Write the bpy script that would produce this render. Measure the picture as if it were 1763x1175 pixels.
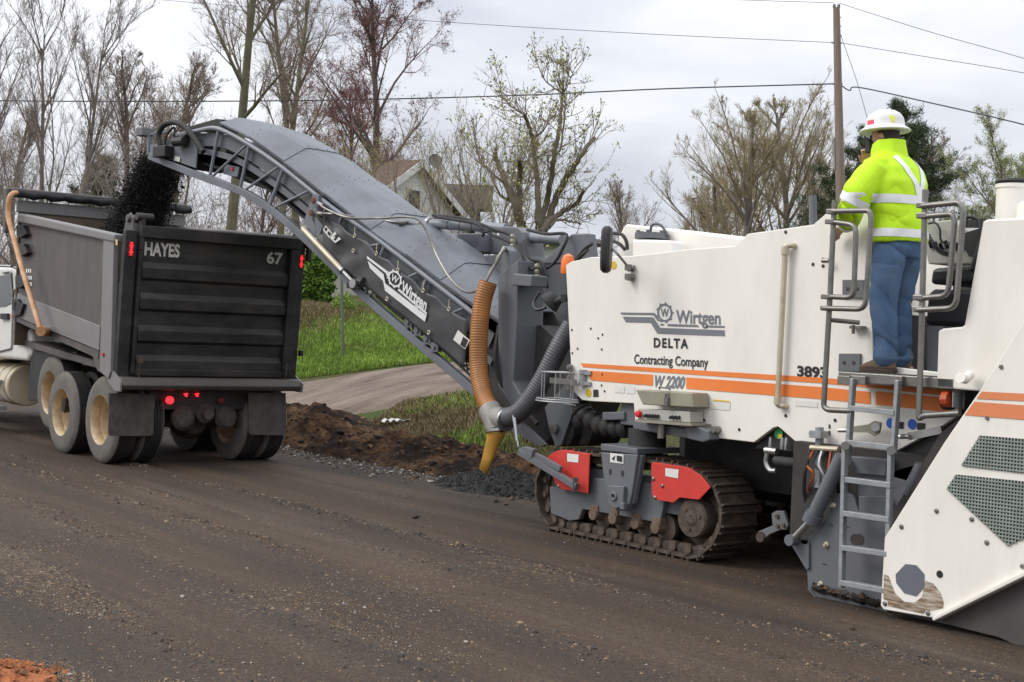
import bpy, bmesh, math, random
import numpy as np
from mathutils import Vector, Matrix

# ------------------------------------------------------------------ camera, world, sun, exposure
SC = bpy.context.scene
COL = SC.collection
for o in list(bpy.data.objects):
    bpy.data.objects.remove(o)
PW, PH, PF = 1763.0, 1175.0, 2350.0          # photograph size and focal length in pixels
CAM_H, YAW, PITCH, ROLL = 1.75, 38.8, -0.37, 2.4
_a = math.radians(180 - YAW)
_p = math.radians(PITCH)
FW = Vector((math.cos(_a) * math.cos(_p), math.sin(_a) * math.cos(_p), math.sin(_p)))
_r0 = FW.cross(Vector((0, 0, 1))).normalized()
_u0 = _r0.cross(FW)
_r = math.radians(ROLL)
RT = _r0 * math.cos(_r) + _u0 * math.sin(_r)
UP = -_r0 * math.sin(_r) + _u0 * math.cos(_r)
CO = Vector((0, 0, CAM_H))
cam = bpy.data.objects.new('camera', bpy.data.cameras.new('camera'))
COL.objects.link(cam)
cam.matrix_world = Matrix(((RT.x, UP.x, -FW.x, CO.x), (RT.y, UP.y, -FW.y, CO.y), (RT.z, UP.z, -FW.z, CO.z), (0, 0, 0, 1)))
cam.data.sensor_width = 36
cam.data.lens = 36 * PF / PW
cam.data.clip_start = 0.1
cam.data.clip_end = 3000
SC.camera = cam
SC.view_settings.view_transform = 'Standard'
SC.view_settings.look = 'None'
SC.view_settings.exposure = 0.16
SC.view_settings.gamma = 1.0
SC.cycles.max_bounces = 5
SC.cycles.diffuse_bounces = 3
SC.cycles.glossy_bounces = 2
SC.cycles.transmission_bounces = 3
SC.cycles.transparent_max_bounces = 4
SC.cycles.caustics_reflective = False
SC.cycles.caustics_refractive = False

SUN_AZ = math.radians(-125)     # the sun stands behind and to the left of the camera, veiled by cloud
SUN_EL = math.radians(41)
wd = bpy.data.worlds.new('World')
SC.world = wd
wd.use_nodes = True
wn, wl = wd.node_tree.nodes, wd.node_tree.links
wn.clear()
w_out = wn.new('ShaderNodeOutputWorld')
w_bg = wn.new('ShaderNodeBackground')
w_sky = wn.new('ShaderNodeTexSky')
w_sky.sky_type = 'NISHITA'
w_sky.sun_disc = False
w_sky.sun_elevation = SUN_EL
w_sky.sun_rotation = math.pi / 2 - SUN_AZ
w_dim = wn.new('ShaderNodeMix'); w_dim.data_type = 'RGBA'; w_dim.blend_type = 'MULTIPLY'
w_dim.inputs['Factor'].default_value = 1.0
w_dim.inputs['B'].default_value = (0.09, 0.09, 0.09, 1)
wl.new(w_sky.outputs['Color'], w_dim.inputs['A'])
w_tc = wn.new('ShaderNodeTexCoord')
w_map = wn.new('ShaderNodeMapping')
w_map.inputs['Scale'].default_value = (1.0, 1.0, 3.6)
wl.new(w_tc.outputs['Generated'], w_map.inputs['Vector'])
w_no = wn.new('ShaderNodeTexNoise')
w_no.inputs['Scale'].default_value = 2.3
w_no.inputs['Detail'].default_value = 6
w_no.inputs['Roughness'].default_value = 0.52
wl.new(w_map.outputs['Vector'], w_no.inputs['Vector'])
w_cr = wn.new('ShaderNodeValToRGB')
w_cr.color_ramp.elements[0].position = 0.33
w_cr.color_ramp.elements[0].color = (0.56, 0.59, 0.665, 1)
w_cr.color_ramp.elements[1].position = 0.60
w_cr.color_ramp.elements[1].color = (0.91, 0.925, 0.965, 1)
wl.new(w_no.outputs['Fac'], w_cr.inputs['Fac'])
# an overcast sky is brighter towards the zenith
w_sep = wn.new('ShaderNodeSeparateXYZ')
wl.new(w_tc.outputs['Generated'], w_sep.inputs[0])
w_gr = wn.new('ShaderNodeMapRange')
w_gr.inputs['From Min'].default_value = 0.12
w_gr.inputs['From Max'].default_value = 1.0
w_gr.inputs['To Min'].default_value = 1.0
w_gr.inputs['To Max'].default_value = 2.1
wl.new(w_sep.outputs['Z'], w_gr.inputs['Value'])
w_mul = wn.new('ShaderNodeVectorMath'); w_mul.operation = 'SCALE'
wl.new(w_cr.outputs['Color'], w_mul.inputs[0])
wl.new(w_gr.outputs['Result'], w_mul.inputs['Scale'])
w_mix = wn.new('ShaderNodeMix'); w_mix.data_type = 'RGBA'
w_mix.inputs['Factor'].default_value = 0.93
wl.new(w_dim.outputs['Result'], w_mix.inputs['A'])
wl.new(w_mul.outputs['Vector'], w_mix.inputs['B'])
wl.new(w_mix.outputs['Result'], w_bg.inputs['Color'])
w_bg.inputs['Strength'].default_value = 1.0
wl.new(w_bg.outputs['Background'], w_out.inputs['Surface'])

sun = bpy.data.objects.new('sun', bpy.data.lights.new('sun', 'SUN'))
COL.objects.link(sun)
sun.data.energy = 1.5
sun.data.angle = math.radians(25)
sun.data.color = (1.0, 0.95, 0.88)
_sd = Vector((math.cos(SUN_AZ) * math.cos(SUN_EL), math.sin(SUN_AZ) * math.cos(SUN_EL), math.sin(SUN_EL)))
sun.rotation_euler = _sd.to_track_quat('Z', 'Y').to_euler()

# ------------------------------------------------------------------ placing helpers
def ray(x, y):
    return FW + RT * ((x - PW / 2) / PF) - UP * ((y - PH / 2) / PF)
def onpl(x, y, p0, n):
    d = ray(x, y)
    return CO + d * (n.dot(p0 - CO) / n.dot(d))
def S(x, y, Y=7.89):                 # point of a plane parallel to the road's line
    d = ray(x, y)
    return CO + d * ((Y - CO.y) / d.y)
def SX(x, y, X):
    d = ray(x, y)
    return CO + d * ((X - CO.x) / d.x)
def PD(x, y, depth):                 # point at a distance along the view
    return CO + ray(x, y) * depth
def V(*a):
    return Vector(a)

# ------------------------------------------------------------------ materials
MATS = {}
def mat(name, col, rough=0.6, metal=0.0, var=0.12, scale=3.0, bump=0.0, bscale=40.0, dirt=None, damt=0.0, dscale=1.2, stretch=None, spec=0.5, emit=None, coat=0.0):
    if name in MATS:
        return MATS[name]
    m = bpy.data.materials.new(name)
    m.use_nodes = True
    n, l = m.node_tree.nodes, m.node_tree.links
    b = n['Principled BSDF']
    b.inputs['Roughness'].default_value = rough
    b.inputs['Metallic'].default_value = metal
    b.inputs['Specular IOR Level'].default_value = spec
    if coat:
        b.inputs['Coat Weight'].default_value = coat
        b.inputs['Coat Roughness'].default_value = 0.25
    tc = n.new('ShaderNodeTexCoord')
    mp = n.new('ShaderNodeMapping')
    if stretch:
        mp.inputs['Scale'].default_value = stretch
    l.new(tc.outputs['Object'], mp.inputs['Vector'])
    no = n.new('ShaderNodeTexNoise')
    no.inputs['Scale'].default_value = scale
    no.inputs['Detail'].default_value = 5
    no.inputs['Roughness'].default_value = 0.6
    l.new(mp.outputs['Vector'], no.inputs['Vector'])
    cr = n.new('ShaderNodeValToRGB')
    c = np.array(col[:3])
    cr.color_ramp.elements[0].position = 0.3
    cr.color_ramp.elements[1].position = 0.7
    cr.color_ramp.elements[0].color = (*np.clip(c * (1 - var), 0, 1), 1)
    cr.color_ramp.elements[1].color = (*np.clip(c * (1 + var), 0, 1), 1)
    l.new(no.outputs['Fac'], cr.inputs['Fac'])
    out = cr.outputs['Color']
    if dirt is not None and damt > 0:
        n2 = n.new('ShaderNodeTexNoise')
        n2.inputs['Scale'].default_value = dscale
        n2.inputs['Detail'].default_value = 8
        n2.inputs['Roughness'].default_value = 0.68
        l.new(mp.outputs['Vector'], n2.inputs['Vector'])
        r2 = n.new('ShaderNodeValToRGB')
        r2.color_ramp.elements[0].position = 0.42
        r2.color_ramp.elements[0].color = (0, 0, 0, 1)
        r2.color_ramp.elements[1].position = 0.72
        r2.color_ramp.elements[1].color = (damt, damt, damt, 1)
        l.new(n2.outputs['Fac'], r2.inputs['Fac'])
        mx = n.new('ShaderNodeMix'); mx.data_type = 'RGBA'
        l.new(r2.outputs['Color'], mx.inputs['Factor'])
        l.new(out, mx.inputs['A'])
        mx.inputs['B'].default_value = (*dirt, 1)
        out = mx.outputs['Result']
    l.new(out, b.inputs['Base Color'])
    if bump:
        nb = n.new('ShaderNodeTexNoise')
        nb.inputs['Scale'].default_value = bscale
        nb.inputs['Detail'].default_value = 4
        l.new(mp.outputs['Vector'], nb.inputs['Vector'])
        bp = n.new('ShaderNodeBump')
        bp.inputs['Strength'].default_value = bump
        bp.inputs['Distance'].default_value = 0.02
        l.new(nb.outputs['Fac'], bp.inputs['Height'])
        l.new(bp.outputs['Normal'], b.inputs['Normal'])
    if emit:
        b.inputs['Emission Color'].default_value = (*col[:3], 1)
        b.inputs['Emission Strength'].default_value = emit
    MATS[name] = m
    return m
DIRT = (0.16, 0.11, 0.075)
RUST = (0.16, 0.062, 0.025)
M_WHITE = mat('cream_paint', (0.86, 0.83, 0.765), 0.42, var=0.03, scale=1.1, dirt=(0.44, 0.37, 0.28), damt=0.20, dscale=1.7, stretch=(2.0, 1, .6), coat=0.15)
M_WHITE2 = mat('cream_paint_clean', (0.86, 0.83, 0.77), 0.4, var=0.02, scale=2, coat=0.15)
M_ORANGE = mat('orange_stripe', (0.82, 0.22, 0.045), 0.5, var=0.05, scale=3)
M_GREY = mat('grey_paint', (0.125, 0.135, 0.15), 0.48, var=0.1, scale=2.5, dirt=(0.2, 0.17, 0.14), damt=0.3, dscale=2.2, bump=0.02)
M_LGREY = mat('light_grey_paint', (0.165, 0.18, 0.205), 0.5, var=0.13, scale=1.1, dirt=(0.085, 0.08, 0.078), damt=0.6, dscale=1.7, bump=.03, bscale=3)
M_BLUEGREY = mat('blue_grey_tube', (0.20, 0.225, 0.255), 0.45, var=0.1, scale=5, dirt=(0.22, 0.18, 0.14), damt=0.35, dscale=5)
M_BLACK = mat('black_paint', (0.016, 0.016, 0.018), 0.5, var=0.3, scale=4, dirt=(0.09, 0.07, 0.055), damt=0.3, dscale=2.5)
M_RUBBER = mat('black_rubber', (0.02, 0.02, 0.021), 0.72, var=0.25, scale=6, dirt=(0.1, 0.085, 0.07), damt=0.35, dscale=5)
M_RED = mat('red_guard', (0.62, 0.045, 0.035), 0.5, var=0.08, scale=4, dirt=(0.25, 0.06, 0.04), damt=0.3, dscale=5)
M_TRACK = mat('track_steel', (0.075, 0.059, 0.047), 0.65, metal=0.25, var=0.4, scale=14, dirt=(0.19, 0.13, 0.085), damt=0.6, dscale=9, bump=0.25, bscale=60)
M_STEEL = mat('worn_steel', (0.42, 0.42, 0.41), 0.35, metal=0.85, var=0.15, scale=12)
M_GALV = mat('galvanised_steel', (0.33, 0.345, 0.35), 0.5, metal=0.45, var=0.16, scale=18)
M_RAIL = mat('hand_rail_tube', (0.22, 0.215, 0.2), 0.38, metal=0.6, var=0.2, scale=12, dirt=(0.16, 0.13, 0.1), damt=0.4, dscale=8)
M_BANNER = mat('banner_vinyl', (0.052, 0.053, 0.057), 0.55, var=0.14, scale=2, bump=0.25, bscale=3.5, dirt=(0.11, 0.105, 0.10), damt=0.35)
M_PRINT_W = mat('white_print', (0.74, 0.74, 0.73), 0.55, var=0.05)
M_PRINT_G = mat('grey_print', (0.17, 0.185, 0.205), 0.5, var=0.05)
M_PRINT_K = mat('black_print', (0.022, 0.022, 0.025), 0.5, var=0.1)
M_LABEL = mat('label_paper', (0.74, 0.73, 0.69), 0.55, var=0.05, scale=30)
M_YELLOW = mat('yellow_sticker', (0.72, 0.48, 0.03), 0.5, var=0.06)
M_HOSE_O = mat('amber_hose', (0.37, 0.145, 0.033), 0.42, var=0.18, scale=5, dirt=(0.2, 0.1, 0.04), damt=0.5, dscale=4)
M_HOSE_Y = mat('yellow_nozzle', (0.52, 0.28, 0.045), 0.42, var=0.15, scale=7, dirt=(0.25, 0.14, 0.05), damt=0.5, dscale=6)
M_HOSE_G = mat('grey_hose', (0.085, 0.088, 0.095), 0.45, var=0.15, scale=5)
M_DARK = mat('machinery_dark', (0.028, 0.027, 0.027), 0.6, var=0.4, scale=5, dirt=(0.08, 0.06, 0.045), damt=0.5, dscale=3)
M_KHAKI = mat('khaki_box', (0.30, 0.285, 0.215), 0.45, var=0.1, scale=6, dirt=(0.2, 0.16, 0.11), damt=0.4, dscale=5)
M_BRASSROD = mat('dusty_rod', (0.56, 0.50, 0.37), 0.35, metal=0.35, var=0.14, scale=10)

# ------------------------------------------------------------------ mesh builder
class MB:
    def __init__(s):
        s.v, s.f, s.m = [], [], []
    def add(s, vs, fs, mi=0):
        o = len(s.v)
        s.v += [tuple(v) for v in vs]
        s.f += [tuple(i + o for i in f) for f in fs]
        s.m += [mi] * len(fs)
        return s
    def box(s, lo, hi, mi=0):
        x0, y0, z0 = lo; x1, y1, z1 = hi
        return s.add([(x0, y0, z0), (x1, y0, z0), (x1, y1, z0), (x0, y1, z0), (x0, y0, z1), (x1, y0, z1), (x1, y1, z1), (x0, y1, z1)],
                     [(0, 3, 2, 1), (4, 5, 6, 7), (0, 1, 5, 4), (1, 2, 6, 5), (2, 3, 7, 6), (3, 0, 4, 7)], mi)
    def obox(s, c, ax, ay, az, mi=0):            # centre and three half-axis vectors
        c = Vector(c)
        vs = [c + ax * i + ay * j + az * k for k in (-1, 1) for (i, j) in ((-1, -1), (1, -1), (1, 1), (-1, 1))]
        fs = [(0, 3, 2, 1), (4, 5, 6, 7), (0, 1, 5, 4), (1, 2, 6, 5), (2, 3, 7, 6), (3, 0, 4, 7)]
        if ax.cross(ay).dot(az) < 0:
            fs = [f[::-1] for f in fs]
        return s.add(vs, fs, mi)
    def bar(s, a, b, w, h, up=Vector((0, 0, 1)), mi=0):      # rectangular bar from a to b
        a, b = Vector(a), Vector(b)
        d = (b - a); L = d.length; d.normalize()
        if abs(d.dot(up)) > 0.98:
            up = Vector((1, 0, 0))
        sd = d.cross(up).normalized(); u2 = sd.cross(d)
        return s.obox((a + b) / 2, d * L / 2, sd * w / 2, u2 * h / 2, mi)
    def tube(s, pts, r, n=10, caps=True, mi=0):
        pts = [Vector(p) for p in pts]
        k = len(pts)
        rs = r if isinstance(r, (list, tuple)) else [r] * k
        ts = []
        for i in range(k):
            t = (pts[min(i + 1, k - 1)] - pts[max(i - 1, 0)])
            ts.append(t.normalized() if t.length > 1e-9 else Vector((0, 0, 1)))
        ref = Vector((0, 0, 1)) if abs(ts[0].z) < 0.9 else Vector((1, 0, 0))
        u = ts[0].cross(ref).normalized()
        vs, fs = [], []
        for i in range(k):
            u = (u - ts[i] * u.dot(ts[i]))
            u = u.normalized() if u.length > 1e-6 else ts[i].orthogonal().normalized()
            w = ts[i].cross(u)
            for j in range(n):
                a = 2 * math.pi * j / n
                vs.append(pts[i] + (u * math.cos(a) + w * math.sin(a)) * rs[i])
        for i in range(k - 1):
            for j in range(n):
                j2 = (j + 1) % n
                fs.append((i * n + j, i * n + j2, (i + 1) * n + j2, (i + 1) * n + j))
        if caps:
            fs.append(tuple(range(n - 1, -1, -1)))
            fs.append(tuple((k - 1) * n + j for j in range(n)))
        return s.add(vs, fs, mi)
    def cyl(s, a, b, r, n=16, mi=0, r2=None):
        return s.tube([a, b], [r, r if r2 is None else r2], n, True, mi)
    def prism(s, poly, ex, mi=0):                # polygon swept along ex
        poly = [Vector(p) for p in poly]
        ex = Vector(ex)
        nrm = Vector((0, 0, 0))
        for i in range(len(poly)):
            nrm += poly[i].cross(poly[(i + 1) % len(poly)])
        if nrm.dot(ex) > 0:
            poly = poly[::-1]
        n = len(poly)
        vs = poly + [p + ex for p in poly]
        fs = [tuple(range(n)), tuple(range(2 * n - 1, n - 1, -1))]
        for i in range(n):
            j = (i + 1) % n
            fs.append((i, i + n, j + n, j))
        return s.add(vs, fs, mi)
    def lathe(s, o, ax, prof, n=24, mi=0):       # prof: (distance along ax, radius)
        o, ax = Vector(o), Vector(ax).normalized()
        u = ax.orthogonal().normalized(); w = ax.cross(u)
        vs, fs = [], []
        for (t, r) in prof:
            for j in range(n):
                a = 2 * math.pi * j / n
                vs.append(o + ax * t + (u * math.cos(a) + w * math.sin(a)) * max(r, 1e-4))
        for i in range(len(prof) - 1):
            for j in range(n):
                j2 = (j + 1) % n
                fs.append((i * n + j, i * n + j2, (i + 1) * n + j2, (i + 1) * n + j))
        fs.append(tuple(range(n - 1, -1, -1)))
        fs.append(tuple((len(prof) - 1) * n + j for j in range(n)))
        return s.add(vs, fs, mi)
    def pieces(s):
        """face lists of the far-apart pieces held by this builder"""
        n = len(s.v); par = list(range(n))
        def find(a):
            while par[a] != a:
                par[a] = par[par[a]]; a = par[a]
            return a
        for f in s.f:
            r = find(f[0])
            for i in f[1:]:
                q = find(i)
                if q != r: par[q] = r
        isl = {}
        for k, f in enumerate(s.f): isl.setdefault(find(f[0]), []).append(k)
        if len(isl) < 2 or len(isl) > 900: return None
        A = np.array(s.v); L = list(isl.values()); lo, hi = [], []
        for fl in L:
            ids = [i for k in fl for i in s.f[k]]; lo.append(A[ids].min(0)); hi.append(A[ids].max(0))
        lo, hi = np.array(lo), np.array(hi); size = (hi - lo).max(1)
        gap = np.maximum(0, np.maximum(lo[:, None] - hi[None], lo[None] - hi[:, None]))
        near = np.sqrt((gap ** 2).sum(2)) <= np.maximum(.02, .5 * np.maximum(size[:, None], size[None]))
        lab = -np.ones(len(L), int); c = 0
        for i in range(len(L)):
            if lab[i] >= 0: continue
            st = [i]; lab[i] = c
            while st:
                j = st.pop()
                for k in np.nonzero(near[j] & (lab < 0))[0]: lab[k] = c; st.append(k)
            c += 1
        if c < 2: return None
        return [[k for i in range(len(L)) if lab[i] == q for k in L[i]] for q in range(c)]
    def build(s, name, m, parent=None, smooth=False, bevel=0.0, seg=2, angle=35, split=True):
        if split and parent is not None and len(s.v) < 30000:
            pc = s.pieces()
            if pc:
                out = []
                for fl in pc:
                    b = MB(); ids = sorted({i for k in fl for i in s.f[k]}); mp = {i: j for j, i in enumerate(ids)}
                    b.v = [s.v[i] for i in ids]; b.f = [tuple(mp[i] for i in s.f[k]) for k in fl]; b.m = [s.m[k] for k in fl]
                    out.append(b.build(name, m, parent, smooth, bevel, seg, angle, False))
                return out[0]
        me = bpy.data.meshes.new(name)
        base = root_loc(parent)
        me.from_pydata([(v[0] - base.x, v[1] - base.y, v[2] - base.z) for v in s.v], [], s.f)
        ms = m if isinstance(m, (list, tuple)) else [m]
        for q in ms:
            me.materials.append(q)
        if len(ms) > 1:
            me.polygons.foreach_set('material_index', s.m)
        o = bpy.data.objects.new(name, me)
        COL.objects.link(o)
        if parent is not None:
            o.parent = parent
        if smooth:
            me.polygons.foreach_set('use_smooth', [True] * len(me.polygons))
            try:
                me.set_sharp_from_angle(angle=math.radians(angle))
            except Exception:
                pass
        if bevel:
            md = o.modifiers.new('bevel', 'BEVEL')
            md.width = bevel; md.segments = seg; md.limit_method = 'ANGLE'; md.angle_limit = math.radians(40)
            md.harden_normals = False
        me.update()
        return o
def root_loc(o):
    v = Vector((0, 0, 0))
    while o is not None:
        v += o.location
        o = o.parent
    return v
def thing(name, loc, label, cat, group=None):
    o = bpy.data.objects.new(name, None)
    o.empty_display_size = 0.2
    COL.objects.link(o)
    o.location = loc
    return tag(o, label, cat, group)
def tag(o, label=None, cat=None, group=None, kind=None):
    if label: o['label'] = label
    if cat: o['category'] = cat
    if group: o['group'] = group
    if kind: o['kind'] = kind
    return o
def copy_tree(o, parent=None):
    c = o.copy(); COL.objects.link(c); c.parent = parent
    for ch in list(o.children):
        copy_tree(ch, c)
    return c
def smooth_pts(pts, n=8, closed=False):          # Catmull-Rom through points
    pts = [Vector(p) for p in pts]
    out = []
    k = len(pts)
    rng = range(k if closed else k - 1)
    for i in rng:
        p0 = pts[(i - 1) % k] if (closed or i > 0) else pts[0] * 2 - pts[1]
        p1, p2 = pts[i], pts[(i + 1) % k]
        p3 = pts[(i + 2) % k] if (closed or i + 2 < k) else pts[-1] * 2 - pts[-2]
        for j in range(n):
            t = j / n
            out.append(0.5 * ((2 * p1) + (p2 - p0) * t + (2 * p0 - 5 * p1 + 4 * p2 - p3) * t * t + (3 * p1 - p0 - 3 * p2 + p3) * t ** 3))
    if not closed:
        out.append(pts[-1])
    return out
def round_path(pts, r, n=5):                     # polyline with rounded corners
    pts = [Vector(p) for p in pts]
    out = [pts[0]]
    for i in range(1, len(pts) - 1):
        a, b, c = pts[i - 1], pts[i], pts[i + 1]
        d1, d2 = (a - b), (c - b)
        q = min(r, d1.length * .45, d2.length * .45)
        p1, p2 = b + d1.normalized() * q, b + d2.normalized() * q
        for j in range(n + 1):
            t = j / n
            out.append(p1 * (1 - t) ** 2 + b * 2 * t * (1 - t) + p2 * t * t)
    out.append(pts[-1])
    return out

_text_cache = {}
def text_mesh(txt, bold=0.0, shear=0.0, space=1.0):
    key = (txt, bold, shear, space)
    if key in _text_cache:
        return _text_cache[key]
    cu = bpy.data.curves.new('t', 'FONT')
    cu.body = txt; cu.size = 1.0; cu.offset = bold; cu.shear = shear; cu.space_character = space
    cu.resolution_u = 4
    ob = bpy.data.objects.new('t', cu)
    COL.objects.link(ob)
    dg = bpy.context.evaluated_depsgraph_get()
    me = bpy.data.meshes.new_from_object(ob.evaluated_get(dg))
    vs = [v.co.copy() for v in me.vertices]
    fs = [tuple(p.vertices) for p in me.polygons]
    bpy.data.objects.remove(ob); bpy.data.curves.remove(cu); bpy.data.meshes.remove(me)
    _text_cache[key] = (vs, fs)
    return vs, fs
def text_on(mb, txt, p0, pu, pv, bold=0.0, shear=0.0, space=1.0, lift=None, cap=0.69, mi=0):
    """baseline start p0, baseline end pu, top of capitals above the start pv (all 3D)"""
    vs, fs = text_mesh(txt, bold, shear, space)
    p0, pu, pv = Vector(p0), Vector(pu), Vector(pv)
    x0 = min(v.x for v in vs); x1 = max(v.x for v in vs)
    U, W = (pu - p0) / (x1 - x0), (pv - p0) / cap
    lift = lift or Vector((0, 0, 0))
    nn = U.cross(W)
    if nn.dot(CO - p0) < 0:
        fs = [f[::-1] for f in fs]
    mb.add([p0 + U * (v.x - x0) + W * v.y + lift for v in vs], fs, mi)
def flat(mb, pts, lift=None, mi=0):
    pts = [Vector(p) + (lift or Vector((0, 0, 0))) for p in pts]
    nrm = Vector((0, 0, 0))
    for i in range(len(pts)):
        nrm += pts[i].cross(pts[(i + 1) % len(pts)])
    if nrm.dot(CO - pts[0]) < 0:
        pts = pts[::-1]
    # triangulate safely
    from mathutils.geometry import tessellate_polygon
    tri = tessellate_polygon([pts])
    mb.add(pts, [tuple(t) for t in tri], mi)
def gear(mb, c, U, W, lift, mi=0, teeth=9):
    """saw-toothed ring with a W inside, U and W the radius vectors"""
    n = teeth * 4
    outer, inner = [], []
    for i in range(n):
        a = 2 * math.pi * i / n
        k = i % 4
        r = 1.0 if k == 0 else (0.82 if k < 3 else 0.80)
        if k == 0: a += 0.10
        outer.append(c + U * (r * math.cos(a)) + W * (r * math.sin(a)) + lift)
        a2 = 2 * math.pi * i / n
        inner.append(c + U * (0.64 * math.cos(a2)) + W * (0.64 * math.sin(a2)) + lift)
    fs = [(i, (i + 1) % n, n + (i + 1) % n, n + i) for i in range(n)]
    if U.cross(W).dot(CO - c) < 0:
        fs = [f[::-1] for f in fs]
    mb.add(outer + inner, fs, mi)
    text_on(mb, 'W', c - U * 0.44 - W * 0.34, c + U * 0.44 - W * 0.34, c - U * 0.44 + W * 0.36, bold=0.02, lift=lift, mi=mi)
# ------------------------------------------------------------------ ground
def noise2(x, y, seed=0):
    """cheap value noise on arrays"""
    x = np.asarray(x, float); y = np.asarray(y, float)
    xi, yi = np.floor(x).astype(np.int64), np.floor(y).astype(np.int64)
    fx, fy = x - xi, y - yi
    fx, fy = fx * fx * (3 - 2 * fx), fy * fy * (3 - 2 * fy)
    def h(a, b):
        k = (a * 374761393 + b * 668265263 + seed * 974634777) & 0xFFFFFFFF
        k = ((k ^ (k >> 13)) * 1274126177) & 0xFFFFFFFF
        return ((k ^ (k >> 16)) & 0xFFFF) / 65535.0
    return (h(xi, yi) * (1 - fx) + h(xi + 1, yi) * fx) * (1 - fy) + (h(xi, yi + 1) * (1 - fx) + h(xi + 1, yi + 1) * fx) * fy
def fbm(x, y, seed=0, o=4):
    s, a, t = 0, 1, 0
    for i in range(o):
        s = s + a * noise2(x * 2 ** i, y * 2 ** i, seed + i); t += a; a *= .5
    return s / t
_ctl = [(500, 712, 20), (700, 690, 20), (850, 690, 18), (750, 745, 14.6), (860, 745, 13), (510, 652, 27), (620, 640, 27), (750, 628, 27),
        (520, 540, 31.5), (600, 527, 32.5), (700, 520, 33.5), (800, 520, 34), (600, 505, 45), (800, 515, 45), (100, 520, 60), (1000, 560, 60), (1500, 590, 60),
        (100, 560, 35), (1000, 590, 32), (1300, 600, 32), (1700, 600, 32), (1700, 590, 60)]
_cp = np.array([tuple(PD(*c)) for c in _ctl] + [(-150, 40, 2.5), (-260, 300, 8), (40, 320, 8), (150, 120, 4), (-250, 120, 4), (-26, 10.5, .1), (-40, 10, .1), (-80, 12, .3), (-5, 11.5, .15), (10, 11.5, .2), (30, 14, .3)])
def _phi(d):
    return np.sqrt(d * d + 1.0)
_A = _phi(np.hypot(_cp[:, None, 0] - _cp[None, :, 0], _cp[:, None, 1] - _cp[None, :, 1]))
_n = len(_cp)
_K = np.zeros((_n + 1, _n + 1)); _K[:_n, :_n] = _A + np.eye(_n) * 0.4; _K[:_n, _n] = 1; _K[_n, :_n] = 1
_wt = np.linalg.solve(_K, np.append(_cp[:, 2], 0))
def T(X, Y):
    X = np.asarray(X, float); Y = np.asarray(Y, float)
    sh = np.broadcast(X, Y).shape
    x, y = np.broadcast_to(X, sh).ravel(), np.broadcast_to(Y, sh).ravel()
    z = _phi(np.hypot(x[:, None] - _cp[None, :, 0], y[:, None] - _cp[None, :, 1])) @ _wt[:_n] + _wt[_n]
    z = np.clip(z, -0.05, 14)
    t = np.clip((y - 9.3) / 4.6, 0, 1); t = t * t * (3 - 2 * t)
    return (z * t - 0.03 * (1 - t)).reshape(sh)
def t1(x, y):
    return float(T(np.array([x]), np.array([y]))[0])
def ground_hit(px, py, lift=0.0):
    """where the view through a pixel meets the terrain"""
    d = ray(px, py); t = 6.0
    while t < 400:
        p = CO + d * t
        if p.z < t1(p.x, p.y) + lift:
            break
        t += 0.15
    return CO + d * t
def grid_mesh(name, xs, ys, zf, m, smooth=True):
    XX, YY = np.meshgrid(xs, ys, indexing='ij')
    ZZ = zf(XX, YY)
    nx, ny = XX.shape
    vs = np.stack([XX.ravel(), YY.ravel(), ZZ.ravel()], 1)
    i, j = np.meshgrid(np.arange(nx - 1), np.arange(ny - 1), indexing='ij')
    a = (i * ny + j).ravel()
    fs = np.stack([a, a + ny, a + ny + 1, a + 1], 1)
    me = bpy.data.meshes.new(name)
    me.from_pydata(vs.tolist(), [], fs.tolist())
    me.materials.append(m)
    if smooth:
        me.polygons.foreach_set('use_smooth', [True] * len(me.polygons))
    o = bpy.data.objects.new(name, me); COL.objects.link(o)
    return o

def node_mat(name):
    m = bpy.data.materials.new(name); m.use_nodes = True
    return m, m.node_tree.nodes, m.node_tree.links, m.node_tree.nodes['Principled BSDF']
def nz(n, l, vec, scale, detail=5, rough=0.6):
    q = n.new('ShaderNodeTexNoise'); q.inputs['Scale'].default_value = scale; q.inputs['Detail'].default_value = detail; q.inputs['Roughness'].default_value = rough
    l.new(vec, q.inputs['Vector']); return q.outputs['Fac']
def ramp(n, l, fac, stops):
    r = n.new('ShaderNodeValToRGB'); e = r.color_ramp.elements
    while len(e) < len(stops): e.new(0.5)
    for q, (p, c) in zip(e, stops):
        q.position = p; q.color = (*c, 1) if len(c) == 3 else c
    l.new(fac, r.inputs['Fac']); return r.outputs['Color']
def mixc(n, l, fac, a, b, mode='MIX'):
    x = n.new('ShaderNodeMix'); x.data_type = 'RGBA'; x.blend_type = mode
    for s, q in (('Factor', fac), ('A', a), ('B', b)):
        if hasattr(q, 'links') or hasattr(q, 'is_output'): l.new(q, x.inputs[s])
        else: x.inputs[s].default_value = q if not isinstance(q, tuple) else ((*q, 1) if len(q) == 3 else q)
    return x.outputs['Result']
def mapping(n, l, scale=(1, 1, 1), rot=(0, 0, 0)):
    tc = n.new('ShaderNodeTexCoord'); mp = n.new('ShaderNodeMapping')
    mp.inputs['Scale'].default_value = scale; mp.inputs['Rotation'].default_value = rot
    l.new(tc.outputs['Object'], mp.inputs['Vector']); return mp.outputs['Vector']
def bump(n, l, b, h, strength, dist):
    bp = n.new('ShaderNodeBump'); bp.inputs['Strength'].default_value = strength; bp.inputs['Distance'].default_value = dist
    l.new(h, bp.inputs['Height']); l.new(bp.outputs['Normal'], b.inputs['Normal'])

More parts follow.
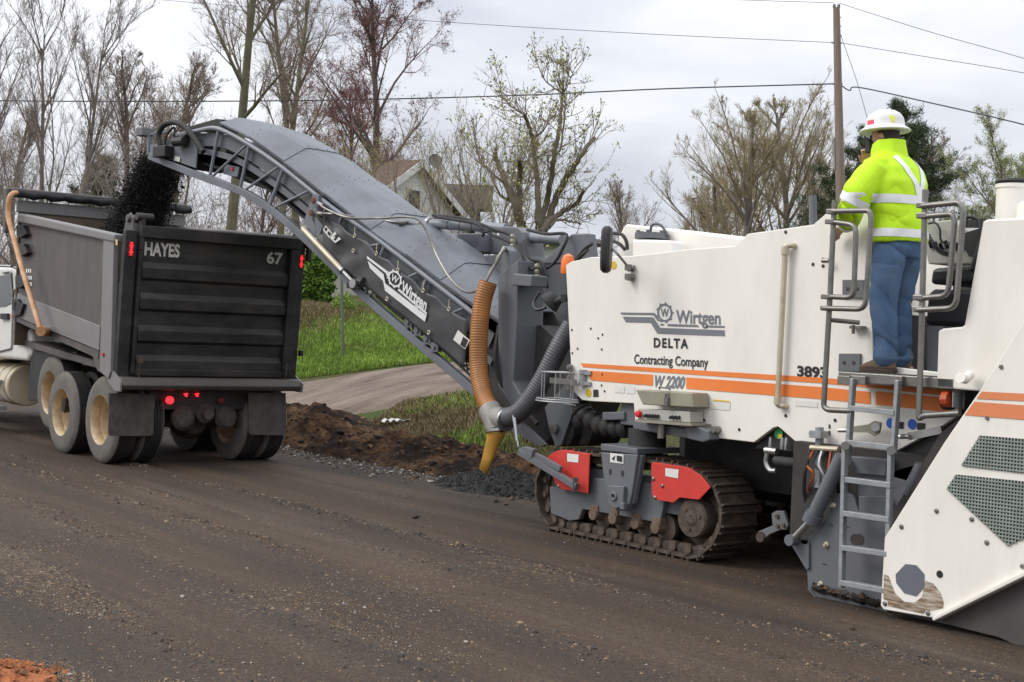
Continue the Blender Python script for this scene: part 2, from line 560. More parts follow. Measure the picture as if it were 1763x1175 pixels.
# asphalt scraped by the machine and tracked with soil
m_road, n, l, b = node_mat('milled_asphalt')
vs_ = mapping(n, l, (0.14, 1.5, 1), (0, 0, math.radians(-5)))
vl_ = mapping(n, l, (0.05, 0.55, 1), (0, 0, math.radians(-3)))
vo_ = mapping(n, l)
base = ramp(n, l, nz(n, l, vs_, 1.6, 8, 0.62), [(0.30, (0.0239, 0.0175, 0.0132)), (0.45, (0.0462, 0.0331, 0.0233)), (0.56, (0.0636, 0.0454, 0.0315)), (0.72, (0.0983, 0.0737, 0.0542))])
soil = ramp(n, l, nz(n, l, vl_, 2.3, 6, 0.6), [(0.40, (0, 0, 0)), (0.62, (0.75, 0.75, 0.75))])
base = mixc(n, l, soil, base, (0.0665, 0.0447, 0.0297))
pale = ramp(n, l, nz(n, l, vs_, 0.75, 7, 0.66), [(0.55, (0, 0, 0)), (0.70, (0.7, 0.7, 0.7))])
base = mixc(n, l, pale, base, (0.1012, 0.0819, 0.0662))
wv = n.new('ShaderNodeTexWave'); wv.wave_type = 'BANDS'; wv.bands_direction = 'Y'; wv.wave_profile = 'SIN'
wv.inputs['Scale'].default_value = 0.27; wv.inputs['Distortion'].default_value = 8.0; wv.inputs['Detail'].default_value = 3; wv.inputs['Detail Scale'].default_value = 1.2
l.new(mapping(n, l, (0.10, 1.0, 1), (0, 0, math.radians(-9))), wv.inputs['Vector'])
trk_ = ramp(n, l, wv.outputs['Fac'], [(0.52, (0, 0, 0)), (0.95, (0.55, 0.55, 0.55))])
base = mixc(n, l, trk_, base, (0.030, 0.0245, 0.021))
fine = nz(n, l, vo_, 70, 3, 0.75)
speck = ramp(n, l, fine, [(0.34, (0.42, 0.42, 0.42)), (0.5, (0.98, 0.98, 0.98)), (0.66, (1.75, 1.70, 1.58))])
mid_ = ramp(n, l, nz(n, l, vo_, 22, 4, 0.7), [(0.32, (0.76, 0.72, 0.66)), (0.5, (1.04, 0.99, 0.92)), (0.68, (1.34, 1.26, 1.14))])
base = mixc(n, l, 1.0, base, mid_, 'MULTIPLY')
base = mixc(n, l, 1.0, base, speck, 'MULTIPLY')
vor = n.new('ShaderNodeTexVoronoi'); vor.inputs['Scale'].default_value = 55; l.new(vo_, vor.inputs['Vector'])
patch = ramp(n, l, nz(n, l, vo_, 0.55, 4), [(0.50, (0, 0, 0)), (0.64, (.8, .8, .8))])
grain = ramp(n, l, vor.outputs['Color'], [(0.80, (0, 0, 0)), (0.86, (1, 1, 1))])
gp = mixc(n, l, 1.0, patch, grain, 'MULTIPLY')
base = mixc(n, l, gp, base, (0.22, 0.155, 0.088))
l.new(base, b.inputs['Base Color'])
b.inputs['Roughness'].default_value = 0.78
b.inputs['Specular IOR Level'].default_value = 0.35
hh = mixc(n, l, 0.35, nz(n, l, vs_, 3.5, 6), fine)
bump(n, l, b, hh, 0.9, 0.035)

RIDGES = ((-8, 5.15, -.03, .13, .042, 1), (-8, 6.55, -.015, .11, .038, 2), (-6, 4.0, -.05, .18, .03, 3), (-9, 5.9, .02, .09, .022, 5), (-5, 3.1, -.06, .13, .02, 8))
def ridge_y(X, x0, y0, sl, sd):
    return y0 + sl * (X - x0) + 0.35 * (fbm(X * .22, X * 0 + sd, sd) - .5)
def road_z(X, Y):
    ridge = np.zeros_like(X)
    for (x0, y0, sl, w, h, sd) in RIDGES:
        yc = ridge_y(X, x0, y0, sl, sd)
        ridge += h * np.exp(-((Y - yc) / w) ** 2) * np.clip(fbm(X * .5, X * 0 + 9 + sd, sd + 20) * 2.4 - .55, 0, 1)
    r = 0.011 * (fbm(X * 1.3, Y * 2.2, 7) - .5) + ridge * (0.6 + 0.8 * noise2(X * 7, Y * 7, 4))
    r = r * np.clip((9.0 - Y) / 0.8, 0, 1)
    return r
xs = np.concatenate([np.linspace(-260, -40, 45), np.linspace(-39, -15, 97), np.linspace(-14.9, 0, 220), np.linspace(0.5, 60, 40)])
ys = np.concatenate([np.linspace(-12, 0, 20), np.linspace(0.1, 9.5, 150)])
road = grid_mesh('road', xs, ys, road_z, m_road)
tag(road, kind='structure')

m_gnd, n, l, b = node_mat('grassy_soil')
vo_ = mapping(n, l)
g1 = ramp(n, l, nz(n, l, vo_, 0.9, 8, 0.65), [(0.34, (0.10, 0.075, 0.045)), (0.48, (0.075, 0.082, 0.03)), (0.60, (0.05, 0.085, 0.022)), (0.75, (0.13, 0.10, 0.06))])
g2 = ramp(n, l, nz(n, l, vo_, 14, 5, 0.7), [(0.3, (0.6, 0.6, 0.6)), (0.7, (1.3, 1.3, 1.3))])
l.new(mixc(n, l, 1.0, g1, g2, 'MULTIPLY'), b.inputs['Base Color'])
b.inputs['Roughness'].default_value = 0.95
b.inputs['Specular IOR Level'].default_value = 0.1
bump(n, l, b, nz(n, l, vo_, 9, 5), 0.8, 0.08)
xs = np.concatenate([np.linspace(-900, -120, 20), np.linspace(-115, -45, 30), np.linspace(-44, 30, 150), np.linspace(33, 700, 24)])
ys = np.concatenate([np.linspace(-600, -14, 12), np.linspace(-12, 9.0, 6), np.linspace(9.35, 50, 130), np.linspace(52, 120, 30), np.linspace(130, 1500, 22)])
ground = grid_mesh('ground', xs, ys, lambda X, Y: T(X, Y) + 0.05 * (fbm(X * .8, Y * .8, 3) - .5) * np.clip((Y - 9.6) / 1.0, 0, 1) - 0.03, m_gnd)
tag(ground, kind='structure')

# gravel driveway leaving the road
m_drive, n, l, b = node_mat('gravel_driveway')
vo_ = mapping(n, l)
vt_ = mapping(n, l, (1.6, 0.35, 1), (0, 0, math.radians(-36)))
d1 = ramp(n, l, nz(n, l, vt_, 1.5, 8, 0.7), [(0.34, (0.080, 0.058, 0.044)), (0.47, (0.165, 0.122, 0.093)), (0.58, (0.205, 0.159, 0.125)), (0.72, (0.265, 0.22, 0.185))])
d2 = ramp(n, l, nz(n, l, vo_, 40, 4, 0.7), [(0.3, (0.7, 0.7, 0.7)), (0.7, (1.25, 1.25, 1.25))])
l.new(mixc(n, l, 1.0, d1, d2, 'MULTIPLY'), b.inputs['Base Color'])
b.inputs['Roughness'].default_value = 0.92
bump(n, l, b, nz(n, l, vo_, 12, 6), 1.0, 0.06)
_near = [ground_hit(*q) for q in ((330, 745), (480, 728), (560, 720), (640, 706), (720, 691), (800, 676), (880, 664), (960, 655))]
_far = [ground_hit(*q) for q in ((330, 665), (480, 660), (560, 651), (640, 640), (720, 629), (800, 622), (880, 616), (960, 611))]
dm_v, dm_f = [], []
NA = smooth_pts(_near, 6); NB = smooth_pts(_far, 6)
for a_, b_ in zip(NA, NB):
    for k in range(13):
        q = a_.lerp(b_, k / 12)
        w = 0.25 * (fbm(q.x * 1.1, q.y * 1.1, 5) - .5) if k in (0, 12) else 0
        dm_v.append((q.x + w, q.y + w, t1(q.x, q.y) + 0.035 - (0.09 if k in (0, 12) else 0) + 0.03 * math.sin(k / 12 * math.pi * 3) ** 2))
for i in range(len(NA) - 1):
    for k in range(12):
        a = i * 13 + k
        dm_f.append((a, a + 13, a + 14, a + 1))
me = bpy.data.meshes.new('driveway'); me.from_pydata(dm_v, [], dm_f); me.materials.append(m_drive)
me.polygons.foreach_set('use_smooth', [True] * len(me.polygons))
driveway = bpy.data.objects.new('driveway', me); COL.objects.link(driveway); tag(driveway, kind='structure')

# berm of soil pushed along the road edge
m_soil, n, l, b = node_mat('berm_soil')
vo_ = mapping(n, l)
s1 = ramp(n, l, nz(n, l, vo_, 1.5, 8, 0.7), [(0.36, (0.014, 0.011, 0.0095)), (0.49, (0.040, 0.025, 0.017)), (0.58, (0.115, 0.065, 0.034)), (0.68, (0.20, 0.135, 0.078))])
s2 = ramp(n, l, nz(n, l, vo_, 26, 4, 0.7), [(0.3, (0.5, 0.5, 0.5)), (0.7, (1.5, 1.45, 1.4))])
l.new(mixc(n, l, 1.0, s1, s2, 'MULTIPLY'), b.inputs['Base Color'])
b.inputs['Roughness'].default_value = 0.95
b.inputs['Specular IOR Level'].default_value = 0.15
bump(n, l, b, nz(n, l, vo_, 20, 6, .7), 1.0, 0.05)
def berm_z(X, Y):
    yc = np.interp(X, [-30, -20, -16, -8], [10.8, 10.6, 10.25, 10.1]) + 0.4 * (fbm(X * .35, X * 0, 11) - .5)
    hgt = np.interp(X, [-32, -27, -22, -18.5, -15.5, -13, -11, -9.5, -7, -5], [0.03, .2, .34, .30, .16, .12, .12, .08, .05, 0])
    wf = np.interp(X, [-30, -19, -15, -8], [1.2, 1.0, .62, .5])
    prof = np.exp(-(np.abs(Y - yc) / np.where(Y < yc, .70, wf)) ** 2.2)
    r = fbm(X * 1.7, Y * 1.7, 12, 5)
    r2 = np.abs(fbm(X * 3.3, Y * 3.3, 15, 4) - .5) * 2
    r3 = np.abs(fbm(X * 6.5, Y * 6.5, 25, 4) - .5) * 2
    z = T(X, Y) + prof * hgt * (0.25 + 1.5 * r) + prof * 0.26 * (r - .5) + (0.16 * r2 + .07 * r3) * prof
    edge = np.clip((Y - 9.3) / .25, 0, 1) * np.clip((yc + wf * 1.7 + .5 * (fbm(X * 1.5, Y * 1.5, 19) - .5) - Y) / .5, 0, 1)
    low = (fbm(X * 2.1, Y * 2.1, 18) - .56) * 0.16
    return np.where(prof * hgt > .03, z, z + low * 1.0) - 0.16 * (1 - edge)
berm = grid_mesh('dirt_berm', np.linspace(-33, -5, 620), np.linspace(9.3, 13.4, 110), berm_z, m_soil)
tag(berm, kind='structure')

# ------------------------------------------------------------------ loose stuff: shards as tiny irregular stones
_ico = np.array([(0, 0, 1), (.89, 0, .45), (.28, .85, .45), (-.72, .53, .45), (-.72, -.53, .45), (.28, -.85, .45), (.72, .53, -.45), (-.28, .85, -.45), (-.89, 0, -.45), (-.28, -.85, -.45), (.72, -.53, -.45), (0, 0, -1)])
_icf = [(0, 1, 2), (0, 2, 3), (0, 3, 4), (0, 4, 5), (0, 5, 1), (1, 6, 2), (2, 7, 3), (3, 8, 4), (4, 9, 5), (5, 10, 1), (6, 7, 2), (7, 8, 3), (8, 9, 4), (9, 10, 5), (10, 6, 1), (11, 7, 6), (11, 8, 7), (11, 9, 8), (11, 10, 9), (11, 6, 10)]
_oct = np.array([(1, 0, 0), (-1, 0, 0), (0, 1, 0), (0, -1, 0), (0, 0, 1), (0, 0, -1)], float)
_ocf = [(0, 2, 4), (2, 1, 4), (1, 3, 4), (3, 0, 4), (2, 0, 5), (1, 2, 5), (3, 1, 5), (0, 3, 5)]
def stones(name, P, R, m, rng, ico=False, flatz=0.7, mats=None):
    base, ff = (_ico, _icf) if ico else (_oct, _ocf)
    P = np.asarray(P); R = np.asarray(R); k = len(P); nb = len(base)
    th = rng.random(k) * 6.283
    sx = 0.7 + 0.6 * rng.random((k, 3)); sx[:, 2] *= flatz
    jit = 1 + 0.5 * (rng.random((k, nb, 1)) - .5)
    q = base[None] * jit * sx[:, None, :] * R[:, None, None]
    x = q[..., 0] * np.cos(th)[:, None] - q[..., 1] * np.sin(th)[:, None]
    y = q[..., 0] * np.sin(th)[:, None] + q[..., 1] * np.cos(th)[:, None]
    tilt = (rng.random(k) - .5)[:, None]
    v = np.stack([x + P[:, None, 0], y + P[:, None, 1], q[..., 2] + x * tilt * .5 + P[:, None, 2]], 2).reshape(-1, 3)
    f = (np.array(ff)[None] + (np.arange(k) * nb)[:, None, None]).reshape(-1, 3)
    me = bpy.data.meshes.new(name); me.from_pydata(v.tolist(), [], f.tolist())
    ms = mats or [m]
    for q_ in ms: me.materials.append(q_)
    if len(ms) > 1:
        me.polygons.foreach_set('material_index', np.repeat(rng.integers(0, len(ms), k), len(ff)).astype(np.int32))
    o = bpy.data.objects.new(name, me); COL.objects.link(o); return o
M_ST = [mat('gravel_tan', (0.24, 0.17, 0.10), .85, var=.25, scale=30), mat('gravel_brown', (0.13, 0.085, 0.055), .85, var=.25, scale=30),
        mat('gravel_pale', (0.33, 0.30, 0.26), .8, var=.2, scale=30), mat('gravel_dark', (0.05, 0.045, 0.042), .8, var=.25, scale=30)]
rng = np.random.default_rng(11)
# gravel strewn over the road near the camera
P = []
while len(P) < 15000:
    px, py = rng.uniform(-40, 1790, 4000), rng.uniform(840, 1200, 4000)
    for a_, b_ in zip(px, py):
        d = ray(a_, b_); t = -CO.z / d.z; x, y = d.x * t, d.y * t
        dens = float(fbm(x * .5 + y * .1, y * 1.6, 31)) - .5
        left = min(1, 1.5 * max(0, 1 - a_ / 900.0) * max(0, (b_ - 880) / 240))
        if rng.random() < 0.022 + 0.95 * left * (dens > .03) + 0.05 * left:
            P.append((x, y, 0.004))
P = np.array(P[:15000])
P[:, 2] = road_z(P[:, 0], P[:, 1]) + .002
o = stones('road_gravel', P, rng.gamma(1.6, 0.0014, len(P)) + 0.002, None, rng, mats=[M_ST[0], M_ST[1], M_ST[3], M_ST[0], M_ST[1], M_ST[0], M_ST[1], M_ST[0], M_ST[3], M_ST[2]])
tag(o, 'loose tan and brown gravel strewn over the scraped road', 'gravel', kind='stuff')
# dark fines drifted into low ridges along the wheel paths
P, R = [], []
for (x0, y0, sl, w, h, sd) in RIDGES:
    xs_ = rng.uniform(-17, -2.5, 5200 if h > .03 else 2600)
    dn = np.clip(fbm(xs_ * .5, xs_ * 0 + 9 + sd, sd + 20) * 2.4 - .55, 0, 1)
    keep = rng.random(len(xs_)) < dn + .05
    xs_ = xs_[keep]; ys2 = ridge_y(xs_, x0, y0, sl, sd) + rng.normal(size=len(xs_)) * w * .55
    P.append(np.stack([xs_, ys2, road_z(xs_, ys2)], 1)); R.append(rng.gamma(1.5, .0028, len(xs_)) + .0025)
P, R = np.concatenate(P), np.concatenate(R)
o = stones('drifted_fines', P, R, None, rng, mats=[M_ST[3], M_ST[3], mat('fines_black', (.022, .019, .017), .85, var=.3, scale=30), M_ST[1], M_ST[0]])
tag(o, 'dark crumbs drifted into low ridges along the wheel paths', 'gravel', kind='stuff')
# grey crushed stone along the edge of the asphalt
P = [(x, 9.40 + rng.normal() * (.14 + .22 * rng.random()) + .1 * math.sin(x), 0.012) for x in rng.uniform(-22, -10.4, 3000)]
o = stones('crushed_stone', P, rng.gamma(2.0, 0.005, 3000) + .004, None, rng, mats=[mat('crushed_grey', (.135, .13, .13), .85, var=.3, scale=20), M_ST[2], M_ST[3], M_ST[1]])
tag(o, 'grey crushed stone strip between asphalt and soil berm', 'gravel', kind='stuff')
# clods on the berm
P, R = [], []
while len(P) < 5500:
    x, y = rng.uniform(-27, -7, 1)[0], 10.6 + rng.normal() * .75
    y = float(np.interp(x, [-30, -20, -16, -8], [10.8, 10.6, 10.25, 10.1])) + rng.normal() * (.5 if x > -16 else .75)
    if y < 9.5 or y > 12.4: continue
    P.append((x, y, 0)); R.append(min(.06, rng.gamma(1.0, .010) + .004))
P = np.array(P); P[:, 2] = berm_z(P[:, 0], P[:, 1]) + np.array(R) * .05
M_CLOD = [mat('clod_dark', (.022, .017, .014), .95, var=.4, scale=12, bump=.6, bscale=30), mat('clod_brown', (.075, .042, .024), .95, var=.4, scale=12, bump=.6, bscale=30), mat('clod_orange', (.17, .085, .038), .95, var=.35, scale=12, bump=.6, bscale=30)]
o = stones('soil_clods', P, R, None, rng, ico=True, mats=[M_CLOD[0], M_CLOD[0], M_CLOD[1], M_CLOD[1], M_CLOD[2]])
tag(o, 'crumbly dark and orange soil clods along the berm', 'soil', kind='stuff')
# heap of black millings by the front track
M_MILL = mat('black_millings', (.017, .016, .016), .85, var=.5, scale=30, bump=.8, bscale=45)
def heap(name, cx, cy, rx, ry, h, m, label, nst, rs, mats, seed):
    vs, fs = [], []
    g = 26
    for i in range(g + 1):
        for j in range(g + 1):
            u, w = -1.25 + 2.5 * i / g, -1.25 + 2.5 * j / g
            r = math.hypot(u, w)
            z = h * max(0, 1 - r) ** 0.9 * (0.75 + .5 * float(fbm(u * 3 + seed, w * 3, seed)))
            vs.append((cx + u * rx, cy + w * ry, z - 0.012))
    for i in range(g):
        for j in range(g):
            a = i * (g + 1) + j
            fs.append((a, a + g + 1, a + g + 2, a + 1))
    me = bpy.data.meshes.new(name); me.from_pydata(vs, [], fs); me.materials.append(m)
    me.polygons.foreach_set('use_smooth', [True] * len(me.polygons))
    o = bpy.data.objects.new(name, me); COL.objects.link(o)
    tag(o, label, 'heap')
    r2 = np.random.default_rng(seed)
    P, R = [], []
    for k in range(nst):
        a, r = r2.uniform(0, 6.283), r2.random() ** .6 * 1.08
        u, w = r * math.cos(a), r * math.sin(a)
        P.append((cx + u * rx, cy + w * ry, h * max(0, 1 - r) ** .9 * (0.75 + .5 * float(fbm(u * 3 + seed, w * 3, seed))))); R.append(r2.gamma(2, rs / 2) + rs * .4)
    s = stones('loose_crumbs', P, R, None, r2, mats=mats); s.parent = o; s['kind'] = 'stuff'
    return o
_h = CO + ray(862, 842) * (-CO.z / ray(862, 842).z)
heap('millings_heap', _h.x, _h.y + .05, 1.05, .62, .27, M_MILL, 'low heap of black asphalt millings in front of the crawler track', 3600, .006, [M_MILL, M_MILL, M_MILL, M_ST[3]], 5)
_h = CO + ray(-30, 1172) * (-CO.z / ray(-30, 1172).z)
M_CLAY = mat('orange_clay', (.34, .115, .04), .95, var=.3, scale=9, bump=.8, bscale=30)
heap('clay_heap', _h.x, _h.y, .37, .37, .09, M_CLAY, 'small patch of orange clay at the bottom left road edge', 450, .009, [M_CLAY, M_CLAY, M_CLOD[2]], 9)
# single stones that stand out on the asphalt
for i, (px, py, r, m, lb) in enumerate(((314, 1029, .016, M_ST[2], 'white pebble on the road left of the middle streaks'), (716, 893, .030, M_CLOD[0], 'black lump of asphalt on the road below the amber nozzle'),
        (803, 1107, .014, M_ST[2], 'white pebble on the road near the bottom centre'), (1468, 1085, .022, M_CLOD[1], 'small brown stone on the road below the ladder'))):
    d = ray(px, py); t = -CO.z / d.z
    o = stones('stone', [(d.x * t, d.y * t, r * .45)], [r], m, np.random.default_rng(i + 3), ico=True)
    tag(o, lb, 'stone')

# ------------------------------------------------------------------ grass
def blades(name, P, H, m, rng, w=0.010, mats=None, lean=.5):
    P = np.asarray(P); k = len(P); H = np.asarray(H)
    th = rng.random(k) * 6.283
    ln = lean * rng.random(k) * H
    dx, dy = np.cos(th), np.sin(th)
    W = w * (0.6 + .8 * rng.random(k))
    a = P + np.stack([-dy * W, dx * W, 0 * H], 1); b_ = P + np.stack([dy * W, -dx * W, 0 * H], 1)
    mid = P + np.stack([dx * ln * .35, dy * ln * .35, H * .6], 1)
    c1 = mid + np.stack([-dy * W * .7, dx * W * .7, 0 * H], 1); c2 = mid + np.stack([dy * W * .7, -dx * W * .7, 0 * H], 1)
    tip = P + np.stack([dx * ln, dy * ln, H], 1)
    v = np.stack([a, b_, c2, c1, tip], 1).reshape(-1, 3)
    i0 = np.arange(k) * 5
    me = bpy.data.meshes.new(name)
    fs = [t for q in i0.tolist() for t in ((q, q + 1, q + 2, q + 3), (q + 3, q + 2, q + 4))]
    me.from_pydata(v.tolist(), [], fs)
    for q_ in mats: me.materials.append(q_)
    return me, k
def leafm(name, col, var=.25):
    m = mat(name, col, .7, var=var, scale=1.5, spec=.2)
    b = m.node_tree.nodes['Principled BSDF']
    b.inputs['Subsurface Weight'].default_value = 0.0
    return m
MG = [leafm('grass_bright', (.25, .36, .06)), leafm('grass_mid', (.16, .255, .048)), leafm('grass_dry', (.23, .17, .095)), leafm('grass_olive', (.12, .13, .045))]
rng = np.random.default_rng(5)
def scatter_px(poly_px, count, rng):
    xs_ = [p[0] for p in poly_px]; ys_ = [p[1] for p in poly_px]
    out = []
    def inside(x, y):
        c = False; j = len(poly_px) - 1
        for i in range(len(poly_px)):
            xi, yi = poly_px[i]; xj, yj = poly_px[j]
            if (yi > y) != (yj > y) and x < (xj - xi) * (y - yi) / (yj - yi) + xi: c = not c
            j = i
        return c
    while len(out) < count:
        x, y = rng.uniform(min(xs_), max(xs_)), rng.uniform(min(ys_), max(ys_))
        if inside(x, y): out.append((x, y))
    return out
def quad_scatter(q, count, rng):
    """random points in a ground quadrilateral given by its four corners"""
    u, w = rng.random(count), rng.random(count)
    A, B, C, D = [np.array(p[:2]) for p in q]
    xy = (A * (1 - u)[:, None] + B * u[:, None]) * (1 - w)[:, None] + (D * (1 - u)[:, None] + C * u[:, None]) * w[:, None]
    return xy
def grass_area(corners_px, count, hmin, hmax, dry, label, rng, w=.009):
    q = [ground_hit(*p) for p in corners_px]
    xy = quad_scatter(q, count, rng)
    z = T(xy[:, 0], xy[:, 1]) - 0.02
    P = np.concatenate([xy, z[:, None]], 1)
    cl = fbm(xy[:, 0] * .9, xy[:, 1] * .9, 41)
    H = hmin + (hmax - hmin) * rng.random(count) * (0.35 + 1.1 * cl)
    me, k = blades('grass', P, H, None, rng, w=w, mats=MG, lean=.8)
    d = np.clip((fbm(xy[:, 0] * .55, xy[:, 1] * .55, 47) - .5) * 3 + dry(xy, z), 0, 1)
    r = rng.random(count)
    idx = np.where(r < d, np.where(rng.random(count) < .75, 2, 3), np.where(rng.random(count) < .55, 0, 1))
    me.polygons.foreach_set('material_index', np.repeat(idx, 2).astype(np.int32))
    o = bpy.data.objects.new('grass', me); COL.objects.link(o)
    return tag(o, label, 'grass', kind='stuff')
_zt = ground_hit(600, 532).z
grass_area([(440, 662), (800, 622), (790, 520), (440, 528)], 80000, .04, .17, lambda xy, z: np.clip((z - _zt * .62) / (_zt * .3), 0, 1) * .85 - .15, 'green grass on the bank behind the driveway, dry towards the top', rng, w=.007)
grass_area([(610, 746), (870, 790), (900, 672), (700, 695)], 26000, .03, .15, lambda xy, z: .9 + 0 * z, 'patchy grass between the driveway and the soil berm', rng, w=.007)
grass_area([(860, 790), (1010, 800), (1010, 640), (880, 655)], 9000, .04, .16, lambda xy, z: 1.2 + 0 * z, 'dry grass behind the amber drain hose', rng, w=.007)
# ------------------------------------------------------------------ the milling machine
YP = 7.89                                   # outer face of the side panel
OUT = Vector((0, -0.004, 0))
mm = thing('milling_machine', (-7.0, 9.1, 0), 'large white and grey road milling machine with orange stripes and long loading conveyor', 'milling machine')
def SL(pts, Y=YP, s=1.0, ox=0.0, oy=0.0):
    return [S(ox + p[0] / s, oy + p[1] / s, Y) for p in pts]
EY = Vector((0, 1, 0))
# --- main side panel
panel_px = [(974, 457), (983, 451), (1018, 443), (1090, 441), (1189, 429), (1264, 424), (1287, 403), (1400, 387), (1422, 368), (1460, 362), (1499, 364), (1503, 628), (1612, 641), (1652, 662), (1649, 716),
            (1617, 737), (1530, 784), (1518, 788), (1443, 780), (1389, 774), (1382, 772), (1346, 740), (1339, 735), (1331, 737), (1298, 762), (1221, 753), (1094, 737), (1091, 695), (1015, 691), (1002, 689), (985, 672)]
sp = MB(); sp.prism(SL(panel_px), EY * .05)
panel = sp.build('side_panel', M_WHITE, mm, bevel=.006)
panel['label'] = 'cream side panel with orange stripes and lettering'
# far side panel, chassis and hood
fp = MB(); fp.prism([v + EY * 2.3 for v in SL(panel_px[:11] + [(1503, 628), (1640, 760), (1300, 752), (1002, 689), (985, 672)])], EY * .05)
fp.build('side_panel', M_WHITE, mm)
ch = MB()
xa = S(990, 600).x; xb = -2.2
ch.box((xa + .06, YP + .053, 1.22), (-6.0, 10.18, 2.0))
ch.box((-6.0, YP + .053, 1.02), (xb, 10.18, 1.50))
ch.box((-8.2, 8.55, .55), (-6.6, 9.6, 1.25))
ch.box((-8.75, 9.05, .40), (-5.9, 10.0, 1.23))
ch.build('chassis', M_DARK, mm)
hd = MB()
hd.prism(SL([(1063, 445), (1064, 408), (1076, 386), (1195, 398), (1300, 412), (1300, 445)], 8.35), EY * 1.6)
hd.build('hood', M_WHITE2, mm, bevel=.02)
tk = MB(); tk.prism(SL([(1088, 446), (1088, 412), (1152, 414), (1160, 446)], 8.1), EY * .2)
tank = tk.build('tank', M_WHITE2, mm, bevel=.02)
cp = MB()
c0 = S(1122, 408, 8.25)
cp.cyl(c0 + V(0, 0, -.02), c0 + V(0, 0, .03), .145, 24)
for k in range(6):
    a = k * math.pi / 3
    cp.cyl(c0 + V(.12 * math.cos(a), .12 * math.sin(a), .02), c0 + V(.12 * math.cos(a), .12 * math.sin(a), .05), .018, 8)
cp.tube(smooth_pts([c0 + V(-.02, 0, .03), c0 + V(0, 0, .1), c0 + V(.08, .02, .1), c0 + V(.16, .05, .0)], 5), .012, 8)
cp.build('filler_cap', M_GREY, tank)
# --- stripes and lettering on the panel (each its own piece of print)
def zat(x, y, Y=YP):
    return S(x, y, Y).z
zs = [1.505, 1.445, 1.395, 1.235]
def pxz(x, z, Y=YP):                      # point of the plane Y at column x near height z
    lo, hi = 0, 1175
    for _ in range(40):
        m_ = (lo + hi) / 2
        if S(x, m_, Y).z > z: lo = m_
        else: hi = m_
    return S(x, (lo + hi) / 2, Y)
c4 = lambda pts: SL(pts, YP, 3.456, 940, 360)
st = MB()
flat(st, c4([(208, 918), (930, 962), (1640, 1004)]) + SL([(1500, 658), (1637, 672), (1637, 683), (1500, 668)]) + c4([(1640, 1037), (930, 990), (222, 942)]), OUT)
flat(st, c4([(252, 962), (638, 986), (638, 1052), (268, 1020)]), OUT)
flat(st, c4([(836, 1002), (1640, 1060)]) + SL([(1499, 675), (1499, 696)]) + c4([(1640, 1132), (836, 1070)]), OUT)
flat(st, SL([(1508, 674), (1637, 686), (1637, 711), (1508, 697)]), OUT)
st.build('stripe', M_ORANGE, panel)
lg = MB()
flat(lg, c4([(443, 616), (648, 619), (682, 668), (668, 668), (640, 632), (452, 629)]), OUT)
flat(lg, c4([(458, 641), (640, 645), (682, 708), (1065, 722), (1065, 757), (664, 742), (625, 678), (476, 674)]), OUT)
flat(lg, c4([(678, 684), (704, 684), (700, 694), (686, 694)]), OUT)
flat(lg, c4([(730, 685), (903, 690), (912, 703), (722, 697)]), OUT)
flat(lg, c4([(956, 693), (1065, 696), (1065, 707), (950, 705)]), OUT)
gc, gu, gv = c4([(708, 618), (768, 622), (708, 548)])
gear(lg, gc, (gu - gc) * .92, (gv - gc) * .95, OUT)
text_on(lg, 'Wirtgen', *c4([(775, 678), (1040, 687), (775, 603)]), bold=.022, lift=OUT)
lg.build('logo', M_PRINT_G, panel)
lt = MB()
text_on(lt, 'DELTA', *c4([(643, 822), (848, 830), (643, 769)]), bold=.035, lift=OUT, space=1.25)
text_on(lt, 'Contracting Company', *c4([(527, 919), (967, 941), (527, 866)]), bold=.018, lift=OUT)
text_on(lt, '3893', *SL([(1373, 647.5), (1424, 651), (1373, 630.5)]), bold=.04, lift=OUT)
lt.build('lettering', M_PRINT_K, panel)
lt = MB(); text_on(lt, 'W 2200', *c4([(646, 1058), (826, 1068), (650, 992)]), bold=.035, shear=.2, lift=OUT)
lt.build('lettering', M_PRINT_G, panel)
# bolt holes, stickers
bh = MB()
for (x, y) in ((155, 720), (123, 748), (268, 712), (337, 748), (312, 770), (333, 836), (189, 832), (158, 858), (337, 985), (332, 1050), (350, 1085), (1590, 330), (1650, 300), (1650, 340), (1427, 138)):
    p = c4([(x, y)])[0]; r = .010 if y > 400 else .013
    bh.cyl(p + OUT * .5, p + OUT * 1.2, r, 10)
for (x, y) in ((1353, 716), (1438, 724), (1273, 740), (1213, 724)):
    p = S(x, y); bh.cyl(p + OUT * .5, p + OUT * 1.2, .013, 10)
for (x0, y0, x1, y1) in ((1427, 731, 1430, 738), (1427, 742, 1430, 750)):
    flat(bh, SL([(x0, y0), (x1, y0), (x1, y1), (x0, y1)]), OUT)
flat(bh, c4([(283, 1075), (312, 1075), (315, 1118), (283, 1120)]), OUT)
bh.build('bolt_hole', M_DARK, panel)
sk = MB()
for q in (((412, 1050), (470, 1052), (468, 1096), (410, 1092)), ((480, 1056), (530, 1058), (530, 1100), (478, 1098))):
    flat(sk, c4(q), OUT)
flat(sk, SL([(1222, 690), (1258, 693), (1257, 707), (1221, 704)]), OUT)
flat(sk, SL([(1370, 689), (1409, 692), (1408, 702), (1369, 699)]), OUT)
sk.build('label_sticker', M_LABEL, panel)
sk = MB()
for (x, y, r) in ((1014, 677, .035), (1057, 457, .035)):
    p = S(x, y); sk.cyl(p + OUT * .3, p + OUT, r, 18)
flat(sk, SL([(1228, 688), (1257, 690.5), (1257, 693), (1228, 690.5)]), OUT * 1.8)
sk.build('label_sticker', M_YELLOW, panel)
sk = MB()
for (x, y) in ((1534, 729), (1571, 731)):
    p = S(x, y); sk.cyl(p + OUT * .3, p + OUT, .036, 18)
sk.build('label_sticker', mat('blue_sticker', (.03, .12, .55), .5), panel)
sk = MB()
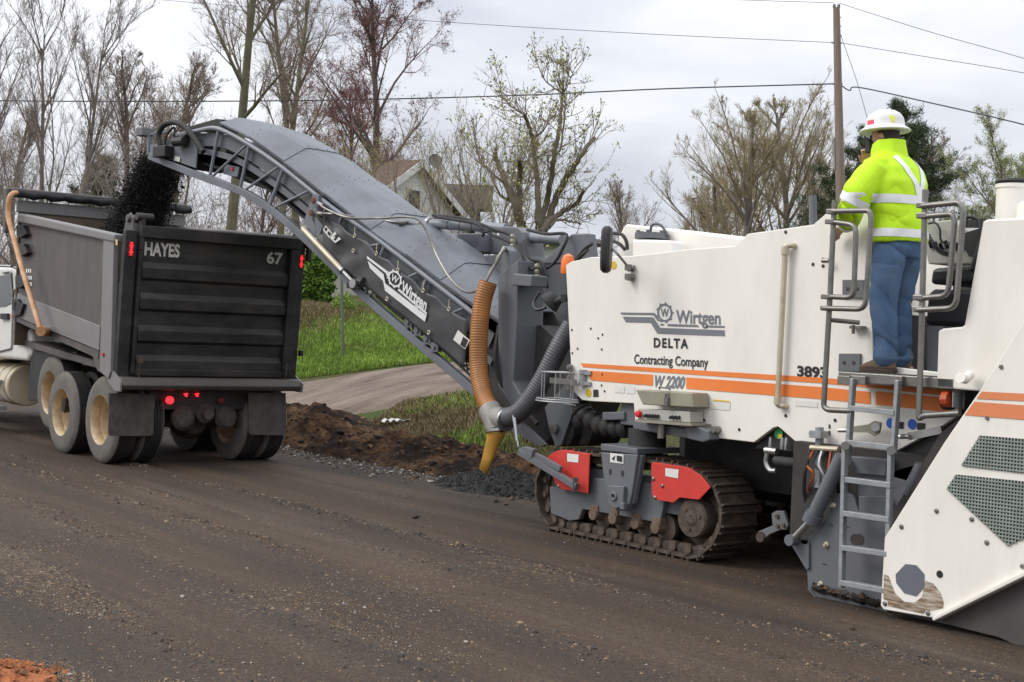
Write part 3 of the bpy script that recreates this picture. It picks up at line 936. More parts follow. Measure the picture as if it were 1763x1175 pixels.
for q in (((1546, 726), (1557, 727), (1556, 739), (1546, 738)), ((1580, 728), (1594, 729), (1593, 741), (1579, 740))):
    flat(sk, SL(q), OUT)
sk.build('label_sticker', M_PRINT_K, panel)
# round green and yellow decal in the notch
nt = MB(); nt.prism(SL([(1300, 772), (1334, 733), (1345, 737), (1390, 780)], YP + .06), EY * .02)
nt.build('notch_plate', M_BLACK, mm)
p = S(1341, 747, YP + .05)
sk = MB(); sk.cyl(p, p + OUT, .04, 20); sk.build('label_sticker', mat('green_sticker', (.03, .3, .09), .5), mm)
sk = MB()
flat(sk, [p + OUT * 1.6, p + OUT * 1.6 + V(.04, 0, -.005), p + OUT * 1.6 + V(.03, 0, -.028), p + OUT * 1.6 + V(.005, 0, -.04)]); sk.build('label_sticker', M_YELLOW, mm)
# tap and pipe fittings in the notch
fx = MB()
for (x, y) in ((1326, 768), (1346, 768), (1353, 769)):
    a = S(x, y + 6, YP - .01); fx.tube([a, a + V(0, 0, .04), a + V(0, 0, .09)], [.014, .016, .010], 8)
a = S(1327, 777, YP - .01); fx.cyl(a + V(-.05, 0, 0), a + V(.05, .01, 0), .028, 12)
fx.tube(smooth_pts([a + V(-.03, 0, -.02), a + V(-.04, 0, -.09), a + V(0, 0, -.14), a + V(.06, 0, -.14)], 4), .02, 10)
fx.build('pipe_fitting', M_STEEL, mm, smooth=True)
fx = MB(); a = S(1335, 793, YP); fx.tube([a, a + V(.1, 0, -.005), a + V(.2, .05, -.01)], [.035, .04, .045], 12); fx.build('hose_end', M_RUBBER, mm, smooth=True)

# sight pipe with elbow ends
pp = MB()
a, b_ = S(1352, 432, YP - .05), S(1339, 690, YP - .05)
pp.tube([a, a.lerp(b_, .5), b_], .021, 12)
for q, s_ in ((a, 1), (b_, -1)):
    pp.cyl(q + V(0, 0, -.03), q + V(0, 0, .03), .03, 12)
    pp.tube(round_path([q, q + V(0, 0, .035 * s_), q + V(.045, .02, .04 * s_), q + V(.05, .09, .04 * s_)], .02), .02, 10)
pp.build('sight_pipe', M_BRASSROD, mm, smooth=True)

# mirror and its arm
mi = MB()
mc = S(1043, 430, 7.45)
R1 = (RT * .25 + FW * .97).normalized()      # the mirror is seen nearly edge-on
vs, fs = [], []
for t, k in ((0, 0.7), (.02, 1), (.05, 1), (.07, .75)):
    for j in range(24):
        a = 2 * math.pi * j / 24
        ex = abs(math.cos(a)) ** .6 * math.copysign(1, math.cos(a)); ez = abs(math.sin(a)) ** .75 * math.copysign(1, math.sin(a))
        side = RT.cross(V(0, 0, 1)) if False else V(-FW.y, FW.x, 0).normalized()
        vs.append(mc + R1 * (ex * .085 * k) + V(0, 0, 1) * (ez * .19 * (k ** .3)) + R1.cross(V(0, 0, 1)) * (t - .03) * 1.1)
for i in range(3):
    for j in range(24):
        j2 = (j + 1) % 24
        fs.append((i * 24 + j, i * 24 + j2, (i + 1) * 24 + j2, (i + 1) * 24 + j))
fs.append(tuple(range(23, -1, -1))); fs.append(tuple(72 + j for j in range(24)))
mi.add(vs, fs)
mirror = mi.build('mirror', M_BLACK, mm, smooth=True)
ma = MB()
e0, e1 = S(1083, 462, YP - .04), S(1083, 478, YP - .04)
ma.tube(round_path([mc + V(.03, .05, 0), S(1062, 436, 7.7), S(1080, 458, YP - .06), e0], .05), .011, 8)
for q in (e0, e1):
    ma.cyl(q + V(-.02, 0, 0), q + V(.03, .03, 0), .028, 10); ma.cyl(q + V(0, -.01, -.02), q + V(0, -.01, .03), .03, 10)
ma.build('mirror_arm', M_RAIL, mirror, smooth=True)
# beacon light and work lamp at the front of the panel
be = MB(); q = S(977, 472, 8.0); be.lathe(q, V(0, 0, 1), [(0, .06), (.04, .065), (.12, .06), (.16, .045), (.18, .01)], 20)
be.build('beacon_lamp', mat('amber_lens', (.85, .19, .03), .25, var=.05), mm, smooth=True)
wl_ = MB(); q = S(948, 521, 7.95)
wl_.lathe(q, (V(-.55, -.45, -.7)).normalized(), [(-.09, .03), (-.07, .07), (0, .095), (.02, .1), (.03, .085)], 18)
lamp = wl_.build('work_lamp', M_RUBBER, mm, smooth=True)
wl_ = MB(); wl_.cyl(q + V(.05, 0, .0), S(978, 512, 7.93), .03, 10); wl_.cyl(S(972, 508, 7.9), S(972, 520, 7.9), .035, 10); wl_.tube(smooth_pts([q + V(-.1, -.05, .09), q + V(-.14, -.08, .0), q + V(-.08, -.1, -.07), q + V(.02, -.07, -.05)], 5), .014, 8)
wl_.build('lamp_bracket', M_BLACK, lamp, smooth=True)

# hinge, latch box and control box
hn = MB()
a, b_ = S(1004, 638, YP - .02), S(1003, 664, YP - .02)
hn.cyl(a, b_, .03, 12); hn.cyl(a + V(0, 0, .005), a + V(0, 0, -.03), .038, 12); hn.cyl(b_ + V(0, 0, -.005), b_ + V(0, 0, .03), .038, 12)
hn.bar(a + V(.02, .0, -.02), a + V(.09, .02, -.02), .04, .03); hn.bar(b_ + V(.02, .0, .02), b_ + V(.09, .02, .02), .04, .03)
hn.build('hinge', M_GALV, mm, smooth=True)
kb = MB(); Yk = YP - .19
kb.prism(SL([(1094, 671), (1192, 677), (1194, 702), (1106, 697)], Yk), EY * .18)
kbox = kb.build('control_box', M_KHAKI, mm, bevel=.008)
kb = MB(); kb.prism(SL([(1098, 704), (1188, 709), (1188, 728), (1098, 722)], Yk + .03), EY * .15)
kpan = kb.build('switch_panel', mat('switch_face', (.42, .42, .38), .45, var=.08), kbox, bevel=.004)
kb = MB(); kb.prism(SL([(1096, 722), (1190, 729), (1190, 734), (1096, 727)], Yk + .01), EY * .17); kb.build('box_rim', M_KHAKI, kbox)
kb = MB()
for x in (1114, 1119, 1124, 1129, 1134, 1158, 1164, 1170):
    q = S(x, 715 + (x - 1114) * .06, Yk + .03); kb.cyl(q, q + V(0, -.03, -.01), .013, 8)
kb.build('switch', M_BLACK, kbox)
kb = MB(); q = S(1102, 713, Yk + .03); kb.lathe(q, V(0, -1, 0), [(0, .025), (.02, .03), (.035, .026), (.04, .01)], 14); kb.build('stop_button', mat('stop_red', (.7, .03, .04), .35), kbox, smooth=True)
kb = MB(); q = S(1149, 690, Yk - .005); kb.box(q + V(-.02, -.02, -.04), q + V(.02, .02, .02)); kb.tube(smooth_pts([q + V(-.015, -.01, .02), q + V(0, -.01, .06), q + V(.015, -.01, .02)], 5), .006, 6)
q2 = S(1145, 671, Yk); kb.tube(round_path([q2 + V(-.06, 0, 0), q2 + V(-.05, -.02, .014), q2 + V(.05, -.02, .014), q2 + V(.06, 0, 0)], .02), .007, 6)
kb.build('padlock', M_RAIL, kbox)
# slot plate, dark steering link, thick ribbed hose under the panel
ub = MB()
ub.bar(S(1040, 717, 7.95), S(1078, 716, 7.95), .05, .07); ub.box(S(1076, 726, 7.95) - V(.06, 0, .03), S(1094, 695, 7.95) + V(0, .1, 0))
ub.bar(S(1095, 731, 7.85), S(1195, 748, 7.85), .07, .075)
ub.prism(SL([(1178, 735), (1196, 733), (1220, 742), (1221, 758), (1210, 762), (1184, 756)], 7.78), EY * .12)
ub.build('linkage', M_GREY, mm, bevel=.01)
ub = MB(); q = S(1225, 740, YP - .05)
ub.cyl(q + V(-.08, 0, .0), q + V(.06, 0, 0), .018, 10); ub.cyl(q + V(.03, -.03, .0), q + V(.03, .05, 0), .03, 10); ub.cyl(q + V(-.03, 0, -.03), q + V(-.03, 0, .04), .02, 10)
q = S(1139, 742, 7.78); ub.cyl(q + V(0, 0, -.06), q + V(0, 0, .05), .032, 10); ub.cyl(q + V(0, 0, .03), q + V(0, 0, .09), .02, 10)
ub.build('clamp', M_RAIL, mm, smooth=True)
rh = MB()
base = smooth_pts([S(998, 690, 8.02), S(1006, 712, 8.02), S(1030, 730, 8.02), S(1058, 737, 8.03), S(1085, 738, 8.05)], 12)
rr = [.075 + .010 * (1 if (i % 6) < 4 else -1) for i in range(len(base))]
rh.tube(base, rr, 14); rh.build('ribbed_hose', M_RUBBER, mm, smooth=True, angle=60)
ub = MB(); ub.cyl(S(1114, 737, 8.1), S(1114, 780, 8.1), .16, 24); ub.cyl(S(1097, 728, 8.02), S(1097, 762, 8.02), .02, 8)
ub.build('lifting_leg', M_DARK, mm, smooth=True)

# ------------------------------------------------------------------ crawler track
TYN, TYF = 7.89, 8.30                         # outer and inner edge of the shoes
path = [(-9.12, 0), (-8.5, 0), (-7.9, 0), (-7.47, 0.0), (-7.27, .10), (-7.15, .27), (-7.13, .45), (-7.22, .62), (-7.40, .73), (-7.7, .775), (-8.4, .77), (-9.05, .75), (-9.25, .68), (-9.38, .53), (-9.42, .36), (-9.37, .18), (-9.26, .06)]
loop = smooth_pts([V(x, 0, z) for x, z in path], 20, closed=True)
for q in loop: q.z = max(q.z, 0)
cum = [0]
for i in range(len(loop)): cum.append(cum[-1] + (loop[(i + 1) % len(loop)] - loop[i]).length)
TL = cum[-1]; NSH = 32
def along(s_):
    s_ %= TL
    i = int(np.searchsorted(cum, s_, side='right')) - 1
    i = min(max(i, 0), len(loop) - 1)
    a, b_ = loop[i], loop[(i + 1) % len(loop)]
    t = (s_ - cum[i]) / max(cum[i + 1] - cum[i], 1e-9)
    return a.lerp(b_, t), (b_ - a).normalized()
M_CAP = mat('roller_cap_rusty', (.17, .115, .075), .7, var=.3, scale=12, dirt=(.07, .05, .04), damt=.6, dscale=9)
def crawler(dx, dy, full):
    fr = MB()
    o3 = lambda q: [v + V(dx, dy, 0) for v in q]
    # side frame plates
    pts = o3(SL([(946, 838), (1015, 846), (1022, 823), (1136, 834), (1148, 848), (1136, 898), (1126, 899), (1003, 877), (996, 895), (980, 897), (948, 884)], 7.93))
    fr.prism(pts, EY * .05)
    fr.prism([v + EY * .27 for v in pts], EY * .05)
    fr.box((-9.1 + dx, 7.98 + dy, .33), (-7.5 + dx, 8.2 + dy, .6))
    tr = fr.build('crawler_track', M_GREY, mm, bevel=.006)
    sh = MB()                                 # one shoe: plate with two grouser bars, bevelled end
    L = TL / NSH
    base = root_loc(tr)
    W2 = (TYF - TYN) / 2
    sh.box((-L * .455, -W2, -.012), (L * .455, W2, .012))
    for gx in (-.40, .22):
        sh.box((L * gx - .008, -W2 + .004, -.034), (L * gx + .008, W2 - .004, -.011))
    me = bpy.data.meshes.new('track_shoe'); me.from_pydata(sh.v, [], sh.f); me.materials.append(M_TRACK)
    lk = MB()
    for yy in ((-.13, -.085), (.085, .13)):
        pr = [(-L * .5, .014), (L * .42, .014), (L * .5, .05), (L * .36, .085), (-L * .30, .085), (-L * .5, .055)]
        lk.prism([V(x, yy[0], z) for x, z in pr], V(0, yy[1] - yy[0], 0))
    lk.cyl(V(L * .32, -.15, .048), V(L * .32, .15, .048), .03, 10)
    ml = bpy.data.meshes.new('track_link'); ml.from_pydata(lk.v, [], lk.f); ml.materials.append(M_TRACK)
    for k in range(NSH):
        p, t = along(k * TL / NSH)
        ang = math.atan2(t.z, t.x)
        lift = .034
        nrm = V(-t.z, 0, t.x)                 # towards the inside of the loop
        for nm, md, off in (('track_shoe', me, lift), ('track_link', ml, lift)):
            o = bpy.data.objects.new(nm, md); COL.objects.link(o); o.parent = tr
            o.location = V(p.x + dx, (TYN + TYF) / 2 + dy, p.z) + nrm * off - base
            o.rotation_euler = (0, -ang, 0)
    # lower rollers
    for (x, y) in ((1024, 886), (1058, 893), (1096, 901), (1131, 909)):
        ro = MB(); q = S(x, y, 7.93) + V(dx, dy, 0)
        ro.lathe(q + V(.03, .06, -.0), EY, [(0, .06), (.01, .112), (.05, .112), (.06, .08), (.2, .08), (.21, .112), (.25, .112), (.26, .05)], 22)
        o = ro.build('roller', M_TRACK, tr, smooth=True)
        ro = MB(); ro.cyl(q + V(0, -.03, 0), q + V(0, .1, 0), .050, 12, r2=.056); ro.box(q + V(-.048, -.015, 0), q + V(.048, .06, .08)); ro.build('roller_cap', M_CAP, tr, bevel=.006)
    # final drive and idler
    q = S(1190, 893, 7.90) + V(dx, dy, 0)
    dr = MB(); dr.lathe(q, EY, [(0, .0), (0, .145), (.015, .158), (.13, .162), (.14, .2), (.2, .27), (.26, .27), (.27, .1)], 34)
    drum = dr.build('final_drive', M_TRACK, tr, smooth=True)
    dr = MB()
    for k in range(3):
        a = k * 2.094 + .3; dr.cyl(q + V(.09 * math.cos(a), -.008, .09 * math.sin(a)), q + V(.09 * math.cos(a), .01, .09 * math.sin(a)), .018, 8)
    dr.lathe(q, EY, [(-.012, .035), (-.004, .06), (.0, .06)], 20); dr.build('drain_plug', M_TRACK, tr)
    dr = MB(); dr.lathe(V(-9.07 + dx, 7.98 + dy, .385), EY, [(0, .12), (.02, .27), (.06, .29), (.1, .27), (.12, .27), (.18, .29), (.22, .27), (.24, .1)], 30); dr.build('idler_wheel', M_TRACK, tr, smooth=True)
    # red guards
    if full:
        for pts, bolts, sq in (([(936, 795), (947, 783), (960, 776), (968, 775), (1015, 782), (1012, 850), (975, 844), (964, 842), (958, 836), (946, 810)], ((962, 838), (989, 846)), ((977, 781), (997, 783), (996, 797), (977, 795))),
                               ([(1121, 798), (1124, 796), (1176, 804), (1189, 808), (1207, 819), (1222, 838), (1222, 841), (1203, 861), (1170, 857), (1159, 866), (1124, 860), (1122, 850)], ((1125, 825), (1141, 837), (1128, 857)), ((1146, 806), (1169, 809), (1168, 824), (1146, 820)))):
            g = MB(); g.prism(SL(pts, 7.86), EY * .012)
            g.prism([v + V(0, .012, 0) for v in SL(pts[2:5] if pts[0][0] < 1000 else pts[1:4], 7.86)] + [v + V(0, .012, -.01) for v in SL((pts[2:5] if pts[0][0] < 1000 else pts[1:4])[::-1], 7.86)], EY * .12)
            gd = g.build('track_guard', M_RED, tr, bevel=.004)
            gd['label'] = 'red sheet metal guard over the end of the track'
            g = MB(); flat(g, SL(sq, 7.86), OUT); g.build('label_sticker', M_LABEL, tr)
            g = MB()
            for (x, y) in bolts:
                q = S(x, y, 7.86); g.lathe(q, V(0, -1, 0), [(0, .016), (.008, .016), (.012, .008)], 8)
            g.build('bolt', M_RAIL, tr)
    return tr
trk = crawler(0, 0, True)
trk2 = crawler(0, 1.85, False)
crawler(5.2, -.10, False)
# yoke that carries the track
yk = MB()
yk.prism(SL([(1034, 764), (1100, 773), (1137, 768), (1070, 760)], 7.9), EY * .02) if False else None
a = S(1035, 764, 7.82)
yk.prism(SL([(1034, 764), (1097, 773), (1097, 783), (1034, 776)], 7.80), EY * .5)
yk.prism(SL([(1034, 779), (1098, 783), (1094, 806), (1088, 848), (1083, 868), (1077, 880), (1060, 880), (1043, 850), (1037, 806)], 7.80), EY * .06)
yk.prism(SL([(1098, 783), (1106, 784), (1090, 868), (1083, 868), (1088, 848)], 7.83), EY * .05)
yoke = yk.build('track_yoke', M_GREY, mm, bevel=.008)
yk = MB(); yk.prism(SL([(1046, 836), (1074, 838), (1072, 871), (1058, 877), (1046, 868)], 7.765), EY * .033); q = S(1058, 855, 7.77)
yk.lathe(q, V(0, -1, 0), [(0, .04), (.02, .038), (.022, .02), (.005, .018)], 18); yk.box(S(1066, 877, 7.75), S(1080, 866, 7.79)); yk.build('pivot_block', M_GREY, yoke, bevel=.006, smooth=False)
yk = MB()
for (x, y) in ((1051, 812), (1072, 815)):
    flat(yk, SL([(x - 2, y - 4), (x + 2, y - 4), (x + 2, y + 5), (x - 2, y + 5)], 7.80), OUT)
yk.build('slot', M_DARK, yoke)
yk = MB(); flat(yk, SL([(1051, 780), (1074, 783), (1074, 799), (1051, 796)], 7.80), OUT); yk.build('label_sticker', M_LABEL, yoke)
yk = MB(); flat(yk, SL([(1063, 784.5), (1072, 786), (1072, 796), (1063, 794)], 7.80), OUT * 2); flat(yk, SL([(1054, 790), (1061, 784), (1058, 792), (1060, 795)], 7.80), OUT * 2); yk.build('pictogram', M_PRINT_K, yoke)
# square-tube rod in front of the track
rd = MB()
rd.bar(S(895, 778, 7.70), S(994, 838, 7.80), .055, .055); rd.bar(S(912, 778, 7.72), S(966, 808, 7.78), .04, .05)
rd.prism(SL([(893, 772), (901, 769), (918, 774), (914, 790), (893, 785)], 7.69), EY * .06)
rd.box(S(986, 848, 7.76), S(995, 822, 7.82)); rd.build('probe_bar', M_GREY, mm, bevel=.004)
rd = MB(); rd.tube([S(883, 716, 7.9), S(888, 745, 7.8), S(893, 770, 7.72)], .008, 6); rd.tube([S(886, 720, 7.88), S(890, 760, 7.75)], .012, 6); rd.build('chain', M_GALV, mm)

# ------------------------------------------------------------------ drum housing, side plate, cylinder, ladder
dh = MB(); dh.box((-6.4, 7.80, .35), (-3.0, 10.05, 1.05)); dh.cyl(V(-5.3, 7.8, .5), V(-5.3, 10.0, .5), .48, 28); dh.build('drum_housing', M_DARK, mm)  # housing coloured dark to stand in for the shadow beneath the machine
pl = MB()
c8 = lambda pts, Y: SL(pts, Y, 4.052, 1340, 840)
pl.prism(c8([(205, 690), (200, 570), (205, 350), (240, 320), (350, 200), (372, 80), (392, 50), (430, 36), (480, 36), (515, 55), (535, 90), (560, 165), (560, 60), (760, 60), (760, 905), (720, 902), (290, 797)], 7.68), EY * .03)
plate = pl.build('side_plate', M_GREY, mm, bevel=.004)
pl = MB(); pl.prism(c8([(207, 697), (290, 795), (720, 898), (720, 906), (286, 804), (203, 702)], 7.655), EY * .03); pl.build('skid_edge', M_STEEL, plate)
pl = MB(); pl.prism(c8([(88, 392), (64, 372), (105, 320), (120, 340), (122, 365), (160, 395), (190, 398), (212, 380), (212, 560), (195, 572)], 7.66), EY * .02); pl.build('wing_bracket', M_GREY, plate)
pl = MB()
for (x, y) in ((388, 125), (338, 398), (300, 672)):
    q = c8([(x, y)], 7.68)[0]; pl.lathe(q, V(0, -1, 0), [(0, .022), (.01, .022), (.02, .012), (.03, .011)], 8)
pl.build('bolt', M_BRASSROD, plate)
pl = MB()
flat(pl, c8([(505, 345), (520, 325), (575, 322), (598, 345), (598, 380), (580, 398), (525, 396), (505, 375)], 7.68), OUT)
for (x, y) in ((375, 262), (325, 535), (485, 272)):
    flat(pl, c8([(x - 14, y - 8), (x + 14, y), (x + 14, y + 5), (x - 14, y + 2)], 7.68), OUT)
pl.build('slot', M_DARK, plate)
pl = MB(); pl.prism(SL([(1462, 786), (1526, 792), (1524, 820), (1472, 815)], 7.70), EY * .2); pl.prism(SL([(1477, 812), (1523, 818), (1566, 830), (1560, 900), (1477, 890)], 7.74), EY * .03)
pl.build('upper_plate', M_GREY, plate, bevel=.004)
# packed soil along the skid
rng_s = np.random.default_rng(8)
P = [tuple(c8([(x, 715 + (x - 330) * .25 + rng_s.normal() * 9)], 7.665)[0]) for x in rng_s.uniform(235, 700, 420)]
o = stones('packed_soil', [(p[0] - mm.location.x, p[1] - mm.location.y, p[2]) for p in P], rng_s.gamma(2, .006, 420) + .006, None, rng_s, mats=[M_CLOD[0], M_CLOD[1], M_ST[3]]); o.parent = mm; o['kind'] = 'stuff'
cy = MB(); a, b_, c_ = S(1450, 786, 7.62), S(1399, 893, 7.62), S(1364, 930, 7.62)
cy.tube([a, b_], .052, 16); cy.tube([b_.lerp(a, .08), b_ - (a - b_).normalized() * .03], .066, 16)
cyl_ = cy.build('lift_cylinder', M_GREY, mm, smooth=True)
cy = MB(); cy.tube([b_, c_], .024, 12); cy.build('piston_rod', M_STEEL, cyl_, smooth=True)
cy = MB(); cy.cyl(c_ + V(0, -.04, 0), c_ + V(0, .05, 0), .04, 14); cy.build('rod_eye', M_GREY, cyl_, smooth=True)
# vertical post, sensor and its cables beside the ladder
vp = MB(); vp.tube([S(1411, 736, 7.82), S(1411, 772, 7.82), S(1409, 840, 7.8)], .03, 12); vp.bar(S(1400, 748, 7.79), S(1420, 749, 7.79), .09, .05); vp.cyl(S(1397, 747, 7.79), S(1392, 746, 7.79), .025, 10, r2=.003)
vp.build('sensor_post', M_GALV, mm, smooth=True)
vp = MB(); vp.cyl(S(1396, 771, 7.76), S(1444, 774, 7.76), .02, 10)
vp.build('sensor_head', M_BRASSROD, mm)
rc = random.Random(3)
for k in range(7):
    x0, x1 = 1396 + k * 7, 1390 + k * 8 + rc.uniform(-8, 8)
    cb = MB(); cb.tube(smooth_pts([S(x0, 772, 7.77), S(x0 - 8 + rc.uniform(-6, 6), 800, 7.72), S(x1 + rc.uniform(-10, 14), 825 + rc.uniform(-14, 10), 7.73), S(x1, 850 + rc.uniform(-10, 20), 7.8), S(1400 + k * 6, 890, 7.85)], 6), .008 if k % 3 else .014, 6)
    cb.build('cable', [M_RUBBER, mat('orange_cable', (.5, .1, .03), .5), M_RUBBER, M_GALV][k % 4], mm, smooth=True)
br = MB(); br.prism(SL([(1303, 925), (1306, 915), (1330, 905), (1328, 885), (1335, 880), (1349, 880), (1357, 905), (1353, 913), (1345, 912), (1325, 920), (1312, 932)], 7.95), EY * .03); br.build('hitch_bracket', M_GREY, mm, bevel=.004)
br = MB()
for (x, y) in ((1339, 889), (1350, 905), (1340, 906)): br.cyl(S(x, y, 7.95), S(x, y, 7.95) + V(0, -.015, 0), .016, 8)
br.cyl(S(1308, 925, 7.93), S(1308, 925, 7.93) + V(0, .08, 0), .04, 10); br.build('bolt', M_TRACK, mm)

YL = 7.56
ld = MB()
for (a, b_) in (((1469, 652), (1459, 800)), ((1547, 655), (1538, 782))):
    ld.bar(S(*a, YL), S(*b_, YL), .045, .03, up=V(1, 0, 0))
for (a, b_) in (((1455, 770), (1449, 1012)), ((1534, 780), (1527, 1040))):
    ld.bar(S(*a, YL - .0325), S(*b_, YL - .0325), .045, .03, up=V(1, 0, 0))
ladder = ld.build('ladder', M_GALV, mm, bevel=.004)
for (y0, y1) in ((703, 711), (762, 771), (826, 836), (884, 895), (943, 954), (1003, 1017)):
    t = (y0 - 650) / 360
    xl, xr = 1468 - 19 * t - (0 if y0 < 770 else 0), 1546 - 19 * t
    rg = MB(); yl = YL if y0 < 770 else YL - .0325
    rg.bar(S(xl, y0, yl), S(xr, y1, yl), .06, .036); rg.build('rung', M_GALV, ladder, bevel=.003)
lb = MB(); lb.cyl(S(1455, 768, YL - .06), S(1455, 768, YL + .03), .03, 10); lb.cyl(S(1534, 776, YL - .06), S(1534, 776, YL + .03), .03, 10); lb.build('pivot_bolt', M_RAIL, ladder)
# struts behind the ladder
sb = MB(); sb.prism(SL([(1450, 737), (1495, 731), (1505, 725), (1516, 728), (1513, 746), (1504, 751), (1494, 745), (1450, 745)], 7.80), EY * .02)
sb.build('stay_bracket', M_KHAKI, mm); sb = MB(); sb.cyl(S(1444, 741, 7.79), S(1462, 741, 7.79), .016, 8); sb.cyl(S(1507, 736, 7.76), S(1507, 736, 7.82), .03, 10)
sb.cyl(S(1548, 752, 7.62), S(1565, 752, 7.62), .016, 8); sb.bar(S(1565, 752, 7.66), S(1622, 740, 7.7), .03, .05); sb.build('stay_rod', M_STEEL, mm, smooth=True)
# platform with grating bars
zt = S(1440, 640, 7.58).z
x0p, x1p = S(1440, 645, 7.58).x, S(1640, 660, 7.58).x
pf = MB(); pf.box((x0p, 7.60, zt - .07), (x1p, 7.66, zt)); pf.box((x0p, 8.50, zt - .07), (x1p, 8.56, zt)); pf.box((x0p, 7.66, zt - .07), (x0p + .05, 8.5, zt)); pf.box((x1p - .05, 7.66, zt - .07), (x1p, 8.5, zt)); pf.box((x0p + .05, 7.66, zt - .075), (x1p - .05, 8.5, zt - .03))
plat = pf.build('platform', M_RAIL, mm, bevel=.006)
k = 0; x = x0p + .07
gm = MB(); gm.box((-.006, 7.66, -.025), (.006, 8.5, .004)); gme = bpy.data.meshes.new('grating_bar'); gme.from_pydata(gm.v, [], gm.f); gme.materials.append(M_RAIL)
while x < x1p - .06:
    o = bpy.data.objects.new('grating_bar', gme); COL.objects.link(o); o.parent = plat; o.location = V(x, 0, zt) - root_loc(plat); x += .04
pf = MB()
for (xx, w) in ((1455, .05), (1480, .06), (1545, .05)):
    q = S(xx, 650, 7.59); pf.box(q + V(-w, -.02, -.05), q + V(w, .01, .01))
pf.build('hinge', M_RAIL, plat, bevel=.004)
# hand rails
def rail(post, outer, inner, clamps, lab):
    r = MB(); r.tube(round_path([S(*p, 7.55) for p in post], .07, 6), .0195, 12)
    ro = r.build('hand_rail', M_RAIL, mm, smooth=True); ro['label'] = lab
    for q, rad in ((outer, .07), (inner, .06)):
        t = MB(); t.tube(round_path([S(*p, 7.53 if q is outer else 7.535) for p in q], rad, 6), .0185, 12); t.build('rail_loop', M_RAIL, ro, smooth=True)
    for (x, y) in clamps:
        t = MB(); c = S(x, y, 7.55); t.box(c + V(-.03, -.035, -.018), c + V(.045, .03, .018)); t.build('clamp', M_RAIL, ro, bevel=.006)
rail([(1437, 345), (1436, 366), (1428, 530), (1418, 700), (1425, 706), (1466, 708)], [(1434, 364), (1497, 363), (1500, 375), (1490, 533), (1418, 531)], [(1432, 382), (1474, 388), (1470, 513), (1418, 511)], ((1433, 365), (1431, 382), (1424, 511), (1423, 531)), 'grey tube hand rail at the left of the platform')
rail([(1593, 327), (1588, 520), (1582, 722), (1590, 716), (1652, 712)], [(1588, 355), (1652, 349), (1659, 362), (1646, 531), (1580, 534)], [(1588, 373), (1640, 369), (1644, 382), (1632, 510), (1580, 514)], ((1589, 354), (1589, 372), (1583, 513), (1583, 533)), 'grey tube hand rail at the right of the platform')
ra = MB(); ra.tube([S(1428, 551, 7.6), S(1480, 556, 7.7)], .017, 10); ra.box(S(1462, 566, 7.83), S(1492, 562, 7.88)); ra.cyl(S(1469, 560, 7.78), S(1469, 575, 7.78), .012, 8); ra.cyl(S(1416, 449, YP - .05), S(1428, 449, YP - .05), .018, 8); ra.build('rail_stay', M_RAIL, mm, smooth=True)
# bolted grey mounting plates on the panel
for q in (((1450, 482), (1487, 482), (1487, 514), (1450, 513)), ((1444, 609), (1481, 609), (1480, 640), (1443, 640))):
    m1 = MB(); m1.prism(SL(q, YP - .02), EY * .018); po = m1.build('mounting_plate', M_GREY, mm, bevel=.003)
    m1 = MB()
    for dx_ in (.28, .72):
        c = (Vector(SL([q[0]], YP - .02)[0]).lerp(SL([q[1]], YP - .02)[0], dx_)) + V(0, 0, -.065); m1.cyl(c, c + V(0, -.003, 0), .014, 12)
    m1.build('bolt_hole', M_DARK, po)

# ------------------------------------------------------------------ operator stand: inner walls, console, seat
ow = MB()
ow.prism(SL([(1503, 640), (1503, 540), (1512, 540), (1512, 640)], 8.1), EY * .05); ow.prism(SL([(1596, 640), (1596, 562), (1616, 562), (1616, 640)], 8.2), EY * .05)
ow.build('inner_wall', M_LGREY, mm)
zf = zt - .01
ow = MB(); ow.box((-6.1, 8.57, 1.3), (-3.0, 10.1, zf)); ow.box((-6.2, 9.4, zf), (-5.9, 10.1, zf + .75)); ow.build('operator_floor', M_DARK, mm)
cs = MB(); cs.prism(SL([(1598, 455), (1592, 425), (1600, 383), (1640, 378), (1690, 420), (1700, 455)], 8.75), EY * .5)
cons = cs.build('console', mat('console_face', (.36, .35, .32), .5, var=.1), mm, bevel=.01)
cs = MB()
for k in range(9):
    q = S(1604 + k * 9, 427 + (k % 3) * 2, 8.74); cs.cyl(q, q + V(0, -.03, .05), .014, 8)
cs.prism(SL([(1650, 405), (1690, 392), (1700, 440), (1668, 442)], 8.7), EY * .06)
cs.prism(SL([(1658, 392), (1692, 392), (1692, 376), (1658, 380)], 8.72), EY * .05)
cs.build('switch', M_BLACK, cons)
cs = MB(); cl = [S(1596, 386, 8.7), S(1610, 384, 8.68), S(1618, 395, 8.68), S(1620, 414, 8.7), S(1632, 422, 8.72)]; cs.tube(smooth_pts(cl, 8), .008, 8)
coil = []
a, b_ = S(1594, 396, 8.66), S(1634, 438, 8.66)
for i in range(120):
    t = i / 119; ang = t * 30 * math.pi
    coil.append(a.lerp(b_, t) + V(.012 * math.cos(ang), 0, .016 * math.sin(ang) - .05 * math.sin(math.pi * t)))
cs.tube(coil, .005, 5); cs.build('coiled_cord', M_RUBBER, cons, smooth=True)
se = MB()
se.prism(SL([(1592, 560), (1596, 505), (1606, 498), (1680, 500), (1690, 510), (1684, 562)], 8.35), EY * .5)
se.prism(SL([(1600, 490), (1604, 462), (1690, 455), (1694, 486)], 8.4), EY * .5)
seat = se.build('operator_seat', mat('seat_vinyl', (.024, .023, .023), .45, var=.25, scale=6), mm, bevel=.03)
se = MB(); se.prism(SL([(1664, 470), (1690, 395), (1700, 398), (1690, 480)], 8.4), EY * .4); se.build('seat_back', mat('seat_vinyl', (.024, .023, .023)), seat, bevel=.02)
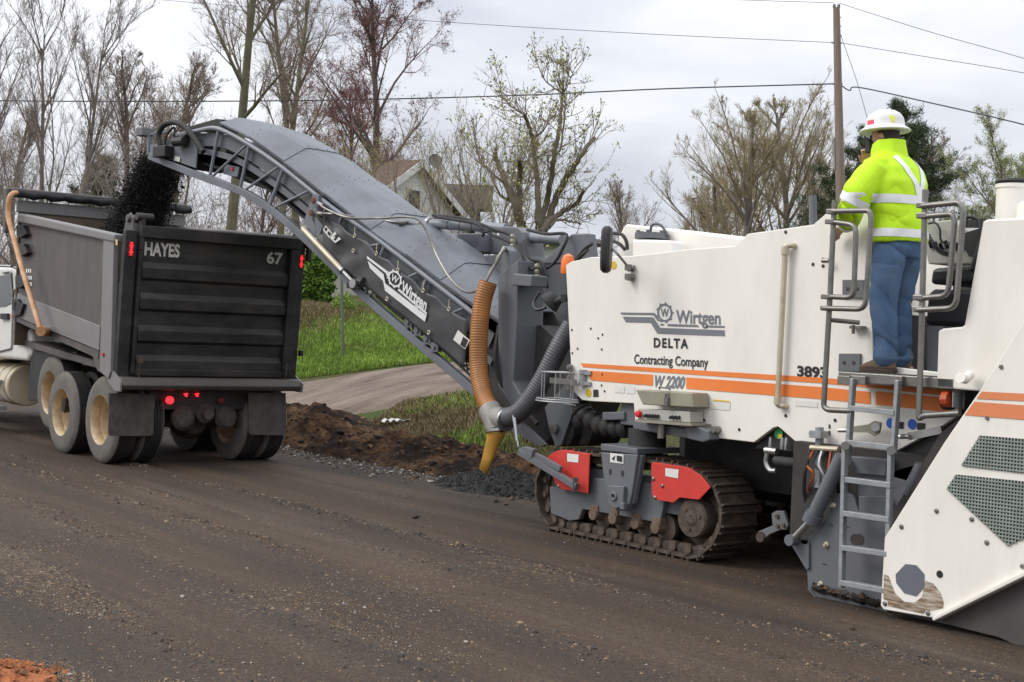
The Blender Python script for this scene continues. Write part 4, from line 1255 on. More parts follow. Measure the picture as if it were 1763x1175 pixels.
se = MB(); se.tube(round_path([S(1664, 392, 8.5), S(1664, 373, 8.5), S(1684, 376, 8.5), S(1684, 392, 8.5)], .03), .012, 8); se.build('grab_handle', M_BLACK, cons, smooth=True)
# instrument pod to the left of the worker
ip = MB(); a, b_ = S(1467, 386, 8.0), S(1449, 432, 8.0); ip.tube([a, b_], .06, 14); ip.bar(S(1452, 428, 8.0), S(1506, 448, 8.05), .06, .07); ip.build('instrument_arm', M_KHAKI, mm, smooth=True)
ip = MB(); ip.cyl(S(1399, 338, 8.9), S(1400, 392, 8.9), .032, 12); ip.build('vent_pipe', M_GREY, mm, smooth=True)

# ------------------------------------------------------------------ rear unit: engine panel, flared white shield with mesh
ru = MB()
ru.prism(SL([(1692, 381), (1700, 378), (1860, 371), (1860, 660), (1686, 674), (1612, 668), (1615, 570), (1622, 566), (1655, 563), (1660, 560)], 7.60), EY * 2.45)
rear = ru.build('engine_cover', M_WHITE, mm, bevel=.012)
ru = MB(); a = S(1742, 378, 8.2); ru.lathe(a, V(0, 0, 1), [(-.05, .105), (.2, .105), (.205, .112), (.23, .112), (.235, .03)], 24); ru.build('exhaust_stack', [M_WHITE2], rear, smooth=True)
ru = MB(); ru.lathe(a + V(0, 0, .236), V(0, 0, 1), [(0, .115), (.012, .118), (.025, .11)], 24); ru.build('exhaust_cap', M_BLACK, rear, smooth=True)
ru = MB(); ru.prism(SL([(1748, 378), (1750, 352), (1760, 346), (1800, 348), (1800, 378)], 8.0), EY * .1); ru.build('lug', M_WHITE2, rear, bevel=.01)
sh = MB()
sh_px = [(1840, 430), (1763, 552), (1690, 668), (1657, 716), (1625, 763), (1523, 926), (1516, 1043), (1521, 1050), (1604, 1064), (1763, 984), (1900, 912), (1900, 430)]
sh.prism(SL(sh_px, 7.50), EY * .03)
sh.prism(SL([(1604, 1063), (1763, 983), (1900, 911), (1900, 921), (1763, 993), (1606, 1070)], 7.47), EY * .12)
shield = sh.build('side_shield', M_WHITE, mm, bevel=.006)
shield['label'] = 'slanting cream shield with two mesh windows'
st = MB(); flat(st, SL([(1691, 674.5), (1763, 678), (1900, 686), (1900, 699), (1763, 691), (1682, 687)], 7.50), OUT); flat(st, SL([(1678, 692), (1763, 698), (1900, 708), (1900, 735), (1763, 723), (1661, 715)], 7.50), OUT)
st.build('stripe', mat('faded_orange_stripe', (.72, .24, .10), .55, var=.06), shield)
# meshes: dark opening and a lattice of bars
M_MESH = mat('mesh_paint', (.25, .29, .255), .5, var=.15, scale=12)
for pts in ([(1688, 750), (1763, 756), (1860, 764), (1860, 822), (1763, 815), (1656, 802)], [(1647, 817), (1763, 829), (1860, 838), (1860, 880), (1736, 940), (1631, 842)]):
    g = MB(); flat(g, SL(pts, 7.50), OUT * 1.2); op = g.build('vent_opening', M_DARK, shield)
    P3 = SL(pts, 7.50)
    xs0, xs1 = min(p.x for p in P3), max(p.x for p in P3); z0, z1 = min(p.z for p in P3), max(p.z for p in P3)
    def clip_line(vert, c):
        hits = []
        for i in range(len(P3)):
            a, b_ = P3[i], P3[(i + 1) % len(P3)]
            va, vb = (a.x, b_.x) if vert else (a.z, b_.z)
            if (va - c) * (vb - c) < 0:
                t = (c - va) / (vb - va); q = a.lerp(b_, t); hits.append(q)
        return hits
    g = MB(); step = .0215
    for vert, lo, hi in ((True, xs0, xs1), (False, z0, z1)):
        c = lo + step * .5
        while c < hi:
            h = clip_line(vert, c)
            if len(h) == 2:
                a, b_ = h[0] + OUT * (2.2 if vert else 2.9), h[1] + OUT * (2.2 if vert else 2.9)
                g.bar(a, b_, .009, .004, up=V(0, -1, 0))
            c += step
    mo = g.build('vent_mesh', M_MESH, shield, split=False); mo['kind'] = 'stuff'
g = MB(); flat(g, c8([(820, 605), (890, 532), (965, 540), (1020, 600), (1022, 690), (965, 757), (880, 735), (825, 665)], 7.50), OUT); g.build('octagon_cover', mat('octagon_grey', (.13, .14, .165), .55, var=.05), shield)
M_SCRAPE = mat('scraped_metal', (.22, .145, .085), .5, metal=.2, var=.25, scale=5, stretch=(2.2, 1, 20), dirt=(.78, .73, .64), damt=.9, dscale=3.5)
g = MB(); flat(g, c8([(738, 605), (770, 615), (785, 660), (815, 735), (880, 795), (955, 800), (1005, 760), (1015, 700), (1022, 645), (1085, 670), (1130, 730), (1155, 800), (1150, 840), (1050, 860), (1030, 850), (1015, 880), (765, 825), (765, 790), (735, 775)], 7.50), OUT * .7); g.build('scraped_patch', M_SCRAPE, shield)
g = MB()
for (x, y) in ((860, 272), (1105, 162), (1350, 220), (1455, 382), (1705, 548), (745, 808), (1045, 875)):
    q = c8([(x, y)], 7.50)[0]; g.lathe(q, V(0, -1, 0), [(0, .016), (.006, .016), (.012, .009)], 10)
for (x, y) in ((1724, 632), (1700, 720)):
    q = S(x, y, 7.5); g.lathe(q, V(0, -1, 0), [(0, .014), (.01, .012)], 10)
g.build('bolt', M_RAIL, shield)
g = MB(); q = c8([(1127, 603)], 7.5)[0]; g.cyl(q + OUT * .3, q + OUT, .023, 16); q = S(1724, 632, 7.5); g.cyl(q + OUT * .3, q + OUT, .013, 12); g.build('bolt_hole', M_BLACK, shield)
g = MB(); q = S(1670, 645, 7.55); g.tube([q, q + V(0, -.05, -.03), q + V(.01, -.12, -.02)], [.03, .03, .034], 14); g.build('fuel_neck', M_WHITE2, rear, smooth=True)
g = MB(); g.box(S(1640, 702, 7.62), S(1660, 675, 7.75)); lampb = g.build('side_lamp', mat('lamp_lens', (.45, .46, .46), .25, var=.05), mm, bevel=.006)
g = MB(); g.box(S(1660, 705, 7.66), S(1672, 674, 7.75)); g.cyl(S(1626, 690, 7.66), S(1640, 690, 7.66), .06, 12); g.build('lamp_housing', M_BLACK, lampb)
g = MB(); g.cyl(S(1626, 688, 7.64), S(1637, 688, 7.64), .055, 12); g.build('turn_lamp', mat('dark_orange_lens', (.45, .07, .02), .3), lampb)
# long dirty grey side skid, colour darkened for the shade under the shield
g = MB(); g.prism(SL([(1540, 1040), (1560, 1060), (1640, 1078), (1720, 1098), (1745, 1110), (1900, 1140), (1900, 900), (1700, 980)], 7.56), EY * .05); g.build('rear_skid', mat('shaded_skid_steel', (.062, .061, .062), .6, var=.2, scale=4, dirt=(.10, .08, .065), damt=.5), mm, bevel=.004)
g = MB(); g.prism(SL([(1526, 900), (1620, 745), (1680, 700), (1680, 1000), (1540, 1040)], 7.64), EY * .03); g.build('rear_plate', M_DARK, mm)
g = MB(); g.tube([S(1606, 852, 7.6), S(1582, 905 - 60, 7.62)], .03, 12); g.tube([S(1585, 800, 7.66), S(1560, 850, 7.66)], .035, 12); g.build('strut', M_GREY, mm, smooth=True)
# ------------------------------------------------------------------ loading conveyor
_s = math.radians(11)
CA, CPN = V(-math.cos(_s), -math.sin(_s), 0), V(-math.sin(_s), math.cos(_s), 0)
CP0 = V(-10.0, 8.5, 0)
def C(x, y, off=0.0):
    return onpl(x, y, CP0 + CPN * off, CPN)
def CC(pts, off=0.0, s=1.0, ox=0.0, oy=0.0):
    return [C(ox + p[0] / s, oy + p[1] / s, off) for p in pts]
CW = 1.0
bot_px = [(258, 269), (330, 298), (420, 332), (475, 367), (530, 415), (590, 473), (640, 521), (720, 590), (810, 667), (850, 702)]
top_px = [(302, 234), (340, 226), (374, 222), (420, 244), (480, 284), (530, 324), (575, 360), (640, 405), (690, 443), (760, 497), (838, 558)]
BOT, TOP = smooth_pts(CC(bot_px), 5), smooth_pts(CC(top_px), 5)
fr = MB()
def channel(mb, path, off, w, h):
    for i in range(len(path) - 1):
        pass
    vs = []
    for k, p in enumerate(path):
        t = (path[min(k + 1, len(path) - 1)] - path[max(k - 1, 0)]).normalized()
        nz_ = V(0, 0, 1) - t * t.z; nz_.normalize()
        q = p + CPN * off
        vs += [q - nz_ * h / 2, q + CPN * w - nz_ * h / 2, q + CPN * w + nz_ * h / 2, q + nz_ * h / 2]
    fs = []
    for k in range(len(path) - 1):
        a = k * 4
        for j in range(4):
            fs.append((a + j, a + (j + 1) % 4, a + 4 + (j + 1) % 4, a + 4 + j))
    fs.append((0, 1, 2, 3)[::-1]); e = (len(path) - 1) * 4; fs.append((e, e + 1, e + 2, e + 3))
    fs = [f[::-1] for f in fs]
    mb.add(vs, fs)
channel(fr, BOT, -.03, .07, .085)
channel(fr, BOT, CW - .04, .07, .085)
conv = fr.build('conveyor', M_LGREY, mm, bevel=.006)
conv['label'] = 'long grey loading conveyor with curved cover'
for off in (0, CW):
    t = MB(); t.tube([p + CPN * off for p in TOP], .030, 12); t.build('top_chord', M_BLUEGREY, conv, smooth=True)
for a, b_, kind in (((376, 226), (362, 302), 0), ((365, 305), (424, 250), 1), ((429, 252), (413, 327), 0), ((418, 330), (482, 286), 1), ((488, 290), (463, 358), 0), ((466, 361), (536, 327), 1),
                    ((590, 372), (560, 440), 0), ((563, 443), (655, 420), 1), ((662, 425), (628, 508), 0), ((632, 510), (720, 470), 1), ((735, 480), (700, 570), 0), ((704, 574), (800, 530), 1)):
    for off in (0, CW):
        t = MB()
        r = .022 if kind == 0 else .016
        t.tube([C(*a) + CPN * off, C(*b_) + CPN * off], r, 8); t.build('brace', M_BLUEGREY, conv, smooth=True)
# belt
def blend(fr_):
    n_ = 46
    out = []
    for k in range(n_):
        u = k / (n_ - 1)
        i, j = u * (len(TOP) - 1), u * (len(BOT) - 1)
        a = TOP[int(i)].lerp(TOP[min(int(i) + 1, len(TOP) - 1)], i - int(i)); b_ = BOT[int(j)].lerp(BOT[min(int(j) + 1, len(BOT) - 1)], j - int(j))
        out.append(a.lerp(b_, fr_))
    return out
bt = MB(); channel(bt, blend(.34), .10, .80, .05); channel(bt, blend(.74), .12, .78, .03); bt.build('belt', M_RUBBER, conv)
bt = MB(); channel(bt, blend(.46), .02, .04, .07); channel(bt, blend(.46), CW - .08, .04, .07); channel(bt, blend(.20), .05, .02, .16); channel(bt, blend(.20), CW - .09, .02, .16); bt.build('belt_rail', M_GREY, conv)
for (x, y) in ((383, 258), (437, 278), (493, 312), (548, 352)):
    q = C(x, y, .09); t = MB(); t.lathe(q, CPN, [(0, .02), (.01, .062), (.03, .066), (.25, .066), (.26, .02)], 18); t.build('idler', M_RAIL, conv, smooth=True)
# curved cover, in plates
cov_px = [(380, 211), (430, 236), (490, 278), (560, 333), (640, 396), (700, 438), (760, 483), (835, 535), (880, 566)]
COV = smooth_pts(CC(cov_px), 6)
sect = [(-.015, -.03), (-.015, .0), (.23, .235), (.30, .25), (.72, .25), (.79, .235), (1.02, .0), (1.02, -.03)]
def cover_plate(i0, i1, lift):
    vs, fs = [], []
    for k in range(i0, i1 + 1):
        cr_ = float(np.interp(k, [0, 6, 14, 30, 48], [.40, .62, .86, .92, .8]))
        t = (COV[min(k + 1, len(COV) - 1)] - COV[max(k - 1, 0)]).normalized(); nn = (V(0, 0, 1) - t * t.z).normalized()
        for th in (0, -.012):
            for (o_, h_) in sect:
                vs.append(COV[k] + CPN * o_ + nn * (h_ * cr_ + lift + th))
    m_ = len(sect); st_ = 2 * m_
    for k in range(i1 - i0):
        for j in range(m_ - 1):
            a = k * st_ + j
            fs.append((a, a + 1, a + st_ + 1, a + st_)); fs.append((a + m_, a + m_ + st_, a + m_ + st_ + 1, a + m_ + 1))
        fs.append((k * st_, k * st_ + st_, k * st_ + st_ + m_, k * st_ + m_))
        e = k * st_ + m_ - 1
        fs.append((e, e + m_, e + m_ + st_, e + st_))
    for k in (0, i1 - i0):
        for j in range(m_ - 1):
            a = k * st_ + j
            fs.append((a, a + m_, a + m_ + 1, a + 1) if k == 0 else (a, a + 1, a + m_ + 1, a + m_))
    t = MB(); t.add(vs, fs)
    cp_ = t.build('cover_plate', M_LGREY, conv, smooth=True, angle=22)
    t = MB()
    for k in sorted(set((i0, i1))):
        kk = min(max(k, i0), i1)
        p = COV[kk]; tt = (COV[min(kk + 1, len(COV) - 1)] - COV[max(kk - 1, 0)]).normalized(); nn = (V(0, 0, 1) - tt * tt.z).normalized()
        for o_, h_ in ((.06, .07), (.16, .165), (.30, .25), (.45, .25), (.6, .25), (.72, .25)):
            cr_ = float(np.interp(kk, [0, 6, 14, 30, 48], [.40, .62, .86, .92, .8]))
            q = p + CPN * o_ + nn * (h_ * cr_ + lift) + tt * (.05 if k == i0 else -.05)
            t.lathe(q, nn, [(-.004, .009), (.004, .008), (.006, .003)], 6)
    t.build('rivet', M_GREY, cp_, split=False)['kind'] = 'stuff'
for k in range(8):
    cover_plate(k * 6, k * 6 + 6, .010 * (k % 2))
# open black end of the hood with side flap
t = MB(); t.prism([C(316, 222, .2), C(340, 214, .2), C(372, 205, .2) , C(384, 206, .2), C(380, 222, .2)], CPN * .5); t.build('end_flap', M_BLACK, conv)
t = MB(); t.prism(CC([(300, 242), (341, 238), (337, 290), (300, 277)], .0), CPN * .02); t.prism(CC([(258, 250), (300, 242), (302, 277), (259, 268)], .01), CPN * .02); t.prism([v + CPN * .97 for v in CC([(258, 245), (341, 238), (337, 290), (259, 268)])], CPN * .02); t.build('head_plate', M_LGREY, conv, bevel=.004)
t = MB(); t.lathe(C(283, 262, .05), CPN, [(0, .05), (.01, .17), (.88, .17), (.89, .05)], 26); t.build('head_pulley', M_RUBBER, conv, smooth=True)
t = MB(); t.obox(C(281, 262, -.06), CA * .13, CPN * .07, V(0, 0, .07)); t.cyl(C(300, 245, -.08), C(318, 243, -.08), .06, 12); t.obox(C(318, 240, -.03), CA * .06, CPN * .05, V(0, 0, .05)); motor = t.build('belt_motor', M_BLACK, conv, bevel=.01)
t = MB(); t.tube(smooth_pts(CC([(276, 252), (273, 232), (282, 216), (299, 211), (316, 217), (332, 235), (350, 262)], -.07), 6), .036, 10); t.tube(smooth_pts(CC([(283, 250), (288, 232), (300, 220), (300, 236)], -.03), 5), .014, 8); t.build('hydraulic_hose', M_RUBBER, conv, smooth=True)
t = MB(); t.obox(C(250, 228, .05), CA * .07, CPN * .09, V(0, 0, .055)); lm = t.build('work_lamp', M_GREY, conv, bevel=.01)
t = MB(); t.bar(C(258, 232, .05), C(290, 226, .05), .03, .03); t.bar(C(258, 232, .05), C(258, 265, .05), .06, .04); t.build('lamp_bracket', M_LGREY, lm)
t = MB(); t.prism(CC([(388, 283), (412, 288), (408, 305), (384, 300)], .05), CPN * .03); t.build('side_plate', M_LGREY, conv)
t = MB(); q = C(400, 291, .045); t.cyl(q, q - CPN * .012, .022, 14); t.build('reflector', mat('red_reflector', (.6, .03, .03), .3), conv)
t = MB(); flat(t, CC([(301, 269), (310, 271), (309, 279), (300, 277)], -.012)); t.build('label_sticker', M_LABEL, conv)
# hinge bracket with pins
t = MB(); t.prism(CC([(539, 333), (549, 336), (545, 372), (560, 376), (548, 412), (527, 402), (517, 398)], -.06), CPN * .05); hb = t.build('hinge_bracket', M_LGREY, conv, bevel=.005)
t = MB()
for (x, y) in ((540, 345), (536, 366)):
    q = C(x, y, -.06); t.lathe(q, -CPN, [(0, .035), (.012, .035), (.016, .02)], 14)
t.build('pin', mat('rusty_pin', (.17, .06, .03), .7, var=.3, scale=30), hb)
# gas strut
a, b_, c_ = C(522, 395, -.10), C(588, 465, -.10), C(611, 489, -.10)
t = MB(); t.tube([a, b_], .033, 14); t.cyl(a - CPN * .0, a + CPN * .06, .04, 12); stt = t.build('strut', M_BRASSROD, conv, smooth=True)
t = MB(); t.tube([b_, c_], .022, 10); t.tube([b_.lerp(a, .03), b_.lerp(c_, .1)], .04, 12); t.cyl(c_ - CPN * .04, c_ + CPN * .1, .05, 12); t.build('strut_rod', M_STEEL, stt, smooth=True)
t = MB(); t.bar(C(600, 492, -.06), C(628, 490, -.06), .06, .06); t.cyl(C(618, 484, -.08), C(626, 486, -.08), .05, 10); t.build('strut_mount', M_DARK, stt)

# ------------------------------------------------------------------ vinyl banner
tb = smooth_pts(CC([(548, 352), (585, 383), (629, 409), (660, 436), (693, 461), (728, 490), (764, 515), (812, 551)]), 8)
bb = smooth_pts(CC([(545, 398), (575, 440), (602, 469), (630, 490), (662, 515), (700, 546), (739, 578), (806, 634)]), 8)
nb, nk = len(tb), 14
vs, fs = [], []
for i in range(nb):
    u = i / (nb - 1)
    for j in range(nk + 1):
        w_ = j / nk
        p = tb[i].lerp(bb[i], w_)
        amp = .045 * max(0, 1 - u * 2.6) + .008
        wr = amp * (math.sin(u * 34 + 5 * w_) * .5 + math.sin(u * 61 - 9 * w_ + 1) * .3 + 1.4 * (float(fbm(u * 22, w_ * 4, 61)) - .5))
        sag = -.035 * math.sin(math.pi * ((u * 6.0) % 1.0)) * (1 - w_) ** 2 if j < 5 else 0
        vs.append(p - CPN * (.055 + wr) + V(0, 0, sag))
for i in range(nb - 1):
    for j in range(nk):
        a = i * (nk + 1) + j
        fs.append((a, a + 1, a + nk + 2, a + nk + 1))
t = MB(); t.add(vs, fs)
banner = t.build('banner', M_BANNER, conv, smooth=True, angle=80)
sol = banner.modifiers.new('solid', 'SOLIDIFY'); sol.thickness = .004; sol.offset = 1
banner['label'] = 'dark grey vinyl banner with white lettering'
BO = .078
cb_ = lambda pts: CC(pts, -BO, 2.398, 560, 340)
LB = Vector((0, 0, 0))
t = MB()
flat(t, cb_([(172, 242), (258, 306), (270, 338), (262, 342), (250, 313), (172, 253)]))
flat(t, cb_([(175, 262), (241, 318), (248, 356), (418, 488), (411, 514), (247, 386), (238, 345), (184, 292)]))
flat(t, cb_([(303, 376), (420, 477), (418, 486), (300, 385)]))
g0, gu, gv = cb_([(287, 337), (315, 356), (297, 305)])
gear(t, g0, (gu - g0) * 1.15, (gv - g0) * 1.12, LB)
text_on(t, 'Wirtgen', *cb_([(311, 388), (414, 470), (321, 344)]), bold=.03)
t.build('logo', M_PRINT_W, banner)
t = MB(); flat(t, cb_([(548, 548), (597, 590), (577, 628), (528, 588)])); flat(t, CC([(556, 396), (561, 388.5), (572, 402), (567, 410)], -.10)); flat(t, CC([(568, 410), (576, 399), (587, 412), (577, 419)], -.10)); t.build('label_sticker', M_LABEL, banner)
t = MB(); flat(t, cb_([(572, 576), (591, 591), (576, 620), (557, 606)]) if False else CC([((560 + 570 / 2.398)), ] and [(797.5, 580), (806, 586), (800, 600), (792, 594)], -BO - .003)); flat(t, CC([(573, 408), (580, 403), (583, 407), (577, 415), (574, 413), (578, 407)], -.104)); flat(t, CC([(558, 395), (561, 391), (564, 394), (561, 399)], -.104)); flat(t, CC([(563, 401), (566, 398), (570, 402), (567, 407)], -.104)); t.build('pictogram', M_PRINT_K, banner)
t = MB()
for k in range(6):
    i = int((k + .5) / 6 * (nb - 1)); i = min(i, nb - 1)
    q = tb[i] - CPN * .07
    cpts = [q + V(0, 0, .07), q + V(0, 0, .03), q + V(0, 0, -.02)] ; t.tube(cpts, .006, 6)
    for j in range(10):
        pass
    t.tube([q + CA * (.018 * math.cos(a)) + V(0, 0, .018 * math.sin(a) - .03) for a in np.linspace(0, 6.283, 11)], .006, 6)
for (x, y) in ((666, 515), (738, 573), (608, 432)):
    q = C(x, y, -.085); t.tube([q + CA * (.018 * math.cos(a)) + V(0, 0, .018 * math.sin(a)) for a in np.linspace(0, 6.283, 11)], .007, 6)
t.build('eyelet_hook', M_BRASSROD, banner)
# expanded-metal strips below the banner
t = MB()
for (A, B, h) in (((648, 512), (694, 551), .085), ((756, 598), (812, 650), .10)):
    a, b_ = C(*A, .0), C(*B, .0); d = b_ - a; n_ = 9
    up = (V(0, 0, 1) - d.normalized() * d.normalized().z).normalized()
    for k in range(n_ + 1):
        for sgn in (-1, 1):
            p0 = a + d * (k / n_); p1 = p0 + d * (sgn * 1.6 / n_) + up * h
            t.bar(p0, p1, .012, .012)
    for w_ in (0, .5, 1): t.bar(a + up * h * w_, b_ + up * h * w_, .012, .012)
mo = t.build('guard_mesh', M_BLACK, conv, split=False); mo['kind'] = 'stuff'
t = MB()
for (x, y) in ((706, 556), (722, 570), (738, 585), (751, 598)):
    q = C(x, y, -.02); t.obox(q, CA * .05, CPN * .03, V(0, 0, .05)); t.cyl(q - CPN * .05, q + CPN * .02, .022, 8)
t.build('roller_bracket', M_GREY, conv)
t = MB(); t.bar(C(696, 548, .05), C(760, 600, .05), .03, .03); t.bar(C(705, 545, .1), C(716, 572, .1), .03, .03); t.build('scraper', M_DARK, conv)
# dark foot of the conveyor inside the machine's front
t = MB()
t.prism(CC([(838, 575), (930, 560), (985, 610), (1000, 660), (965, 740), (930, 768), (900, 735), (845, 690)], .08), CPN * .8); t.build('conveyor_foot', M_DARK, conv)
t = MB(); t.prism(SL([(938, 702), (992, 640), (1000, 668), (984, 716), (966, 766), (957, 770), (946, 740)], 8.32), EY * .03); t.prism(SL([(855, 700), (905, 735), (937, 766), (930, 770), (885, 745), (850, 712)], 8.34), EY * .05); t.build('foot_plate', M_GREY, conv)
for (x, y, r, dy_) in ((967, 742, .15, 0), (1000, 745, .13, .12)):
    t = MB(); q = S(x, y, 8.36 + dy_); t.lathe(q, EY, [(0, .02), (0, r * .8), (.02, r), (.4, r), (.42, .05)], 24); t.build('tail_pulley', M_RUBBER, conv, smooth=True)
t = MB(); q = S(955, 738, 8.30); t.lathe(q, V(0, -1, 0), [(0, .05), (.02, .05), (.025, .03)], 16); t.build('bearing_cap', M_RAIL, conv, smooth=True)

# ------------------------------------------------------------------ slewing column and frame in front of the panel
t = MB()
t.prism(SL([(857, 476), (862, 470), (892, 448), (889, 560), (883, 657), (900, 686), (880, 700), (857, 665)], 8.28), EY * .34)
t.prism(SL([(862, 474), (863, 432), (870, 423), (878, 432), (882, 470)], 8.30), EY * .10)
t.prism(SL([(884, 471), (916, 474), (914, 494), (880, 492)], 8.20), EY * .2)
colm = t.build('slewing_column', M_GREY, mm, bevel=.012)
t = MB()
t.prism(SL([(858, 400), (866, 390), (890, 391), (902, 400), (906, 440), (916, 472), (898, 472), (892, 447), (872, 442)], 8.75), EY * .25)
t.prism(SL([(724, 402), (790, 404), (866, 405), (868, 438), (788, 436), (760, 430)], 9.1), EY * .1)
t.prism(SL([(788, 402), (826, 402), (826, 434), (788, 436)], 8.95), EY * .3)
t.prism(SL([(930, 455), (978, 408), (984, 403), (1010, 402), (1016, 452)], 8.65), EY * .12)
t.prism(SL([(915, 452), (976, 448), (975, 560), (918, 570)], 8.95), EY * .1)
t.prism(SL([(830, 440), (870, 438), (870, 535), (842, 520)], 8.9), EY * .5)
t.build('slewing_frame', M_GREY, mm, bevel=.012)
t = MB(); t.prism(SL([(884, 470), (980, 450), (985, 700), (940, 700), (905, 660)], 9.15), EY * .6); t.build('front_bulkhead', M_DARK, mm)
t = MB()
a, b_ = S(738, 385, 8.7), S(872, 394, 8.85)
t.tube([a, a.lerp(b_, .02), a.lerp(b_, .021), b_], [.062, .062, .054, .054], 18)
t.tube([S(905, 409, 8.85), S(968, 413, 8.85)], .05, 16)
cyl2 = t.build('slewing_cylinder', M_BLUEGREY, mm, smooth=True)
t = MB(); t.tube([S(722, 383, 8.7), a], .024, 12); t.cyl(S(738, 384, 8.7) , S(742, 385, 8.7), .066, 18); t.build('piston_rod', M_STEEL, cyl2, smooth=True)
t = MB()
for (x, w) in ((777, .057), (798, .057), (819, .057)):
    q = a.lerp(b_, (x - 738) / 134); d = (b_ - a).normalized(); t.cyl(q - d * .004, q + d * .004, w, 18)
for x in (741, 757): q = a.lerp(b_, (x - 738) / 134); t.cyl(q, q + V(0, -.02, -.09), .014, 8)
t.build('clamp_band', M_BLACK, cyl2)
# hydraulic hoses along the cylinder and over the front
for k, pts in enumerate(([(752, 374, 8.65), (785, 379, 8.62), (820, 386, 8.6), (842, 402, 8.6), (866, 412, 8.6), (884, 420, 8.6)],
                         [(745, 371, 8.7), (800, 377, 8.68), (850, 395, 8.6), (880, 406, 8.6), (896, 430, 8.55), (905, 455, 8.5)],
                         [(842, 400, 8.6), (834, 400, 8.58), (831, 408, 8.58)],
                         [(908, 396, 8.7), (940, 403, 8.65), (975, 404, 8.6), (968, 430, 8.55), (952, 455, 8.55), (925, 470, 8.5)],
                         [(896, 420, 8.5), (903, 450, 8.45), (915, 464, 8.42), (928, 462, 8.45), (938, 480, 8.5), (942, 495, 8.6)],
                         [(902, 415, 8.55), (912, 445, 8.5), (932, 452, 8.5), (942, 476, 8.5)],
                         [(1012, 430, 8.2), (1004, 438, 8.15), (990, 452, 8.2), (984, 462, 8.3)],
                         [(1020, 420, 8.2), (1008, 428, 8.2), (996, 442, 8.3), (986, 452, 8.3)],
                         [(1056, 402, 8.25), (1070, 404, 8.2), (1078, 415, 8.2), (1080, 430, 8.2)],
                         [(1052, 414, 8.25), (1066, 420, 8.2), (1076, 430, 8.2)],
                         [(906, 530, 8.5), (908, 600, 8.5), (900, 650, 8.5), (915, 670, 8.6)],
                         [(898, 500, 8.45), (900, 560, 8.45), (896, 620, 8.45)],
                         [(860, 560, 8.35), (853, 620, 8.25), (868, 668, 8.3), (905, 715, 8.4)],
                         [(866, 600, 8.35), (862, 650, 8.3), (890, 690, 8.35), (925, 730, 8.4)])):
    t = MB(); t.tube(smooth_pts([S(*p) for p in pts], 6), .016 if k < 10 else .024, 8); t.build('hydraulic_hose', M_RUBBER, mm, smooth=True)
t = MB()
for (x, y, Y) in ((883, 415, 8.54), (925, 470, 8.44)):
    for k in range(4):
        q = S(x, y - 8 + k * 8 if x < 900 else y - 12 + k * 9, Y); t.cyl(q + V(-.02, 0, 0), q + V(.02, 0, 0), .022, 8)
t.build('hose_clamp', M_KHAKI, mm)
# wire rope with turnbuckle
t = MB()
t.tube(smooth_pts([C(547, 350, -.1), C(565, 362, -.13), C(600, 375, -.14), S(650, 376, 8.05), S(700, 374, 8.1), S(722, 380, 8.15), S(738, 405, 8.2), S(752, 440, 8.2), S(775, 480, 8.15), S(800, 502, 8.1), S(823, 500, 8.05), S(840, 480, 8.1)], 8), .013, 8)
t.tube(smooth_pts([C(547, 368, -.1), C(575, 369, -.12), S(640, 377, 8.1), S(690, 384, 8.25), S(716, 386, 8.5)], 8), .013, 8)
rope = t.build('wire_rope', M_RAIL, conv, smooth=True)
t = MB()
t.tube([S(838, 482, 8.1), S(846, 466, 8.15), S(852, 456, 8.18)], [.014, .02, .014], 10); t.tube([S(852, 458, 8.18), S(858, 445, 8.2), S(864, 434, 8.24), S(869, 428, 8.28)], [.014, .024, .016, .03], 10)
t.tube([S(686, 384, 8.22), S(700, 383, 8.3)], .03, 10); t.tube([S(702, 384, 8.3), S(715, 388, 8.4), S(722, 384, 8.5)], .024, 8); t.tube([C(548, 350, -.1), C(556, 355, -.1)], .026, 10); t.tube([C(548, 368, -.1), C(558, 369, -.1)], .026, 10)
t.build('turnbuckle', M_RAIL, rope, smooth=True)

# ------------------------------------------------------------------ drain hoses
def corrugated(name, pts, r, m, pitch=.026, amp=.018):
    base = smooth_pts(pts, 40)
    cl_ = np.concatenate([[0], np.cumsum([(base[i + 1] - base[i]).length for i in range(len(base) - 1)])])
    arr = np.array([tuple(p) for p in base]); Ls = np.arange(0, cl_[-1], pitch / 6)
    out = [Vector((np.interp(L, cl_, arr[:, 0]), np.interp(L, cl_, arr[:, 1]), np.interp(L, cl_, arr[:, 2]))) for L in Ls]
    rad = [r * (1 + amp * math.cos(L / pitch * 2 * math.pi)) for L in Ls]
    t = MB(); t.tube(out, rad, 20)
    return t.build(name, m, mm, smooth=True, angle=80)
ho = corrugated('drain_hose', [S(841, 486, 8.12), S(831, 520, 8.08), S(825, 570, 8.05), S(824, 630, 8.03), S(832, 680, 8.0), S(848, 712, 7.98)], .088, M_HOSE_O)
ho['label'] = 'amber corrugated drain hose'
corrugated('drain_hose', [S(985, 560, 8.25), S(962, 600, 8.15), S(938, 648, 8.08), S(912, 690, 8.02), S(888, 714, 7.98), S(866, 720, 7.98)], .092, M_HOSE_G, amp=.016)['label'] = 'grey corrugated drain hose'
t = MB(); t.tube([S(842, 704, 7.99), S(851, 721, 7.98), S(856, 742, 7.97)], [.108, .112, .10], 18); t.tube([S(851, 718, 7.98), S(872, 724, 7.98)], [.10, .108], 18); jn = t.build('hose_junction', mat('junction_grey', (.27, .255, .235), .5, var=.15, scale=8), mm, smooth=True)
t = MB()
for q in (S(872, 723, 7.98), S(856, 741, 7.97)):
    t.lathe(q, (S(872, 723, 7.98) - S(851, 718, 7.98)) if q.x > S(860, 700, 7.98).x else V(.02, 0, -.1), [(-.012, .112), (.012, .112)], 18)
t.build('hose_clamp', M_STEEL, jn, smooth=True)
